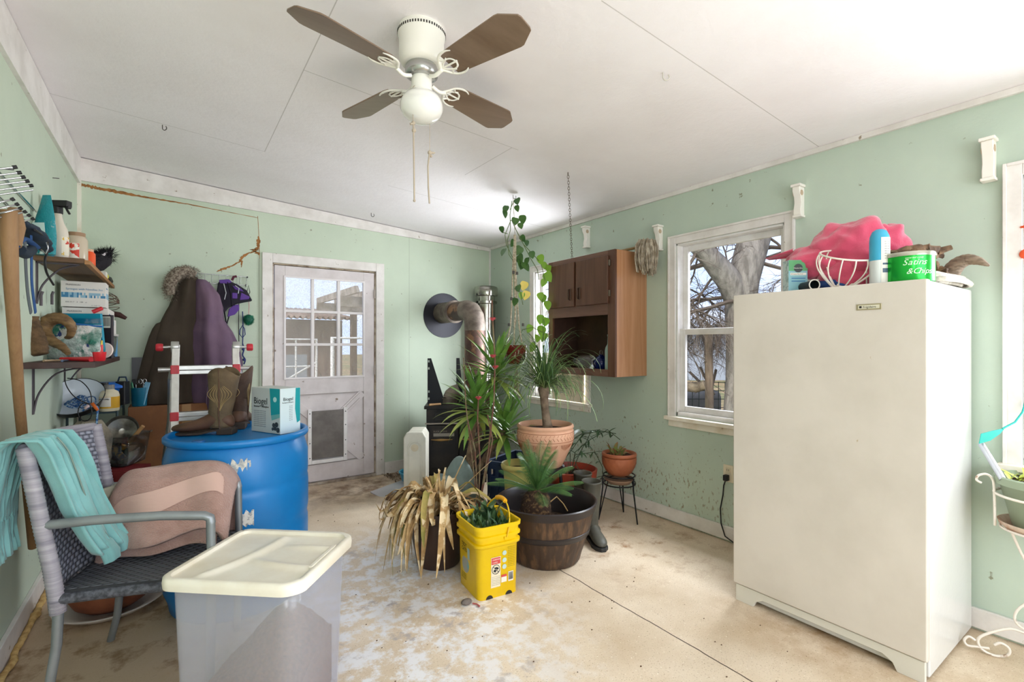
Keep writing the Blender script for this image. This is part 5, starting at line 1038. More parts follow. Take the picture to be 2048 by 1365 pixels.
mk=thing('glue_stick','red glue stick with a yellow cap standing on the dark shelf','glue stick',(-.345,3.70,ZL)); MB().lathe([(.0001,0),(.0135,0),(.0135,.085),(.0001,.085)],n=16).build('stick_body',mat('marker_red','#cf3a35',.4),mk); MB().lathe([(.011,.085),(.011,.11),(.0001,.112)],n=16).build('cap',mat('marker_yellow','#dcb62e',.4),mk)
single(MB().lathe([(.0001,-.004),(.045,-.004),(.048,0),(.045,.006),(.0001,.006)],n=28,rot=Matrix.Rotation(R_(80),4,'X').to_3x3()).build('pale_jar_disc',mat('lid_pinkish','#e6d3cb',.4)),'round pale pink lid leaning on the glue stick','lid',(-.335,3.80,ZL+.05),(0,0,R_(-25)))
sc2=thing('measuring_scoop','red plastic scoop lying along the front of the dark shelf','scoop',(-.36,3.30,ZL)); M_rd=mat('scoop_red','#c5232c',.3)
q=[P(122,716,2.50),P(150,716,2.48),P(183,713,2.44)]; o=V(-.36,3.30,ZL); zz=ZL+.012
MB().tube([V(a.x,a.y,zz)-o for a in q],[.009,.010,.014],8).build('handle',M_rd,sc2); qc=P(199,712,2.42)
MB().lathe([(.0001,.0),(.020,.0),(.026,.042),(.028,.043),(.023,.0),(.018,-.003),(.0001,-.004)],(qc.x-o.x,qc.y-o.y,.006),20).build('cup',M_rd,sc2)
r=random.Random(6)
for i,(nm,lb,c_) in enumerate((('kitchen_knife','brown handled knife lying on the near end of the dark shelf','#3d2f2a'),('pencil','thin red pencil lying beside the knife','#a83232'),('marker_pen','blue grey pen lying nearest the shelf edge','#51607a'),('paint_brush','pale wooden brush lying by the foot of the stout horn','#b79d7c'))):
    single(MB().tube([(0,-.07,.006),(0,.07,.006)],[.006,.004],6).build(nm,mat('col_'+nm,c_,.5)),lb,'utensil',(-.36-.04*i,3.28+.05*(i%2),ZL),(0,0,R_(r.uniform(-70,70))))
# hook rack with tools
hr=thing('hook_rail','steel double hook rail with black tips on the left wall','rack',(XL,3.1,1.95))
mb=MB(); tips=[]; up=[(25,335),(34,346),(42,355),(50,363),(58,372),(66,380)]; dn=[(22,400),(31,410),(38,418),(47,425),(55,432),(63,439)]
for k,((a,b),(c,d_)) in enumerate(zip(up,dn)):
    t1=PX(a,b,-.455); t2=PX(c,d_,-.475)
    yb=t1.y-.03; mb.tube([t1,V(-.555,yb+.005,t1.z-.045),V(-.57,yb,t1.z-.07),V(-.572,yb,t2.z-.03),V(-.555,yb,t2.z-.06),V(-.52,yb+.015,t2.z-.05),t2],.0036,6)
    if k<5: tips.append(MB().tube([t1,t1+(t1-V(-.555,yb,t1.z-.045)).normalized()*.012],.0065,8))
    tips.append(MB().tube([t2,t2+V(.009,.0,.006)],.0065,8))
a=PX(22,400,-.57); mb.tube([V(-.575,2.6,a.z+.08),V(-.575,3.45,a.z+.06)],.0045,6); mb.tube([V(-.575,2.6,a.z-.02),V(-.575,3.45,a.z-.04)],.0045,6)
mb.build('hooks',M_chrome,hr,True); 
for q_ in tips: q_.build('hook_tip',M_black,hr,True)
M_wh=wood('tool_handle_wood','#a5815a','#7c5a3a',6,2,.6,5)
q=[PX(u,v,x) for u,v,x in ((18,422,-.50),(18,470,-.50),(24,600,-.505),(38,800,-.515),(55,980,-.53),(66,1095,-.535))]
single(MB().tube([a-q[-1] for a in q],[.024,.026,.021,.018,.0175,.018],12).build('tool_handle',M_wh),'long pale wooden tool handle hanging down the left wall to near the floor','tool handle',tuple(q[-1]))
q=[PX(u,v,-.50) for u,v in ((29,418),(34,455),(31,493))]
single(MB().tube([a-q[0] for a in q],[.020,.026,.018],12).build('hammer_handle',M_wh),'short thick wooden handle hanging beside the long tool handle','tool handle',tuple(q[0]))
wp=thing('webbing_strap','blue and grey webbing straps knotted on the hook rail','strap',(-.50,3.2,1.6)); q=lambda L_,X=-.50: [PX(u,v,X) for u,v in L_]
M_st=mat('strap_blue','#2a5187',.8,bump=(200,.5,.003)); M_sg=mat('strap_grey','#5d6468',.85,bump=(200,.5,.003)); M_sdk=mat('strap_dark','#23303f',.85)
MB().tube(sm(q([(62,470),(63,520),(64,570),(71,625)])),.016,8,flat=.25).build('blue_strap',M_st,wp,True); MB().tube(sm(q([(50,480),(52,540),(56,590),(62,625)])),.017,8,flat=.25).build('grey_strap',M_sg,wp,True)
mb=MB(); kk=sm(q([(42,445),(62,462),(82,485),(95,503)]),6); mb.tube(kk,[.012+.028*math.sin(PI*(i+1)/(len(kk)+1))+.004*math.sin(i*1.7) for i in range(len(kk))],12,flat=.6); mb.tube(q([(38,500),(50,508),(62,500)]),.022,8); mb.build('strap_knot',M_sdk,wp,True)
MB().tube(sm(q([(30,492),(45,478),(60,485),(72,495)])),.016,8,flat=.6).build('blue_knot',M_st,wp,True)
MB().tube(sm(q([(70,460),(84,470),(95,485),(94,505),(90,520),(93,545),(107,570)],-.47)),.005,6).build('bungee_cord',M_black,wp,True)
MB().tube(q([(83,500),(91,508),(96,498),(93,484)],-.46),.003,6).build('strap_buckle',M_chrome,wp,True)
for i,(a,b) in enumerate((((82,608),(80,586)),((104,606),(105,585)))): 
    c=PX(a[0],a[1],-.56); single(MB().tube([(0,0,-.01),(0,0,.045),(.006,0,.065)],.007,6).build('nail_hook',M_iron),('left' if i==0 else 'right')+'-hand rusty iron peg standing up behind the teal folder','peg',(c.x,c.y,c.z),None,'rusty pegs on the left wall')
# nails and scuffs
for i,(u,v) in enumerate(((8,338),(105,356))):
    c=PX(u,v,XL); single(MB().tube([(0,0,0),(.03,0,.002)],.0025,6).build('wall_nail',M_iron),'bare nail '+('at the picture edge above the hook rail' if i==0 else 'high on the left wall above the spray bottle'),'nail',(c.x,c.y,c.z))
# ---------------- cart under the shelves ----------------
M_gr=mat('cart_green','#3c4f52',.5,.3)
ca_=thing('metal_cart','dark green metal frame rack below the shelves on the left wall','rack',(-.43,4.45,0)); X0,X1,Y0,Y1=-.555,-.305,4.2,4.72
mb=MB()
for y in (Y0,Y1): mb.tube([(X0,y,0),(X0,y,.90),(X0+.01,y,.915),(X1-.01,y,.915),(X1,y,.90),(X1,y,0)],.007,8)
mb.build('end_frame',M_gr,ca_,True)
for z in (.87,.52,.20): MB().bb(X0,X1,Y0,Y1,z,z+.02).build('cart_shelf',M_gr,ca_,True)
bw=thing('enamel_basin','large white enamel basin tilted on the cart with dark outside','basin',(-.40,4.10,.99)); nb_=V(-F_[0]*.62+Rr[0]*.28,-F_[1]*.62+Rr[1]*.28,.72).normalized(); RB=nb_.to_track_quat('Z','Y').to_matrix()
bw.location=(P(152,795,3.12).x,P(152,795,3.12).y,P(152,800,3.12).z)
MB().lathe([(.0001,-.06),(.08,-.055),(.125,-.02),(.148,.03),(.152,.035)],n=40,rot=RB).build('basin_inside',mat('enamel_white','#dfe5ee',.25),bw); MB().lathe([(.0001,-.066),(.082,-.061),(.13,-.024),(.152,.028),(.156,.036),(.152,.038)],n=40,rot=RB).build('basin_outside',M_black,bw)
rp=thing('rope_bundle','tangle of thin blue rope lying in the enamel basin','rope',tuple(bw.location)); r=random.Random(12); mb=MB()
for k in range(9):
    c=RB@V(r.uniform(-.03,.06),r.uniform(-.05,.02),-.015+r.uniform(0,.03)); R0=r.uniform(.025,.05); ax=r.uniform(-.5,.5); mb.tube([c+RB@V(R0*math.cos(t),R0*math.sin(t),.012*math.sin(2*t+ax)) for t in [2*PI*i/18 for i in range(18)]],.0038,5,closed=True)
mb.build('rope_coils',mat('rope_blue','#2f5d97',.7,var=('#a9c4dc',80,.5,.6)),rp); MB().tube([P(u,v,2.98) for u,v in ((165,822),(185,808),(196,815),(193,850),(191,880),(188,900))],.006,6).build('rope_tail',mat('rope_light','#8fb2cc',.7,var=('#2f5d97',60,.45,.55)),rp,True)
wl=thing('wire_snare','black wire loop with an orange tag hanging from the basin','wire',tuple(P(170,830,2.95))); mb=MB()
mb.tube(sm([P(u,v,2.93) for u,v in ((130,745),(132,770),(150,795),(178,808),(183,800),(178,780),(160,762),(135,757))]),.003,6); mb.tube([P(170+14*math.cos(t),825+18*math.sin(t),2.93) for t in [2*PI*i/16 for i in range(16)]],.003,6,closed=True); mb.build('wire_loop',M_black,wl,True)
for nm,m,pp in (('orange_tag',mat('tag_orange','#e06a22',.6),((180,808),(187,805),(198,820),(193,823))),('pink_tag',mat('tag_pink','#e3c4c8',.6),((176,809),(180,813),(171,820),(167,817)))):
    vs=[P(u,v,2.92) for u,v in pp]; MB().add(vs,[(0,1,2,3)]).build(nm,m,wl,True,solid=.001)
jg=thing('plastic_jug','cream plastic jug with a moulded handle behind the medicine bottle','jug',(-.42,4.32,.892),R_(-30))
MB().loft([rrect(.15,.09,.03,0,5),rrect(.155,.095,.03,.02,5),rrect(.155,.095,.03,.11,5),rrect(.12,.075,.03,.135,5,0,(.012,0)),rrect(.05,.045,.02,.15,5,0,(.045,0)),rrect(.045,.042,.02,.165,5,0,(.045,0))]).build('jug_body',mat('jug_cream','#ded9c4',.4),jg)
MB().tube([(-.065,0,.10),(-.075,0,.135),(-.05,0,.158),(-.0,0,.155),(.025,0,.135)],.013,10).build('handle',mat('jug_cream','#ded9c4',.4),jg); MB().lathe([(.0001,.160),(.024,.160),(.024,.18),(.0001,.18)],(.045,0,0),18).build('cap',M_black,jg)
mdb=thing('medicine_bottle','white plastic bottle with a yellow band and grey cap on the cart','bottle',(P(219,800,3.22).x,P(219,800,3.22).y,.892),R_(-30))
MB().lathe([(.0001,0),(.05,0),(.053,.006),(.053,.105),(.046,.128),(.026,.14),(.024,.146),(.0001,.146)],n=30).build('bottle_body',mat('bottle_ivory','#ded4b8',.4),mdb); MB().lathe([(.0001,.144),(.027,.144),(.027,.172),(.0001,.174)],n=20).build('cap',mat('cap_grey','#7d7a76',.4),mdb)
MB().lathe([(.0535,.02),(.0535,.095)],n=30).build('yellow_band',mat('band_yellow','#d8a529',.5),mdb); mb=MB(); curvedec(mb,R_(-85),.062,.07,.062,.0545,2,10,0); mb.build('label_wrap',M_wht,mdb); txt('NOROMIN',.013,(-.026,-.0555,.076),(PI/2,0,0),M_ink,mdb); 
single(MB().loft([rrect(.22,.13,.03,0,5),rrect(.25,.16,.03,.12,5),rrect(.27,.18,.03,.125,5),rrect(.27,.18,.03,.14,5),rrect(.20,.12,.03,.165,5)]).build('blue_tub',mat('tub_blue','#1463c0',.35)),'bright blue plastic tub with lid at the back of the cart','tub',(-.43,4.58,.892),(0,0,R_(10)))
sp_=thing('black_speaker','small black boxy radio standing beside the blue tub','radio',(-.30,4.56,.892),R_(-20)); MB().bb(-.03,.03,-.04,.04,0,.17).build('radio_case',M_black,sp_,bevel=.006); MB().tube([(-.03,0,.165),(-.02,0,.2),(.02,0,.2),(.03,0,.165)],.006,8).build('handle',mat('handle_navy','#1d3450',.4),sp_)
cp=thing('pen_cup','dark teal cup holding scissors and pens at the corner of the cardboard box','cup',(-.205,4.63,.866)); MB().lathe([(.0001,0),(.044,0),(.046,.005),(.052,.14),(.049,.14),(.043,.01)],n=28).build('cup_body',mat('cup_teal','#0f5d78',.3),cp)
for i,(dx,dy,h,m,nm,lb) in enumerate(((-.02,.0,.20,M_black,'scissors','black handled scissors standing in the teal cup'),(.02,.01,.20,M_chrome,'scissors','steel scissors leaning at the front of the teal cup'))):
    s_=thing(nm,lb,'scissors',(-.205+dx,4.63+dy,.88)); mb=MB(); mb.tube([(0,0,0),(.004*i,0,.15)],.005,6); mb.build('blade',M_chrome,s_); mb=MB()
    for q_ in (-1,1): mb.tube([(q_*.013+.011*math.cos(t),0,.17+.018*math.sin(t)) for t in [2*PI*k/14 for k in range(14)]],.0035,6,closed=True)
    mb.build('finger_grips',m,s_)
single(MB().bb(-.018,.018,-.002,.002,0,.17).build('paper_card',mat('card_blue','#8cc3e0',.6)),'pale blue folded card sticking out of the teal cup','card',(-.19,4.60,.88),(R_(-8),R_(10),R_(-30)))
single(MB().lathe([(.0001,.0),(.007,0),(.007,.16),(.002,.175),(.0001,.176)],n=8).build('green_pen',mat('pen_green','#1d6a4a',.4)),'green pen standing in the teal cup','pen',(-.225,4.615,.88),(R_(6),R_(-8),0))
# clear bins with clutter
M_cl=glassmat('clear_bin','#eceeee',.2,.42,'#c9ccd0',9)
def clearbin(label,u,v,D,w,d_,h,z,rz):
    c=P(u,v,D); t=thing('clear_bin',label,'bin',(c.x,c.y,z),rz,'clear plastic bins below the shelves')
    MB().loft([rrect(w*.84,d_*.84,.03,0,5),rrect(w,d_,.035,h,5)],caps=False).add([tuple(p) for p in rrect(w*.84,d_*.84,.03,0.001,5)],[tuple(range(24))]).build('bin_wall',M_cl,t,solid=.002)
    MB().loft([rrect(w,d_,.035,h-.005,5),rrect(w+.022,d_+.022,.04,h-.003,5),rrect(w+.022,d_+.022,.04,h+.004,5),rrect(w,d_,.035,h+.006,5)],caps=False).build('bin_rim',M_cl,t); return t
c1=clearbin('upper clear bin on the cart holding a metal pan and yellow packets',232,870,3.22,.30,.26,.19,.545,R_(-30)); c2=clearbin('lower clear bin beneath, holding brushes and sticks',246,940,3.1,.30,.26,.17,.25,R_(-30))
bs=single(MB().box((0,0,0),(.30,.24,.25)).build('cardboard_carton',mat('cardboard_dark','#3b2a24',.8),bevel=.004),'dark carton on the floor supporting the lower clear bin','box',(c2.location.x,c2.location.y,.125),(0,0,R_(-30)))
bs2=single(MB().box((0,0,0),(.26,.2,.105)).build('red_box',mat('red_card','#7e1f26',.6),bevel=.004),'dark red box between the two clear bins','box',(c2.location.x-.02,c2.location.y+.05,.485),(0,0,R_(-30)))
pn=thing('metal_pan','dented metal pan lying on its side in the upper clear bin','pan',(c1.location.x+.03,c1.location.y,.76),R_(-30)); MB().lathe([(.0001,-.04),(.06,-.038),(.085,-.01),(.09,.03),(.093,.032),(.088,-.012),(.0001,-.046)],n=32,rot=(Matrix.Rotation(R_(70),4,'X')@Matrix.Rotation(R_(30),4,'Y')).to_3x3()).build('pan_body',mat('tin','#a5a49d',.3,.8,var=('#6f6c64',9,.4,.6)),pn)
single(MB().tube([(0,0,0),(.09,.0,.11)],[.014,.012],8).build('wooden_stick',mat('stick_tan','#b48a5c',.6)),'flat tan wooden stick leaning out of the upper clear bin','stick',(c1.location.x+.07,c1.location.y-.06,.68),(0,0,R_(-30)))
pk=MB(); r=random.Random(15)
for i in range(10): pk.box((r.uniform(-.08,.08),r.uniform(-.09,0),r.uniform(.03,.12)),(.05,.01,.04),(r.uniform(-1,1),r.uniform(-1,1),r.uniform(-1,1)))
single(pk.build('seed_packets',mat('packet_yellow','#c9973f',.5,var=('#4a4f58',18,.45,.55))),'jumble of yellow and grey packets inside the upper clear bin','packets',(c1.location.x,c1.location.y,.548),(0,0,R_(-30))); bpy.data.objects['seed_packets']['kind']='stuff'
pk=MB()
for i in range(8): a=r.uniform(-.8,.8); pk.tube([(r.uniform(-.1,.0),r.uniform(-.08,.08),.06),(r.uniform(.0,.1),r.uniform(-.08,.08),.16)],.008,6)
single(pk.build('old_brushes',mat('brush_mix','#8b7a66',.7,var=('#c9c0b0',14,.45,.6))),'loose brushes and sticks piled in the lower clear bin','brushes',(c2.location.x,c2.location.y,.255),(0,0,R_(-30))); bpy.data.objects['old_brushes']['kind']='stuff'
single(MB().loft([ring((0,0,0),.10,.09,20),ring((0,0,.12),.13,.10,20,rip=(5,.1,0)),ring((.02,0,.26),.11,.09,20,rip=(6,.15,1)),ring((.03,0,.36),.05,.05,20,rip=(6,.2,1))]).build('grey_bag',mat('bag_grey','#6f6a62',.8,var=('#a59c88',7,.4,.6),bump=(14,1,.03))),'crumpled grey cloth bag stuffed between the chair and the cart','bag',(-.45,3.96,.50))
single(MB().box((0,0,.25),(.22,.2,.50)).build('dark_crate',M_black,bevel=.004),'black upright crate under the crumpled grey bag','crate',(-.45,3.96,0))
# big box and black panel behind the coats
bp=single(MB().bb(-.40,.18,0,.025,0,.36).build('black_display_screen',mat('panel_black','#18161a',.35)),'flat black screen standing on the cardboard box behind the coats','screen',(.14,4.80,.87))
cbx=thing('cardboard_box','tall plain brown cardboard box standing below the coats','box',(.14,4.70,0)); MB().bb(-.41,.25,-.13,.13,0,.865).build('carton',mat('cardboard_brown','#8d5f3c',.85,var=('#7a5032',4,.4,.6)),cbx,bevel=.004); MB().bb(-.08,-.02,-.1306,-.13,0,.865).build('tape',mat('tape','#a17a50',.4),cbx)
mbk=single(MB().bb(-.12,.12,-.12,.12,0,.80).build('black_bin',mat('bin_black','#222326',.5),bevel=.01),'black bin behind the drum holding a cream crate','bin',(.56,3.98,0)); 
cr_=thing('cream_basket','small cream plastic basket on the black bin behind the boots','basket',(.54,3.96,.80)); mb=MB()
for k in range(5): mb.loft([rrect(.13,.10,.01,.01+.02*k,3),rrect(.134,.104,.01,.022+.02*k,3)])
mb.build('basket_weave',mat('basket_cream','#d8c49f',.6),cr_)
# ---------------- stove, pipes, heater in the back corner ----------------
M_cast=mat('cast_iron','#232123',.5,.35,var=('#39332f',5,.45,.7),bump=(30,.2,.003)); M_rust=mat('rust_pipe','#6b5148',.55,.45,var=('#4a3b38',4,.4,.65),spots=[('#8f6a50',9,.55,.62)]); M_dust=mat('dusty_metal','#8d8176',.6,.45,var=('#5e534b',6,.4,.65))
st=thing('wood_stove','black cast iron wood stove standing across the back corner','stove',(1.96,4.257,0),R_(-30))
MB().bb(.02,.62,.02,.46,.08,.715).build('firebox',M_cast,st,bevel=.006); MB().bb(0,.64,0,.48,.715,.745).build('top_plate',M_cast,st,bevel=.004)
for x in (.05,.57):
    for y in (.05,.41): MB().bb(x-.025,x+.025,y-.025,y+.025,0,.08).build('leg',M_cast,st)
MB().bb(.10,.56,-.0,.02,.60,.68).build('louvre_panel',M_black,st,bevel=.002); mb=MB()
for i in range(4): mb.bb(.12,.54,-.008,.0,.61+i*.017,.617+i*.017)
mb.build('louvre',M_cast,st)
for a,b in ((.05,.325),(.335,.60)):
    dd=MB().bb(a,b,-.02,.02,.16,.565).build('stove_door',M_cast,st,bevel=.006); MB().bb(a+.03,b-.03,-.026,-.02,.38,.535).build('raised_panel',M_cast,dd,bevel=.003)
    MB().tube([(a+.02,-.03,.43),(a+.06,-.045,.43),(a+.11,-.05,.43),(a+.16,-.045,.43),(a+.22,-.03,.43)],[.005,.009,.014,.009,.004],10).build('spring_handle',mat('brass_old','#8c6f45',.35,.8),dd)
    MB().bb(a+.04,b-.04,-.0275,-.026,.46,.49).build('name_strip',mat('strip_pale','#8b857c',.5),dd)
MB().bb(.01,.63,-.03,.0,.575,.585).build('warming_ledge',mat('ledge','#9a9086',.5,.3),st)
txt('BUCK STOVE',.022,(.09,-.0285,.50),(PI/2,0,0),M_dust,st)
pp=thing('stove_pipe','rusty brown stove pipe elbowing from the stove into the back wall','pipe',(2.45,4.14,.745)); px_,py_=2.45,4.14
mb=MB(); mb.tube([(px_,py_,.745),(px_,py_,1.52)],.101,32); mb.build('vertical_pipe',M_rust,pp,True)
mb=MB(); mb.tube([(px_,py_,1.50),(px_,py_,1.53)],.104,32)
el=[(px_,py_,1.47),(px_,py_,1.50)]+[(px_,py_+.15*(1-math.cos(t)),1.53+.0+.15*math.sin(t)) for t in (0,R_(30),R_(60),R_(90))]+[(px_,py_+.18,1.68)]
mb.tube(el,.103,32); mb.build('elbow',M_dust,pp,True,ang=25)
MB().tube([(px_,py_+.14,1.68),(px_,py_+.42,1.68)],.100,32).build('horizontal_pipe',M_rust,pp,True)
MB().tube([(px_,py_+.40,1.68),(px_,YB-.005,1.68)],.113,32).tube([(px_,py_+.405,1.68),(px_,py_+.43,1.68)],.121,32).build('wall_sleeve',M_dust,pp,True)
MB().lathe([(.0001,0),(.245,0),(.247,.004),(.245,.008),(.0001,.008)],(2.47,YB-.001,1.655),48,rot=Matrix.Rotation(PI/2,4,'X').to_3x3()).build('wall_plate',mat('plate_black','#2a2a30',.35,.5),pp,True)
M_ss=mat('stainless','#c3c1b8',.16,1,var=('#8e8c84',3,.4,.6))
cp_=thing('chimney_section','tall stainless steel chimney section with a cap standing in the corner','chimney',(2.885,4.63,0))
MB().lathe([(.0001,0),(.104,0),(.104,1.80),(.0001,1.80)],n=40).build('outer_pipe',M_ss,cp_)
MB().lathe([(.10,1.78),(.125,1.79),(.126,1.815),(.10,1.82),(.10,1.87),(.13,1.875),(.135,1.90),(.135,1.955),(.128,1.975),(.10,1.985),(.0001,1.988)],n=40).build('rain_cap',M_ss,cp_)
for nm,x,y,h,w_ in (('left',.02,.22,.45,.17),('right',.30,.30,.45,.07)):
    t=thing('shelf_bracket_plate','%s black triangular steel bracket standing on the stove top'%('wide' if nm=='left' else 'narrow'),'bracket',(0,0,.745),0)
    c=Matrix.Translation((1.96,4.257,0))@Matrix.Rotation(R_(-30),4,'Z')@V(x,y,0); t.location=(c.x,c.y,.745); t.rotation_euler=(0,0,R_(-33))
    MB().prism([(0,0),(w_,0),(.03,h),(0,h)],.004,Matrix.Rotation(PI/2,4,'X')).build('gusset',mat('plate_black','#2a2a30',.35,.5),t); MB().bb(-.002,.002,-.03,.0,0,h).build('flange',M_black,t)
    for z in (.04,.11,.34,.41): MB().bb(.003,.018,-.034,-.03,z,z+.022).build('slot',mat('slot_pale','#c9d3cc',.6),t) if nm=='left' else None
c=Matrix.Translation((1.96,4.257,0))@Matrix.Rotation(R_(-30),4,'Z')@V(.24,.20,0)
el2=thing('loose_elbow','dusty grey pipe elbow lying on top of the stove','pipe elbow',(c.x,c.y,.745),R_(-30)); MB().lathe([(.075,0),(.075,.05)],n=30,capb=True).tube([(0,0,.05),(.012,.0,.085),(.045,0,.115),(.09,0,.13)],[.075,.073,.07,.066],30).lathe([(.079,.045),(.081,.052),(.079,.06)],n=30).build('elbow_body',M_dust,el2,ang=25)
c2_=Matrix.Translation((1.96,4.257,0))@Matrix.Rotation(R_(-30),4,'Z')@V(.10,.03,0)
tag(MB().tube([(-.06,0,.012),(.06,.0,.012)],.011,9).build('wood_stick',mat('stick_ochre','#b08a60',.7)),'short ochre stick on the front edge of the stove top','stick').location=(c2_.x,c2_.y,.745)
# cream radiator heater, basin, clutter by the door
M_rad=mat('heater_cream','#dcd9cc',.4,var=('#c9c6b8',5,.4,.7))
rc=P(830,690,4.2); ht=thing('oil_heater','cream oil-filled heater seen end-on between the door and the stove','heater',(rc.x,rc.y,0),-R_(32))
def fin(y,w,name='fin'):
    h=.575; out=[(-w/2,.03),(w/2,.03),(w/2,h-.05),(w/2-.03,h),(-w/2+.03,h),(-w/2,h-.05)]; return MB().prism(out,.03,Matrix.Translation((0,y,0))@Matrix.Rotation(PI/2,4,'X')).build(name,M_rad,ht,bevel=.012,seg=3)
fin(0,.195,'end_panel')
for k in range(5): fin(.05+k*.05,.18)
mb=MB()
for r_ in (.062,.048): mb.tube([(.0+r_*math.cos(t)*1.0,-.017,(.43 if math.sin(t)>=0 else .12)+r_*math.sin(t)) for t in [2*PI*i/28 for i in range(28)]],.004,5,closed=True)
mb.build('pressed_ridge',M_rad,ht); MB().lathe([(.0001,0),(.03,0),(.032,.004),(.0001,.008)],(0,-.016,.44),24,rot=Matrix.Rotation(PI/2,4,'X').to_3x3()).build('round_boss',mat('boss_tan','#cfc3a8',.4),ht)
for y in (.02,.24): MB().bb(-.09,.09,y-.02,y+.02,0,.03).build('foot',M_black,ht)
bc_=P(828,690,4.62); tag(MB().lathe([(.0001,0),(.10,0),(.135,.12),(.142,.12),(.142,.13),(.13,.128),(.095,.008),(.0001,.008)],n=36).build('plastic_basin',mat('basin_blue','#46a3c4',.4)),'light blue plastic basin on the floor behind the cream heater','basin').location=(bc_.x,bc_.y,0)
wd=thing('wood_offcut','brown wood offcut lying on the floor in front of the cream heater','wood',(1.60,4.02,0),R_(20)); MB().bb(-.10,.22,-.04,.04,0,.04).build('plank',wood('plank_wood','#8c6c4f','#6a4f38',5,0,.7,6),wd,bevel=.003)
lp=thing('thin_laptop','pale grey flat tray lying on the wood offcut near the door','tray',(1.62,4.17,.052),R_(5)); MB().bb(-.17,.17,-.11,.11,0,.012).build('tray_body',mat('laptop_grey','#bdbcc0',.35,.3),lp,bevel=.005); MB().bb(.02,.14,-.1105,-.109,.002,.009).build('slot',M_black,lp)
lp.location=(1.64,4.22,.01); lp.rotation_euler=(R_(5),R_(-6),R_(12))
mb=MB(); r=random.Random(21)
for i in range(160): mb.blade((r.uniform(1.75,2.15),r.uniform(4.25,4.8) if r.random()<.5 else r.uniform(4.55,4.8),.004),r.uniform(0,6.3),r.uniform(0,.4),r.uniform(.02,.06),.012,.3,2)
tag(mb.build('leaf_litter',mat('litter','#5a4636',.9)),'dark leaf litter scattered on the floor by the back wall','leaf litter',kind='stuff')
tpn=MB().grid(lambda u,v: V(-.2+u*.4,-.14+v*.28,.02+.24*math.sin(PI*u)**.6*math.sin(PI*v)**.6*(1+.35*math.sin(u*8+v*3))),30,24); c=P(905,690,3.75)
o=tpn.build('folded_tarp',mat('tarp_green','#7f8f89',.6,var=('#616f6b',6,.4,.65)),solid=.012); o.location=(c.x,c.y,.06); tag(o,'grey green folded tarp bunched on the floor in front of the stove','tarp')
o.location=(c.x,c.y,.10); o.scale=(1,1,1.2)
# ---------------- floor pots ----------------
def pot(t,prof,m,n=40,name='pot',**k): return MB().lathe(prof,n=n,**k).build(name,m,t,ang=k.get('ang',38) if False else 38)
def soil(t,r,z): return MB().lathe([(.0001,z+.01),(r*.6,z+.006),(r,z)],n=28).build('soil',M_soil,t)
# ribbed brown pot with dead strap leaves
dp=thing('dead_plant_pot','ribbed dark brown pot with dried straw-coloured strap leaves hanging over it','potted plant',(1.335,2.69,0))
M_br=mat('pot_brown','#3f2b22',.4,var=('#2e201a',5,.4,.7))
pot(dp,[(.0001,0),(.12,0),(.13,.01),(.16,.16),(.176,.285),(.192,.30),(.196,.325),(.19,.345),(.18,.342),(.168,.29),(.0001,.29)],M_br,96,fn=lambda a,z: 1+(.012*math.sin(48*a) if .02<z<.29 else 0)); soil(dp,.165,.30)
M_dl=mat('dead_leaf','#c9aa78',.8,var=('#9a7547',9,.38,.66),spots=[('#e0cba4',14,.52,.58)],bump=(50,.4,.003)); M_dl2=mat('dead_leaf_olive','#8b8443',.7,var=('#b7a05e',9,.4,.6))
def strap(mb,az,r0,h,out,drop,w,seed):
    r=random.Random(seed); c=V(math.cos(az),math.sin(az),0); s_=V(-math.sin(az),math.cos(az),0); tw=r.uniform(-.3,.3); P0=c*r0+V(0,0,.30)
    pts=[P0,P0+c*out*.25+V(0,0,h*.75),P0+c*out*.55+V(0,0,h),P0+c*out*.85+s_*tw*.1+V(0,0,h*.55),P0+c*out+s_*tw*.2+V(0,0,-drop*.4),P0+c*(out+.03*r.random())+s_*tw*.3+V(0,0,-drop)]
    n=14; L=[]
    for i in range(n+1):
        t=i/n*(len(pts)-1); a=int(min(t,len(pts)-2)); f=t-a; L.append(pts[a]*(1-f)+pts[a+1]*f)
    vs=[]; ph=r.uniform(0,6)
    for i,p in enumerate(L):
        t=i/n; ww=w*(.55+.6*math.sin(PI*min(1,t*.8+.1)))*(1-t**5*.85)*.5; d_=(L[min(i+1,n)]-L[max(i-1,0)]).normalized(); sd=(s_+V(0,0,.5*math.sin(t*4+ph))).normalized(); nn=d_.cross(sd)
        vs+=[p+sd*ww+nn*ww*.5,p,p-sd*ww+nn*ww*.5]
    fs=[]
    for i in range(n): fs+=[(i*3,i*3+1,i*3+4,i*3+3),(i*3+1,i*3+2,i*3+5,i*3+4)]
    mb.add(vs,fs)
ma=MB(); mc=MB(); r=random.Random(31)
for i in range(88):
    az=r.uniform(0,2*PI) if r.random()<.45 else R_(r.uniform(140,235)); down=r.random()<.62
    (mc if r.random()<.16 else ma) and strap(mc if r.random()<.16 else ma,az,r.uniform(.02,.12),r.uniform(.05,.20),r.uniform(.14,.27),r.uniform(.05,.30) if down else r.uniform(-.12,.02),r.uniform(.018,.042),i)
for i in range(40): a=r.uniform(0,6.28); ma.blade((r.uniform(-.1,.1),r.uniform(-.1,.1),.30),a,r.uniform(.7,1.5),r.uniform(.10,.26),r.uniform(.018,.034),r.uniform(.2,1.6),8,.4,lambda t: 1-.6*t)
for az,el,L in ((R_(35),R_(55),.36),(R_(0),R_(42),.42),(R_(100),R_(75),.24)): ma.blade((.02,0,.32),az-R_(20),el,L,.016,.05,6,.6,lambda t: 1-.5*t)
ma.build('dead_leaves',M_dl,dp,ang=80); mc.build('fading_leaves',M_dl2,dp,ang=80)
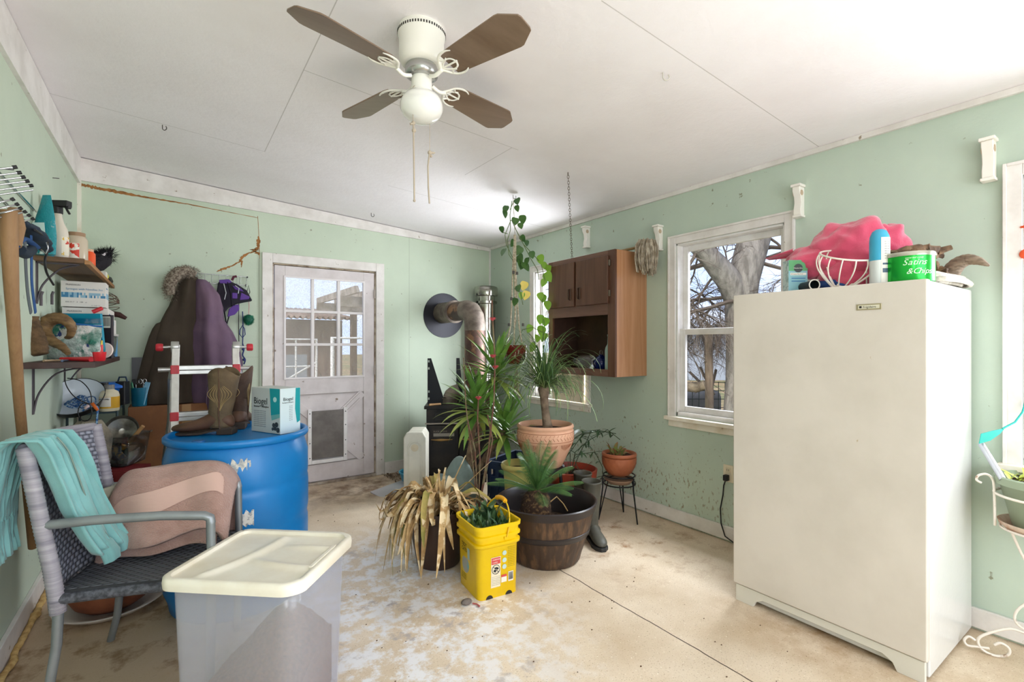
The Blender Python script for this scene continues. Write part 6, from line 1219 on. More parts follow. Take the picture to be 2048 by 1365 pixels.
# yellow pail
yl=thing('litter_pail','yellow square plastic pail with a label planted with short green leaves','pail',(1.425,2.268,0),R_(-6)); M_y=mat('pail_yellow','#e6c004',.35,var=('#d6ad05',3,.4,.7),spots=[('#a5860f',16,.72,.78)])
L0=[rrect(.232,.262,.03,0.0,6),rrect(.234,.264,.035,.012,6),rrect(.245,.275,.04,.262,6),rrect(.262,.292,.045,.272,6),rrect(.272,.302,.045,.276,6),rrect(.272,.302,.045,.290,6),rrect(.252,.282,.042,.293,6),rrect(.254,.284,.042,.315,6),rrect(.274,.304,.045,.319,6),rrect(.274,.304,.045,.330,6),rrect(.256,.286,.042,.334,6),rrect(.258,.288,.042,.362,6),rrect(.276,.306,.045,.366,6),rrect(.278,.308,.045,.384,6),rrect(.266,.296,.042,.386,6),rrect(.254,.284,.04,.380,6),rrect(.215,.245,.04,.05,6)]
MB().loft(L0).build('pail_body',M_y,yl); MB().add([tuple(p) for p in rrect(.236,.266,.04,.30,6)],[tuple(range(28))]).build('soil',M_soil,yl)
for x in (-.055,.06): MB().prism([(x+.02*math.cos(t),.02*math.sin(t)) for t in [PI*i/10 for i in range(11)]],.002,Matrix.Translation((0,-.1318,0))@Matrix.Rotation(PI/2,4,'X')).build('base_notch',M_dark,yl)
hp=[(-.142*math.cos(t)*1.0 if False else .0,0,0) for t in ()]
HB_=[]
for i in range(25):
    t=PI*i/24; q_=-.155*math.cos(t); HB_.append(V(.035+.10*math.sin(t)*.55,q_,.315+.155*math.sin(t)))
MB().tube(HB_,.0048,8,flat=.8).build('handle',mat('handle_yellow','#e2b51c',.35),yl); MB().tube(HB_[10:16],.0125,10).build('hand_grip',mat('grip_yellow','#e9a81a',.4),yl)
MB().lathe([(.0001,0),(.012,0),(.010,.006),(.0001,.007)],(.035,-.143,.31),14,rot=Matrix.Rotation(PI/2,4,'X').to_3x3()).build('handle_pivot',M_y,yl)
# pail print on the right-hand (-y) face
e=-.1365; sl_=R_(90)
def onface(zz): return -.1325-.0065*(zz/.26)
def fpanel(nm,m,x0,x1,z0,z1,o=.0008): return MB().add([(x0,onface(z0)-o,z0),(x1,onface(z0)-o,z0),(x1,onface(z1)-o,z1),(x0,onface(z1)-o,z1)],[(0,1,2,3)]).build(nm,m,yl,flat=True)
fpanel('warning_panel',mat('panel_cream','#e8dcc0',.5),-.048,.008,.055,.215); fpanel('warning_header',mat('panel_red','#cf4a45',.5),-.046,.006,.178,.212,.0014)
txt('! WARNING',.0095,(-.044,onface(.2)-.002,.199),(PI/2,0,0),mat('print_white','#f4efe6',.5),yl); txt('! AVISO',.0095,(-.042,onface(.19)-.002,.184),(PI/2,0,0),mat('print_white','#f4efe6',.5),yl)
mb=MB(); yy=onface(.15)-.002; mb.tube([(-.02+.0225*math.cos(t),yy,.150+.0235*math.sin(t)) for t in [2*PI*i/28 for i in range(28)]],.0015,5,closed=True); mb.tube([(-.036,yy,.166),(-.004,yy,.134)],.0015,5); mb.box((-.026,yy,.143),(.014,.001,.012),(0,.4,0)); mb.sph((-.018,yy,.157),(.009,.001,.005),10,6); mb.sph((-.010,yy,.153),(.006,.001,.006),10,6); mb.build('warning_symbol',M_ink,yl)
for i in range(6): txt('keep lid out of reach of child',.0042,(-.044,onface(.1)-.0015,.110-i*.0085),(PI/2,0,0),M_grey,yl)
mb=MB()
for z in (.228,.190,.155): mb.lathe([(.0001,0),(.0125,0),(.0125,.001),(.0001,.001)],(.030,onface(z)-.0012,z),20,rot=Matrix.Rotation(PI/2,4,'X').to_3x3())
mb.build('round_picture',mat('picture_pale','#b9cfc9',.5),yl)
fpanel('small_label',M_wht,.013,.045,.072,.100); fpanel('small_label_red',mat('panel_red','#cf4a45',.5),.013,.045,.100,.112); fpanel('barcode_panel',M_wht,.055,.085,.070,.122); mb=MB()
for i in range(9): mb.bb(.058+i*.0028,.0595+i*.0028,onface(.09)-.0018,onface(.09)-.0012,.078,.118)
mb.build('barcode_lines',M_ink,yl)
for i in range(12): txt('fill box with litter to depth',.0040,(.050,onface(.2)-.0015,.252-i*.0092),(PI/2,0,0),mat('print_olive','#7f6d10',.5),yl)
# left face (-x)
def gp(nm,m,y0,y1,z0,z1,o=.0008): 
    f=lambda z: -.1175-.0055*(z/.26); return MB().add([(f(z0)-o,y1,z0),(f(z0)-o,y0,z0),(f(z1)-o,y0,z1),(f(z1)-o,y1,z1)],[(0,1,2,3)]).build(nm,m,yl,flat=True)
txt('TIDY',.030,(-.1225,.078,.228),(PI/2,0,-PI/2),M_ink,yl); txt('CATS',.028,(-.1222,.078,.204),(PI/2,0,-PI/2),M_ink,yl); gp('blue_picture',mat('picture_blue','#9fb7b0',.5),-.03,-.0,.175,.235)
MB().lathe([(.0001,0),(.045,0),(.045,.001),(.0001,.001)],(-.1195,.03,.135),28,sy=1,rot=Matrix.Rotation(-PI/2,4,'Y').to_3x3()).build('round_picture',mat('picture_grey','#a7a79a',.5,var=('#79b5b9',9,.5,.6)),yl)
for i in range(4): txt('absorbent clumping cat litter',.0055,(-.1195,.085,.078-i*.009),(PI/2,0,-PI/2),mat('print_olive','#7f6d10',.5),yl)
mb=MB(); r=random.Random(41)
for i in range(120): mb.blade((r.uniform(-.10,.10),r.uniform(-.115,.115),.30),r.uniform(0,6.28),r.uniform(1.0,1.5),r.uniform(.05,.13),r.uniform(.018,.03),r.uniform(0,.5),5,.35)
for i in range(10): mb.blade((r.uniform(.0,.08),r.uniform(.02,.1),.30),r.uniform(0,6.28),r.uniform(1.0,1.4),r.uniform(.15,.2),.04,.9,6,.3)
M_sv=mat('leaf_sansevieria','#4c6a40',.4,var=('#2e4a31',14,.4,.62),spots=[('#93a379',18,.60,.66)])
mb.build('leaves',M_sv,yl,ang=80)
# barrel planter with cycad
bp_=thing('barrel_planter','large dark brown barrel-shaped plastic planter holding a cycad','planter',(1.925,2.376,0)); M_bar=mat('barrel_brown','#3d2d23',.5,var=('#6f5238',22,.48,.68),stretch=(1,1,.12),bump=(30,.4,.004)); M_bdk=mat('barrel_dark','#2b2525',.35)
stv=lambda a,z: 1+.010*max(-1,min(1,6*math.sin(18*a)-5.2))*-1
pot(bp_,[(.0001,0),(.20,0),(.212,.012),(.222,.05),(.262,.17)],M_bar,144,name='staves_lower',fn=lambda a,z: 1-.012*max(0,math.cos(18*a))**14)
MB().lathe([(.262,.17),(.268,.172),(.277,.205),(.273,.208)],n=72).build('hoop',M_bdk,bp_); pot(bp_,[(.273,.207),(.298,.315)],M_bar,144,name='staves_upper',fn=lambda a,z: 1-.012*max(0,math.cos(18*a))**14)
MB().lathe([(.298,.315),(.306,.317),(.313,.352),(.317,.362),(.310,.368),(.300,.362),(.286,.30),(.25,.19),(.0001,.19)],n=72).build('rim',M_bdk,bp_); soil(bp_,.25,.195)
cy=thing('cycad','dark green cycad with feathery fronds on a shaggy brown trunk','cycad',(1.90,2.45,.20)); M_cyt=mat('cycad_trunk','#4a3528',.9,var=('#8a6a48',40,.5,.62),bump=(60,1,.02)); mb=MB(); mb.tube([(0,0,-.02),(0,0,.08),(.01,0,.16),(.01,0,.20)],[.085,.10,.085,.05],18); r=random.Random(51)
for i in range(420):
    z=r.uniform(0,.2); a=r.uniform(0,6.28); mb.blade((.085*math.cos(a)*(1-.3*z/.2),.085*math.sin(a)*(1-.3*z/.2),z-.02),a,r.uniform(-.3,.8),r.uniform(.02,.05),.007,.6,2,.2)
mb.build('trunk',M_cyt,cy,ang=80)
mb=MB()
for i in range(24):
    az=2*PI*i/24+r.uniform(-.15,.15); el=r.uniform(.2,1.2) if i%3 else 1.35; L=r.uniform(.26,.36); n=40; p=V(.01,0,.19); dr=r.uniform(.2,.7)
    for k in range(n):
        t=k/n; e_=el-dr*t*t*1.2; d_=V(math.cos(az)*math.cos(e_),math.sin(az)*math.cos(e_),math.sin(e_)); sd=V(-math.sin(az),math.cos(az),0); nn=d_.cross(sd)*-1
        q_=p+d_*(L/n); mb.tube([p,q_],.0028*(1-.6*t),4,caps=False)
        if k>2:
            ll=.08*math.sin(PI*min(1,t*.85+.12))**.7
            for s_ in (-1,1):
                tip=p+(sd*s_*.62+d_*.80+nn*.30).normalized()*ll; wv=d_*.0021; mb.add([p-wv,p+wv,p*.35+tip*.65+wv*.7,tip,p*.35+tip*.65-wv*.7],[(0,1,2,3,4)])
        p=q_
mb.build('fronds',mat('cycad_green','#3d6336',.32,var=('#608344',12,.4,.65)),cy,flat=True)
tag(MB().tube([V(.07,.0,.0),V(.12,-.01,.03),V(.16,-.03,-.02),V(.17,-.06,-.06)],.004,6).build('dry_stalk',mat('stalk_tan','#b0905f',.8)),'pale dried stalk bent over inside the barrel planter','stalk').location=(1.93,2.43,.31)
# rubber boots
M_rub=mat('rubber_olive','#545247',.5,var=('#3d3b34',6,.4,.7)); M_rs=mat('rubber_sole','#2b2a29',.6)
def wboot(label,loc,rz):
    t=thing('rubber_boot',label,'boot',loc,rz,'pair of muddy rubber boots')
    R9=[ring((-.045,0,z),rx,ry,24) for z,rx,ry in ((.035,.045,.038),(.07,.05,.04),(.12,.052,.042),(.20,.058,.048),(.30,.064,.055),(.385,.070,.062),(.388,.073,.065),(.398,.073,.065))]
    MB().loft(R9,caps=False).build('boot_shaft',M_rub,t,solid=.005)
    R9=[]
    for x,z0,z1,hw in ((-.095,.03,.08,.014),(-.08,.022,.105,.034),(-.04,.02,.12,.040),(.0,.02,.12,.040),(.04,.02,.10,.042),(.09,.02,.082,.047),(.13,.02,.074,.045),(.16,.022,.058,.034),(.175,.028,.045,.014)): R9.append([V(x,hw*math.cos(q),(z0+z1)/2+(z1-z0)/2*math.sin(q)) for q in [2*PI*j/20 for j in range(20)]])
    MB().loft(R9).build('boot_foot',M_rub,t,sub=1)
    out=[(-.10,-.02),(-.085,-.038),(-.03,-.04),(.04,-.043),(.10,-.052),(.15,-.043),(.182,-.015),(.182,.015),(.15,.043),(.10,.052),(.04,.043),(-.03,.04),(-.085,.038),(-.10,.02)]; MB().prism(out,.024,Matrix.Translation((0,0,.012))).build('boot_sole',M_rs,t,bevel=.003)
az_=math.atan2(-.22,-.10); wboot('muddy olive rubber boot beside the barrel planter, nearest of the pair',(2.335,2.37,0),az_); wboot('muddy olive rubber boot of the pair, farther from the barrel planter',(2.44,2.56,0),az_+R_(10))
# terracotta planter on dark stand with ponytail palm
ts=thing('plant_stool','black round plant stool under the large terracotta pot','stool',(2.27,2.81,0)); MB().lathe([(.0001,.40),(.14,.40),(.145,.405),(.145,.43),(.0001,.432)],n=32).build('stool_top',M_black,ts)
for k in range(4): a=PI/4+k*PI/2; MB().tube([(.11*math.cos(a),.11*math.sin(a),.40),(.14*math.cos(a),.14*math.sin(a),0)],.012,8).build('leg',M_black,ts)
tp=thing('terracotta_pot','large carved terracotta pot holding the ponytail palm','pot',(2.27,2.81,.432)); M_tc=mat('terracotta','#dcab8d',.7,var=('#d09a79',5,.4,.7),bump=(40,.2,.003))
MB().lathe([(.0001,0),(.115,0),(.125,.008),(.15,.06),(.183,.13),(.206,.19),(.211,.215),(.2115,.235),(.209,.27),(.203,.275),(.204,.285),(.211,.292),(.208,.308),(.198,.313),(.188,.30),(.188,.26),(.0001,.25)],n=64).build('pot_body',M_tc,tp); MB().lathe([(.0001,.275),(.10,.272),(.188,.265)],n=30).build('soil',M_soil,tp)
M_tcd=mat('terracotta_dark','#9c5c3e',.8); mb=MB()
def carve(a,z,a2,z2,rad,w=.0016): mb.tube([(rad*math.cos(a),rad*math.sin(a),z),(rad*math.cos((a+a2)/2),rad*math.sin((a+a2)/2),(z+z2)/2),(rad*math.cos(a2),rad*math.sin(a2),z2)],w,4)
for k in range(44):
    a=2*PI*k/44; carve(a,.236,a+.07,.256,.2098); carve(a,.236,a+.07,.216,.2112)
for k in range(9):
    a0=2*PI*k/9
    for j in range(-5,6):
        a=a0+j*.055; L=.055-.006*abs(j); mb.tube([(rr*math.cos(a*1.0-j*.012*t_),rr*math.sin(a-j*.012*t_),.185-L*t_) for t_,rr in ((0,.2055),(.5,.2055-.20*L),(1,.2055-.45*L))],.0015,4)
mb.build('carved_pattern',M_tcd,tp)['kind']='stuff'
MB().lathe([(.2105,.202),(.2125,.203),(.2105,.205)],n=64).lathe([(.2095,.262),(.2115,.264),(.2085,.266)],n=64).build('carved_line',M_tcd,tp)
pn_=thing('ponytail_palm','ponytail palm with a slim grey trunk and a fountain of thin drooping leaves','palm',(2.27,2.80,.70)); mb=MB(); mb.tube([(.02,0,-.01),(.005,0,.06),(-.01,0,.15),(-.02,.0,.24),(-.02,0,.30),(-.02,0,.34)],[.040,.033,.028,.031,.047,.03],14); mb.build('trunk',mat('palm_trunk','#8d7a66',.9,var=('#5d4c3e',14,.4,.65),bump=(50,.8,.008)),pn_)
ma=MB(); mb2=MB(); r=random.Random(61)
for i in range(350):
    az=r.uniform(0,6.28); (ma if i%3 else mb2).blade((-.02+.02*math.cos(az),.02*math.sin(az),.30+r.uniform(0,.05)),az,r.uniform(.1,1.5),r.uniform(.34,.68)*(.66 if math.cos(az)>.2 else 1),r.uniform(.008,.013),r.uniform(1.2,2.9),12,.3,lambda t:1-.75*t,r.uniform(-.4,.4))
ma.build('leaves',mat('palm_green','#5d7d45',.4,var=('#8fa669',6,.4,.65)),pn_,ang=80); mb2.build('older_leaves',mat('palm_green_dark','#46633a',.4),pn_,ang=80)
# terracotta ridged pot on wire stand by the right wall
ws=thing('wire_plant_stand','black three-legged wire plant stand by the right wall','plant stand',(2.80,2.57,0)); M_w=mat('stand_wire','#1f1f21',.4,.5)
for i,(fx,fy) in enumerate(((2.653,2.642),(2.934,2.647),(2.815,2.404))):
    dx,dy=fx-2.80,fy-2.57; L=math.hypot(dx,dy); ux,uy=dx/L,dy/L
    mb=MB(); mb.tube([(ux*.115,uy*.115,.335),(ux*.135,uy*.135,.33),(ux*.13,uy*.13,.25),(dx,dy,0)],.0055,6); mb.tube([(ux*.10-uy*.03,uy*.10+ux*.03,.30),(dx,dy,.0)],.0045,6); mb.tube([(ux*(.135+.016*math.cos(t)),uy*(.135+.016*math.cos(t)),.30+.016*math.sin(t)) for t in [2*PI*k/14 for k in range(14)]],.003,5,closed=True); mb.build('leg',M_w,ws)
mb=MB()
for z in (.335,.27): mb.tube([(.117*math.cos(t),.117*math.sin(t),z) for t in [2*PI*i/32 for i in range(32)]],.005,6,closed=True)
mb.tube([(-.117,0,.335),(.117,0,.335)],.004,5); mb.tube([(0,-.117,.335),(0,.117,.335)],.004,5); mb.build('ring',M_w,ws)
tag(MB().lathe([(.0001,0),(.085,0),(.112,.03),(.114,.036),(.108,.036),(.083,.006),(.0001,.006)],n=32).build('clay_saucer',mat('saucer_clay','#9a7c66',.7)),'pale clay saucer held inside the rings of the wire plant stand','saucer').location=(2.80,2.57,.276)
rp_=thing('ridged_clay_pot','rust coloured clay pot with leafy ridges on the wire stand','potted plant',(2.80,2.57,.340)); M_rc=mat('clay_rust','#a65f3e',.55,var=('#8a4a2f',6,.4,.7),bump=(30,.2,.003))
MB().lathe([(.0001,0),(.075,0),(.082,.006)]+[(.088+.040*math.sin(PI*.5*min(1,t*1.25)),.01+.125*t) for t in [i/20 for i in range(1,21)]]+[(.118,.138)],n=120,fn=lambda a,z: 1+.018*abs(math.sin(9*a+z*50))*abs(math.sin(9*a-z*50)) if .01<z<.135 else 1).build('pot_body',M_rc,rp_,ang=60)
MB().lathe([(.118,.138),(.129,.142),(.132,.154),(.128,.166),(.118,.168),(.108,.16),(.106,.13),(.0001,.13)],n=48).build('rim',M_rc,rp_); MB().lathe([(.0001,.15),(.106,.145)],n=24).build('soil',M_soil,rp_)
mb=MB(); r=random.Random(71)
for i in range(16): mb.blade((r.uniform(-.06,.05),r.uniform(-.05,.06),.148),r.uniform(0,6.28),r.uniform(.5,1.4),r.uniform(.06,.11),r.uniform(.025,.04),r.uniform(.3,1.2),5,.3)
mb.build('leaves',mat('bromeliad','#7f8a4c',.5,var=('#a3634c',14,.48,.6)),rp_,ang=80)
# red pot with trailing thin plant behind
rd=thing('red_tub_pot','large orange-red plastic pot behind the barrel planter with a wispy plant','potted plant',(2.60,2.90,0)); pot(rd,[(.0001,0),(.13,0),(.14,.01),(.185,.28),(.205,.285),(.212,.345),(.20,.35),(.19,.30),(.0001,.28)],mat('pot_orange','#b04a33',.45,var=('#9a3a2b',3,.4,.7)),48); soil(rd,.18,.30)
def vine(mb,ml,pts,n,Ls,w,seed,r0=.003,hang=.6):
    r=random.Random(seed); mb.tube(pts,r0,5); k=len(pts)-1
    for i in range(n):
        t=r.uniform(.25,1)*k; a=int(min(t,k-1)); f=t-a; p=Vector(pts[a])*(1-f)+Vector(pts[a+1])*f; ml.blade(p,r.uniform(0,6.28),r.uniform(-.9,.5),Ls*r.uniform(.7,1.2),w,hang,5,.3)
mb=MB(); ml=MB(); bx_=V(2.60,2.90,.30)
for i,L in enumerate((((1140,905),(1165,870),(1200,862),(1232,868)),((1150,905),(1180,880),(1215,860),(1240,880)),((1150,910),(1190,905),(1205,935),(1206,960)),((1160,905),(1175,880),(1182,862),(1200,860)))): vine(mb,ml,[V(0,0,.28)]+[P(u,v,3.80)-V(2.60,2.90,0) for u,v in L],13,.085,.016,80+i)
mb.build('stem',mat('stem_dark','#3d4a33',.7),rd); ml.build('leaves',mat('leaf_dark','#3f5a3a',.5),rd,ang=80)
mb=MB(); mb.blade((-.08,.05,.30),R_(-60),1.3,.52,.07,1.6,12,.25,lambda t: .12 if t<.5 else math.sin(PI*(t-.5)/.5)**.6+.02); mb.blade((-.12,.02,.30),R_(-20),1.45,.50,.085,2.0,12,.25,lambda t: .10 if t<.55 else math.sin(PI*(t-.55)/.45)**.6+.02); mb.blade((-.10,.0,.30),R_(-80),1.35,.34,.075,1.0,12,.25,lambda t: .12 if t<.4 else math.sin(PI*(t-.4)/.6)**.6+.02)
mb.build('broad_leaf',mat('leaf_broad','#2f5634',.3,var=('#47703f',5,.4,.65)),rd,ang=80)
rt_=MB(); r=random.Random(77)
for i in range(40): rt_.blade((r.uniform(-.12,.12),r.uniform(-.12,.12),.30),r.uniform(0,6.28),r.uniform(.1,1.2),r.uniform(.05,.14),.012,.5,4,.3)
rt_.build('dry_stalks',mat('stalk_brown','#6f4f3a',.9),rd,ang=80)
# blue crate with a pale yellow pot
cr=thing('blue_crate','dark blue plastic crate on the floor in front of the stove','crate',(2.335,3.235,0),math.atan2(-.3,.136)); M_cr=mat('crate_blue','#2c3a56',.45); w_,d2,h_=.33,.44,.40
mb=MB()
for (x0,x1,y0,y1) in ((-w_/2,w_/2,-d2/2,-d2/2+.012),(-w_/2,w_/2,d2/2-.012,d2/2),(-w_/2,-w_/2+.012,-d2/2,d2/2),(w_/2-.012,w_/2,-d2/2,d2/2)):
    mb.bb(x0,x1,y0,y1,.0,.06); mb.bb(x0,x1,y0,y1,.34,.39)
    if x1-x0>.1:
        for k in range(5): x=x0+.0+k*(x1-x0-.03)/4; mb.bb(x,x+.03,y0,y1,.06,.34)
        mb.bb(x0+.03,x1-.03,y0+.004,y1-.004,.06,.28)
    else:
        for k in range(6): y=y0+k*(y1-y0-.03)/5; mb.bb(x0,x1,y,y+.03,.06,.34)
        mb.bb(x0+.004,x1-.004,y0,y1,.06,.28)
mb.bb(-w_/2,w_/2,-d2/2,d2/2,0,.01); mb.build('crate_body',M_cr,cr)
mb=MB(); 
for (x0,x1,y0,y1) in ((-w_/2-.015,w_/2+.015,-d2/2-.015,-d2/2+.012),(-w_/2-.015,w_/2+.015,d2/2-.012,d2/2+.015),(-w_/2-.015,-w_/2+.012,-d2/2,d2/2),(w_/2-.012,w_/2+.015,-d2/2,d2/2)): mb.bb(x0,x1,y0,y1,.385,.405)
mb.build('crate_rim',M_cr,cr,bevel=.002); MB().bb(.10,.115,-d2/2-.0165,-d2/2-.015,.365,.395).build('white_sticker',M_wht,cr)
yp=P(1030,690,3.55); ypp=thing('pale_yellow_pot','pale yellow plastic pot standing in the blue crate behind the cycad','pot',(yp.x+.05,yp.y+.02,.012)); MB().lathe([(.0001,0),(.09,0),(.115,.40),(.13,.405),(.135,.43),(.128,.445),(.115,.44),(.105,.38),(.0001,.37)],n=36).build('pot_body',mat('pot_pale_yellow','#cdbf72',.45),ypp); MB().lathe([(.0001,.40),(.105,.395)],n=20).build('soil',M_soil,ypp)
# yucca
yc=thing('yucca','tall yucca with two rosettes of long sword-shaped green leaves','yucca',(1.95,3.42,0)); pot(yc,[(.0001,0),(.11,0),(.14,.27),(.15,.275),(.15,.30),(.14,.30),(.13,.26),(.0001,.25)],M_black,36); soil(yc,.13,.265)
M_yt=mat('yucca_trunk','#8b7358',.9,var=('#5d4a38',20,.4,.6),bump=(50,.8,.008)); org=V(1.95,3.42,0)
hA=P(955,815,3.65)-org; hB=P(993,745,3.78)-org; hC=P(1010,860,3.75)-org
for q_,o_ in ((hA,V(-.03,-.03,.26)),(hB,V(.03,.02,.26)),(hC,V(.04,-.04,.26))): MB().tube([o_,o_*.6+q_*.4+V(0,0,.02),q_],[.026,.022,.020],12).build('trunk',M_yt,yc)
r=random.Random(91); lp_=lambda t: (math.sin(PI*min(1,t*.75+.20))**.9)*(1-t**6)
for q_,n_,L_,nm in ((hA,60,.37,'near'),(hB,58,.39,'far'),(hC,44,.35,'low')):
    mb=MB(); m2=MB()
    for i in range(n_):
        f=i/n_; az=i*2.4+r.uniform(-.2,.2); el=1.35-1.9*f+r.uniform(-.12,.12); (m2 if f>.62 and r.random()<.6 else mb).blade(q_+V(0,0,.03*(1-f)-.07*f),az,el,L_*r.uniform(.75,1.0),.048,r.uniform(.1,.5)+(.5 if f>.6 else 0),8,.28,lp_)
    mb.build('leaf_rosette',mat('yucca_green','#568238',.33,var=('#85a94d',4,.4,.65)),yc,ang=80); m2.build('lower_leaves',mat('yucca_light','#a0b455',.4,var=('#a9ad5c',5,.4,.65)),yc,ang=80)
# crown of thorns with pink flowers
cthorn=thing('crown_of_thorns','spindly crown of thorns with bare reddish stems and small pink flowers','potted plant',(1.72,2.86,0)); o_=V(1.72,2.86,0); pot(cthorn,[(.0001,0),(.08,0),(.10,.19),(.108,.195),(.108,.215),(.10,.215),(.0001,.19)],mat('pot_grey','#55554f',.6),30)
M_th=mat('thorn_stem','#6b4438',.8,var=('#7d7355',12,.45,.6)); 
for L in (((962,1000),(960,920),(955,840),(957,790)),((975,1000),(977,900),(988,800),(990,720),(985,640),(984,600)),((966,1000),(950,900),(935,840)),((978,1000),(985,880),(975,830))):
    MB().tube([V(0,0,.19)]+[P(u,v,3.3)-o_ for u,v in L[1:]],[.006]*1+[.0055]*(len(L)-2)+[.004],6).build('stem',M_th,cthorn)
M_pk=mat('flower_pink','#d9626a',.5)
for (u,v) in ((985,642),(986,716),(991,738),(957,800)):
    mb=MB(); c=P(u,v,3.29)-o_
    for k in range(6): mb.blade(c,k*1.05,.5+.3*(k%2),.034,.034,.5,3,.4)
    mb.build('flower',M_pk,cthorn,ang=80)
MB().tube([P(927,716,3.3)-o_,P(929,760,3.3)-o_,P(932,815,3.3)-o_,V(0,0,.19)],[.003,.003,.004,.005],5).build('stem',M_th,cthorn)
# ---------------- macrame hanging plant ----------------
M_rope=mat('macrame_rope','#c9bda6',.9,var=('#9a8d76',60,.4,.6),bump=(150,.8,.004)); hx,hy=2.25,3.19
hp_=thing('macrame_hanger','cream macrame rope hanger with wooden beads hanging from the ceiling','plant hanger',(hx,hy,zc(hx)))
Oh=V(hx,hy,0); D9=3.9; T0=P(1030,470,D9)-V(0,0,0)
mb=MB(); 
for s_,e_ in (((-6,2),(1012,700)),((0,0),(1032,640)),((4,1),(1046,700)),((2,-2),(1028,705))):
    pts=[P(1030+s_[0]*.2,470,D9),P(1029+s_[0]*.6,540,D9),P(1030+s_[0],600,D9),P((1030+e_[0])/2,650,D9),P(e_[0],e_[1],D9)]
    mb.tube(pts,.0065,6)
mb.tube([P(1026,388,D9),P(1028,430,D9),P(1030,470,D9)],.0025,5); mb.build('rope_cords',M_rope,hp_,True)
for u,v in ((1027,545),(1034,547),(1023,598),(1046,650),(1018,650)): c=P(u,v,D9-.01); MB().tube([c-V(0,0,.012),c+V(0,0,.012)],[.010,.010],8).build('bead',mat('bead_dark','#4f4a44',.5),hp_,True)
mb=MB(); r=random.Random(17)
for i in range(70): a=r.uniform(0,6.28); c=P(1031,705,D9)+V(.075*math.cos(a),.075*math.sin(a),r.uniform(.0,.06)); mb.tube([c,c+V(r.uniform(-.03,.03),r.uniform(-.03,.03),-r.uniform(.03,.09))],.003,4)
for i in range(26): a=r.uniform(0,6.28); c=P(1033,730,D9); mb.tube([c,c+V(.015*math.cos(a),.015*math.sin(a),-.08),c+V(.02*math.cos(a),.02*math.sin(a),-.24-r.uniform(0,.04))],.0028,4)
mb.build('tassel',M_rope,hp_,True)
pc_=P(1031,728,D9); rpt=thing('painted_pot','dark red painted pot hanging in the macrame hanger','pot',tuple(pc_)); MB().lathe([(.0001,0),(.06,0),(.085,.05),(.09,.14),(.093,.15),(.086,.15),(.08,.12),(.0001,.11)],n=36).build('pot_body',mat('pot_darkred','#7a2620',.35,var=('#3f4a2a',7,.5,.6)),rpt)
vn=thing('pothos_vine','trailing heart-leaved vine climbing the macrame hanger to the ceiling','vine',(hx,hy,1.45)); ms=MB()
def poly(L,D=D9): return [P(u,v,D) for u,v in L]
for L in (((1024,402),(1020,430),(1021,460),(1015,480),(1018,510),(1025,520),(1028,560),(1030,640),(1030,700)),((1023,440),(1032,460),(1045,485),(1060,515),(1075,540),(1078,560)),((1022,440),(1010,470),(1013,490),(1025,515)),((1020,420),(1027,404),(1034,400)),((1048,490),(1062,505),(1078,522)),((1030,560),(1042,590),(1046,610)),((1030,690),(1045,660),(1065,655),(1085,665)),((1005,465),(1015,468))): ms.tube(poly(L),.0032,5)
ms.tube([P(1080,520,D9+.25),P(1090,560,D9+.3),P(1084,610,D9+.32),P(1090,660,D9+.3),P(1082,690,D9+.25)],.003,5)
ms.build('stem',mat('vine_stem','#5b6b3c',.6),vn,True)
def heart(mb,c,az,pitch,roll,s):
    out=[(0,0),(.18,.10),(.34,.06),(.46,-.10),(.47,-.30),(.38,-.55),(.20,-.80),(0,-1.0)]; M3=(Matrix.Rotation(az,4,'Z')@Matrix.Rotation(pitch,4,'X')@Matrix.Rotation(roll,4,'Y')).to_3x3()
    L_=[V(x,-.12*abs(x),y) for x,y in out]; Rr_=[V(-x,-.12*abs(x),y) for x,y in out]; n=len(out); mid=[V(0,0,y) for x,y in out]
    vs=[Vector(c)+M3@(p*s) for p in L_+Rr_+mid]; fs=[(i,i+1,2*n+i+1,2*n+i) for i in range(n-1)]+[(n+i,2*n+i,2*n+i+1,n+i+1) for i in range(n-1)]; mb.add(vs,fs)
r=random.Random(99); g1=MB(); g2=MB(); g3=MB()
for (u,v,s) in ((1034,406,.055),(1013,421,.055),(1009,430,.055),(1033,420,.045),(1031,445,.06),(1045,440,.06),(1040,455,.045),(1003,462,.045),(1028,490,.055),(1043,480,.05),(1041,503,.07),(1009,507,.06),(1038,520,.075),(1055,525,.06),(1047,535,.07),(1063,512,.05),(1042,532,.075),(1053,490,.04),(1036,580,.055),(1032,606,.055)): heart(g1,P(u,v-8,D9+r.uniform(-.03,.03)),-R_(35)+r.uniform(-.9,.9),r.uniform(-.5,.4),r.uniform(-.6,.6),s*1.15)
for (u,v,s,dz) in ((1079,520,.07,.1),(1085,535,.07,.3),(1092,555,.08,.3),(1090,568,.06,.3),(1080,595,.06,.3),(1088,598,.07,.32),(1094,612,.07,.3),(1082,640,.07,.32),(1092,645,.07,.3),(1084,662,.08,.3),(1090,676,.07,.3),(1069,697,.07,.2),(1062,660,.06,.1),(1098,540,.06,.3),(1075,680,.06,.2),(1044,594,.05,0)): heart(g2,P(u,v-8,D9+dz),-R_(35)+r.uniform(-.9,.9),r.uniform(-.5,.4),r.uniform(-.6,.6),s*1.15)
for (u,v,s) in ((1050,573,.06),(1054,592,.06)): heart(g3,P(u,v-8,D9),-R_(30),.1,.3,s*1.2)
g1.build('heart_leaves',mat('pothos_green','#466b2e',.4,var=('#33562a',8,.4,.6)),vn,True,ang=80); g2.build('sunlit_leaves',mat('pothos_lime_sunlit','#7ea83a',.4),vn,True,ang=80); g3.build('yellow_leaves',mat('pothos_yellow','#d9c04a',.4),vn,True,ang=80)  # window-side leaves: sunlight put into a lighter green
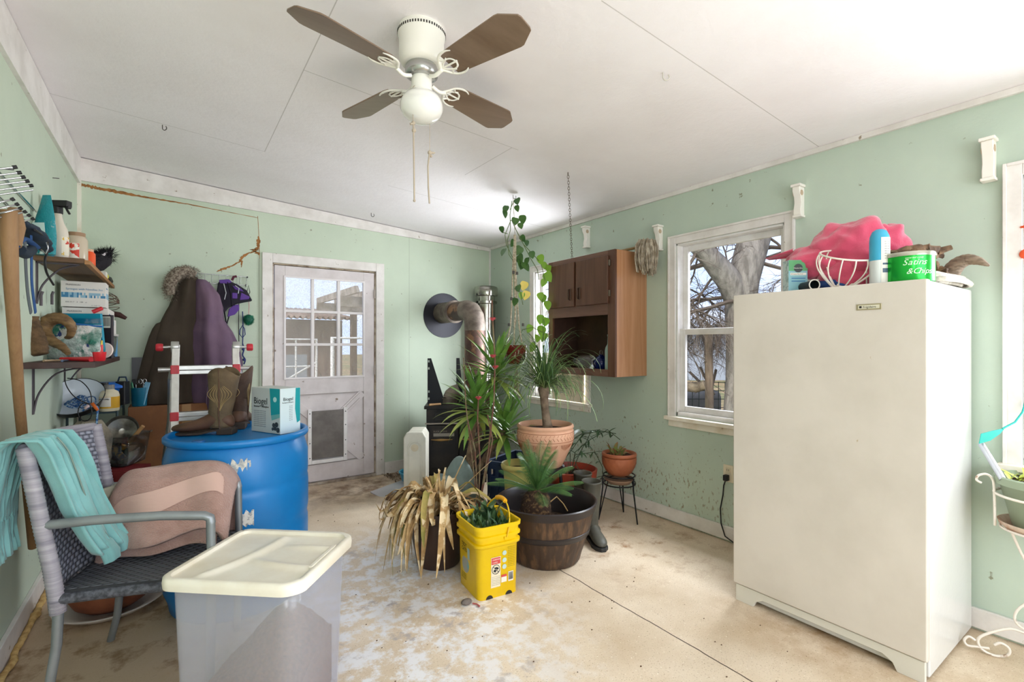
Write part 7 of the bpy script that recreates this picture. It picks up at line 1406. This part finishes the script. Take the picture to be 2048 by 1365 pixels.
# items in the back window behind the cabinet
vp=thing('louvred_vent_panel','cream panel with a louvred grille standing in the back window under the cabinet','panel',(XR-.03,3.42,.805)); MB().bb(-.02,.0,-.20,.22,0,.27).build('vent_board',mat('board_cream','#e6d8bd',.6),vp); mb=MB()
for k in range(9): mb.bb(-.026,-.02,-.0,.20,.07+k*.019,.079+k*.019)
mb.build('louvre',mat('louvre_grey','#b5b3ab',.4),vp)
# ---------------- on top of the freezer ----------------
ZF=1.588
pf_=thing('plant_food_box','green and blue plant food carton at the left end of the freezer top','box',(2.53,1.165,ZF),R_(-38)); MB().bb(-.045,.045,-.028,.028,0,.158).build('carton',mat('carton_aqua','#86b6bf',.5),pf_,bevel=.001); e=-.0288
MB().bb(-.0445,.0445,e,-.028,.105,.157).build('green_band',mat('band_green','#5aa06a',.5),pf_); MB().lathe([(.0001,0),(.021,0),(.021,.001),(.0001,.001)],(0,e,.118),26,rot=Matrix.Rotation(PI/2,4,'X').to_3x3()).build('round_emblem',mat('emblem_dark','#3a3f42',.5),pf_); txt('Miracle-Gro',.0085,(-.0225,e-.0015,.115),(PI/2,0,0),M_wht,pf_); MB().bb(-.038,.038,e-.0004,e,.083,.095).build('text_strip',M_wht,pf_); txt('All Purpose Plant Food',.0062,(-.036,e-.0008,.087),(PI/2,0,0),M_ink,pf_)
for z in (.066,.052): MB().bb(-.032,.034,e-.0004,e,z,z+.004).build('blue_line',mat('line_blue','#2f6da3',.5),pf_)
MB().bb(-.0458,-.045,-.026,.026,.002,.156).build('side_print',mat('side_pale','#c4d4d2',.5,var=('#8fa8a8',40,.5,.6)),pf_)
# pink blanket in a white wire basket
wb2=thing('wire_box_basket','white wire basket under the pink blanket on the freezer','basket',(2.70,1.02,ZF)); mb=MB()
for z in (.005,.06,.12,.17): mb.tube([(-.12,-.14,z),(.10,-.14,z),(.10,.17,z),(-.12,.17,z)],.0032,5,closed=True)
for k in range(6): y=-.14+k*.062; mb.tube([(-.12,y,.17),(-.12,y,.005),(.10,y,.005),(.10,y,.17)],.0028,5)
mb.tube([(-.12,.10,.17),(-.12,-.02,.0)],.003,5); mb.build('basket_wire',M_wht,wb2)
M_pb=mat('blanket_pink','#d9506f',.95,var=('#c63d60',5,.4,.65),bump=(200,.8,.003),sheen=.7)
bl=thing('pink_blanket','bright pink fleece blanket heaped over the basket on the freezer','blanket',(2.66,1.0,ZF))
def blob(cx,cy,cz,rx,ry,rz,seed,am=.18):
    def f(u,v):
        th=2*PI*u; ph=PI*(v); d_=V(math.sin(ph)*math.cos(th),math.sin(ph)*math.sin(th),math.cos(ph)); k=1+am*noise.noise(d_*1.6+V(seed,0,0))-.16*abs(noise.noise(d_*2.1+V(seed,seed,0)))+.05-.07*abs(noise.noise(d_*4.3+V(0,seed,seed)))+.07*math.sin(5*d_.z+4*d_.y+2*noise.noise(d_*1.6+V(0,seed,0)))+.022*math.sin(11*d_.z-5*d_.y+3*noise.noise(d_*2+V(0,0,seed))); return V(cx+rx*d_.x*k,cy+ry*d_.y*k,cz+rz*d_.z*k)
    return f
mb=MB(); mb.grid(blob(.0,-.02,.19,.12,.175,.15,3),64,40,True,False); mb.grid(blob(-.03,.12,.155,.10,.14,.085,8),56,32,True,False); mb.grid(blob(.06,-.14,.20,.09,.10,.11,5),48,30,True,False); mb.grid(blob(-.01,-.02,.08,.10,.14,.09,6,.1),40,24,True,False)
mb.grid(lambda u,v: V(-.06+.02*math.sin(v*6),.20+.14*u,.21-.012*u+(.05-.04*u)*(v-.5)),10,10); mb.build('blanket_fold',M_pb,bl,ang=180)
wg2=thing('wire_globe_basket','open white wire basket with curved ribs at the front of the freezer top','basket',(2.515,.945,ZF)); mb=MB(); RW_=(Matrix.Rotation(R_(-38),4,'Z')@Matrix.Rotation(R_(22),4,'X')).to_3x3(); cz_=V(0,0,.085)
for k in range(14):
    a=2*PI*k/14; mb.tube([RW_@V((.03+.085*math.sin(PI*.62*t))*math.cos(a),(.03+.085*math.sin(PI*.62*t))*math.sin(a),-.085+.15*t)+cz_ for t in [i/10 for i in range(11)]],.003,5)
for R0,z in ((.03,-.085),(.108,.066)): mb.tube([RW_@V(R0*math.cos(t),R0*math.sin(t),z)+cz_ for t in [2*PI*i/36 for i in range(36)]],.0042,6,closed=True)
mb.build('rib_wire',mat('wire_white','#ece6da',.4),wg2)
ac=thing('aerosol_can','blue and white aerosol can standing right of the wire basket on the freezer','spray can',(2.475,.797,ZF),R_(-38)); MB().lathe([(.0001,0),(.034,0),(.0355,.003),(.0355,.175),(.0001,.176)],n=32).build('can_body',mat('can_white','#dfe3e3',.3,.2),ac)
MB().lathe([(.0362,.10),(.0362,.182),(.034,.205),(.026,.225),(.014,.234),(.0001,.235)],n=32).build('blue_cap',mat('cap_blue','#3fa3c6',.3),ac); mb=MB(); curvedec(mb,R_(-78),.10,.048,.19,.0368,3,10,0); mb.build('label_wrap',mat('label_offwhite','#dcd9cd',.5),ac); mb=MB(); curvedec(mb,R_(-84),.055,.03,.018,.0374,3,8,0); curvedec(mb,R_(-84),.083,.03,.008,.0374,3,8,0); mb.build('text_block',mat('block_blue','#4a5d70',.5),ac)
for i in range(8): txt('safety text',.0055,(-.004,-.0375,.175-i*.010),(PI/2,0,R_(8)),M_grey,ac)
gt_=thing('green_tin','shiny green oval tin with script lettering at the right end of the freezer top','tin',(2.53,.712,ZF),R_(-40)); M_gt=mat('tin_green','#1fae3c',.22,.55)
MB().lathe([(.0001,0),(.084,0),(.086,.003),(.086,.108)],n=56).build('tin_body',M_gt,gt_); MB().lathe([(.086,.104),(.089,.105),(.089,.116),(.086,.122),(.0001,.1225)],n=56).build('tin_lid',mat('lid_silver','#bdbcae',.25,.8),gt_)
M_ps=mat('print_pale','#d9ecd2',.4)
def wraptxt(s_,size,z,par,R0,a0,m):
    a=a0
    for chh in s_:
        if chh!=' ': txt(chh,size,(R0*math.cos(a),R0*math.sin(a),z),(PI/2,0,a+PI/2),m,par,shear=.35)
        a+=size*{'S':.50,'a':.44,'t':.30,'i':.24,'n':.48,'s':.38,'C':.60,'h':.48,'p':.50,'&':.62,' ':.3}.get(chh,.48)/R0
    return
wraptxt('Satins',.034,.066,gt_,.0868,R_(-138),M_ps); wraptxt('&Chips',.032,.030,gt_,.0868,R_(-130),M_ps); wraptxt('assorted candy',.010,.092,gt_,.0868,R_(-132),M_ps)
dw=thing('driftwood','jagged brown driftwood resting across the green tin','driftwood',(2.60,.70,ZF+.1235)); mb=MB(); r=random.Random(23)
def jag(p,q,r0,r1,n=9,s=.014):
    pts=[Vector(p)*(1-i/n)+Vector(q)*(i/n)+V(r.uniform(-s,s),r.uniform(-s,s),r.uniform(-s*.6,s*.6)) for i in range(n+1)]; mb.tube(pts,[(r0*(1-i/n)+r1*i/n)*r.uniform(.7,1.25) for i in range(n+1)],8,flat=.6)
jag((-.07,.10,.02),(.09,-.02,.04),.014,.028); jag((.0,.04,.018),(.16,-.06,.035),.022,.012); jag((.10,.0,-.01),(.20,-.03,.02),.02,.010); jag((.05,.06,.02),(.16,.02,-.03),.016,.014); jag((.12,-.02,-.02),(.17,-.04,-.07),.02,.016)
mb.build('driftwood_body',mat('drift','#8d6f52',.85,var=('#4e3a2b',14,.42,.6),bump=(40,1,.01)),dw)
q=[P(u,v,d) for u,v,d in ((1888,564,2.25),(1900,545,2.22),(1915,527,2.19),(1935,518,2.16),(1955,520,2.13),(1968,525,2.11),(1979,530,2.10))]; z0=ZF-q[0].z+.03
pp_=sm([a-q[0]+V(0,0,.03) for a in q],8); single(MB().tube(pp_,[(.040-.036*(i/(len(pp_)-1))**1.3)*(1+.035*math.sin(i*2.1)) for i in range(len(pp_))],18).build('goat_horn',mat('horn_grey','#8f7c68',.6,var=('#6e5d4c',20,.4,.6),bump=(8,.8,.01),stretch=(1,1,4))),'ribbed grey brown goat horn curving up from the back of the freezer top','horn',(q[0].x,q[0].y,ZF))
mb=MB()
for k in range(5): hq=sm([(x,y_+.012*k-.03,.014+.012*(k%3)) for x,y_ in ((-.20,-.02),(-.08,-.045+.01*k),(.08,-.04),(.19,-.02),(.215,.02),(.18,.05),(.05,.06),(-.12,.04),(-.21,.01),(-.20,-.02))],5); mb.tube(hq[:-1],.011,7,closed=True)
single(mb.build('coiled_hose',mat('hose_white','#d9d3c6',.5,var=('#a39a8c',18,.45,.6))),'flattened coil of white hose lying at the right edge of the freezer top','hose',(2.79,.665,ZF))
cn=thing('ringed_canister','black canister lying with its white rimmed mouth toward the room on the freezer','canister',(2.50,1.09,ZF+.024),R_(-38)); MB().lathe([(.0001,-.05),(.022,-.05),(.022,.05)],n=24,rot=Matrix.Rotation(PI/2,4,'X').to_3x3()).build('can_body',M_black,cn); MB().tube([(.0235*math.cos(t),-.05,.0235*math.sin(t)) for t in [2*PI*i/24 for i in range(24)]],.0028,6,closed=True).build('white_rim',M_wht,cn)
single(MB().grid(blob(0,0,.032,.05,.075,.034,12,.15),36,20,True,False).build('blue_cloth',mat('cloth_blue','#2b4a86',.9)),'crumpled blue cloth behind the white wire basket on the freezer','cloth',(2.60,1.02,ZF))
# ---------------- wire plant stand at the right edge ----------------
M_ww=mat('stand_white','#e6ddd2',.5,spots=[('#a5876f',24,.62,.70)]); px0=V(2.925,.375,0)
wst=thing('scroll_plant_stand','white scrolled wire plant stand at the right edge of the picture','plant stand',tuple(px0))
mb=MB()
mb.tube([(.148*math.cos(t),.148*math.sin(t),.70) for t in [2*PI*i/40 for i in range(40)]],.0055,6,closed=True,flat=1); mb.tube([(.13*math.cos(t),.13*math.sin(t),.56) for t in [2*PI*i/40 for i in range(40)]],.005,6,closed=True); mb.build('pot_ring',M_ww,wst)
MB().lathe([(.0001,.552),(.11,.552),(.135,.575),(.14,.59),(.134,.59),(.108,.56),(.0001,.56)],n=36).build('drip_saucer',mat('saucer_rust','#d9c6b4',.5,var=('#b48d74',6,.45,.6)),wst)
for k in range(3):
    a=R_((112,200,285)[k]); c_,s_=math.cos(a),math.sin(a); rr_=lambda rad,z: V(c_*rad,s_*rad,z)
    mb=MB(); mb.tube(sm([rr_(.148,.56),rr_(.150,.70),rr_(.155,.755),rr_(.175,.775),rr_(.20,.765),rr_(.205,.745),rr_(.19,.735)]),.005,6)
    mb.tube(sm([rr_(.10,.55),rr_(.06,.44),rr_(.02,.38),rr_(.02,.30),rr_(.08,.22),rr_(.08,.16),rr_(.0,.12)]),.005,6)
    mb.build('scroll_arm',M_ww,wst)
    mb=MB(); base=[(.0,.16),(.04,.13),(.10,.135),(.16,.10),(.20,.06),(.19,.02),(.15,.005),(.11,.02),(.105,.05),(.13,.065),(.15,.05)]; mb.tube(sm([rr_(x,z) for x,z in base]),.0055,6); mb.tube(sm([rr_(.165,.03),rr_(.20,.025),rr_(.235,.02),rr_(.245,.04),rr_(.23,.06),rr_(.21,.05)]),.005,6); mb.build('scroll_foot',M_ww,wst)
gp_=thing('green_plant_pot','sage green plastic pot of small lime leaves in the scrolled stand','potted plant',(px0.x,px0.y,.575)); MB().lathe([(.0001,-.012),(.085,-.012),(.095,.0),(.132,.165),(.147,.17),(.150,.20),(.142,.205),(.132,.17),(.0001,.165)],n=40).build('pot_body',mat('pot_sage','#8f9c84',.5),gp_); MB().lathe([(.0001,.18),(.134,.175)],n=24).build('soil',M_soil,gp_)
mb=MB(); r=random.Random(29)
for i in range(34): mb.blade((r.uniform(-.1,.1),r.uniform(-.1,.1),.178),r.uniform(0,6.28),r.uniform(.2,1.3),r.uniform(.04,.10),r.uniform(.012,.025),.5,5,.3)
mb.build('leaves',mat('lime_leaf','#b5bf52',.5),gp_,ang=80)
pw=thing('garden_pinwheel','teal petalled garden spinner on a silver tube leaning from the green pot','pinwheel',(px0.x,px0.y,.76)); A0=P(2006,960,2.02)-V(px0.x,px0.y,.76); A1=P(1962,888,2.14)-V(px0.x,px0.y,.76)
MB().tube([A0,A1],.012,10).build('spinner_tube',mat('tube_silver','#b9bcc2',.3,.7),pw); mb=MB(); q=[P(u,v,2.12)-V(px0.x,px0.y,.76) for u,v in ((1958,888),(1962,868),(1985,862),(2009,857),(2000,868),(1980,882))]
mb.add([tuple(a) for a in q],[(0,1,2,3,4,5)]); mb.build('petal',mat('petal_teal','#27a79b',.35),pw,solid=.003,flat=True); MB().tube([P(u,v,2.12)-V(px0.x,px0.y,.76) for u,v in ((2005,858),(2030,845),(2045,825),(2052,800))],.004,6).build('petal_edge',mat('petal_teal','#27a79b',.35),pw)
sc_=thing('sun_catcher','small orange hanging ornament in the front window','ornament',(XR-.025,.425,1.8)); c=PX(2052,508,XR-.02); c2=PX(2048,455,XR-.02); sc_.location=(c.x,c.y,c.z); mb=MB(); mb.sph((0,0,0),(.006,.022,.022),14,8); mb.sph((0,-.01,.12),(.005,.03,.008),12,6); mb.tube([(0,0,.02),(0,-.005,.3)],.0012,4); mb.build('ornament_disc',mat('orange_ornament','#e0562e',.4),sc_)
# stray leaf and pebble by the pail
single(MB().sph((0,0,.012),(.03,.022,.014)).build('dust_clump',mat('clump','#8a7f78',.95,bump=(60,1,.02))),'small grey clump of dust on the floor beside the yellow pail','dust clump',(1.235,2.17,0))
single(MB().tube([(0,0,.005),(.012,-.02,.006),(.014,-.045,.005)],.004,5).build('pink_string',mat('string_pink','#b3605c',.8)),'scrap of pink string on the floor beside the yellow pail','string',(1.26,2.15,0))
r=random.Random(101); mb=MB()
for i in range(110):
    x=r.uniform(.7,2.3);y=r.uniform(.9,2.2) if r.random()<.6 else r.uniform(2.0,4.2); s_=r.uniform(.002,.005); mb.sph((x,y,s_*.5),(s_,s_*.7,s_*.5),6,4)
tag(mb.build('floor_crumbs',mat('crumbs','#5d4431',.9)),'brown crumbs and grit scattered over the open concrete floor','crumbs',kind='stuff')
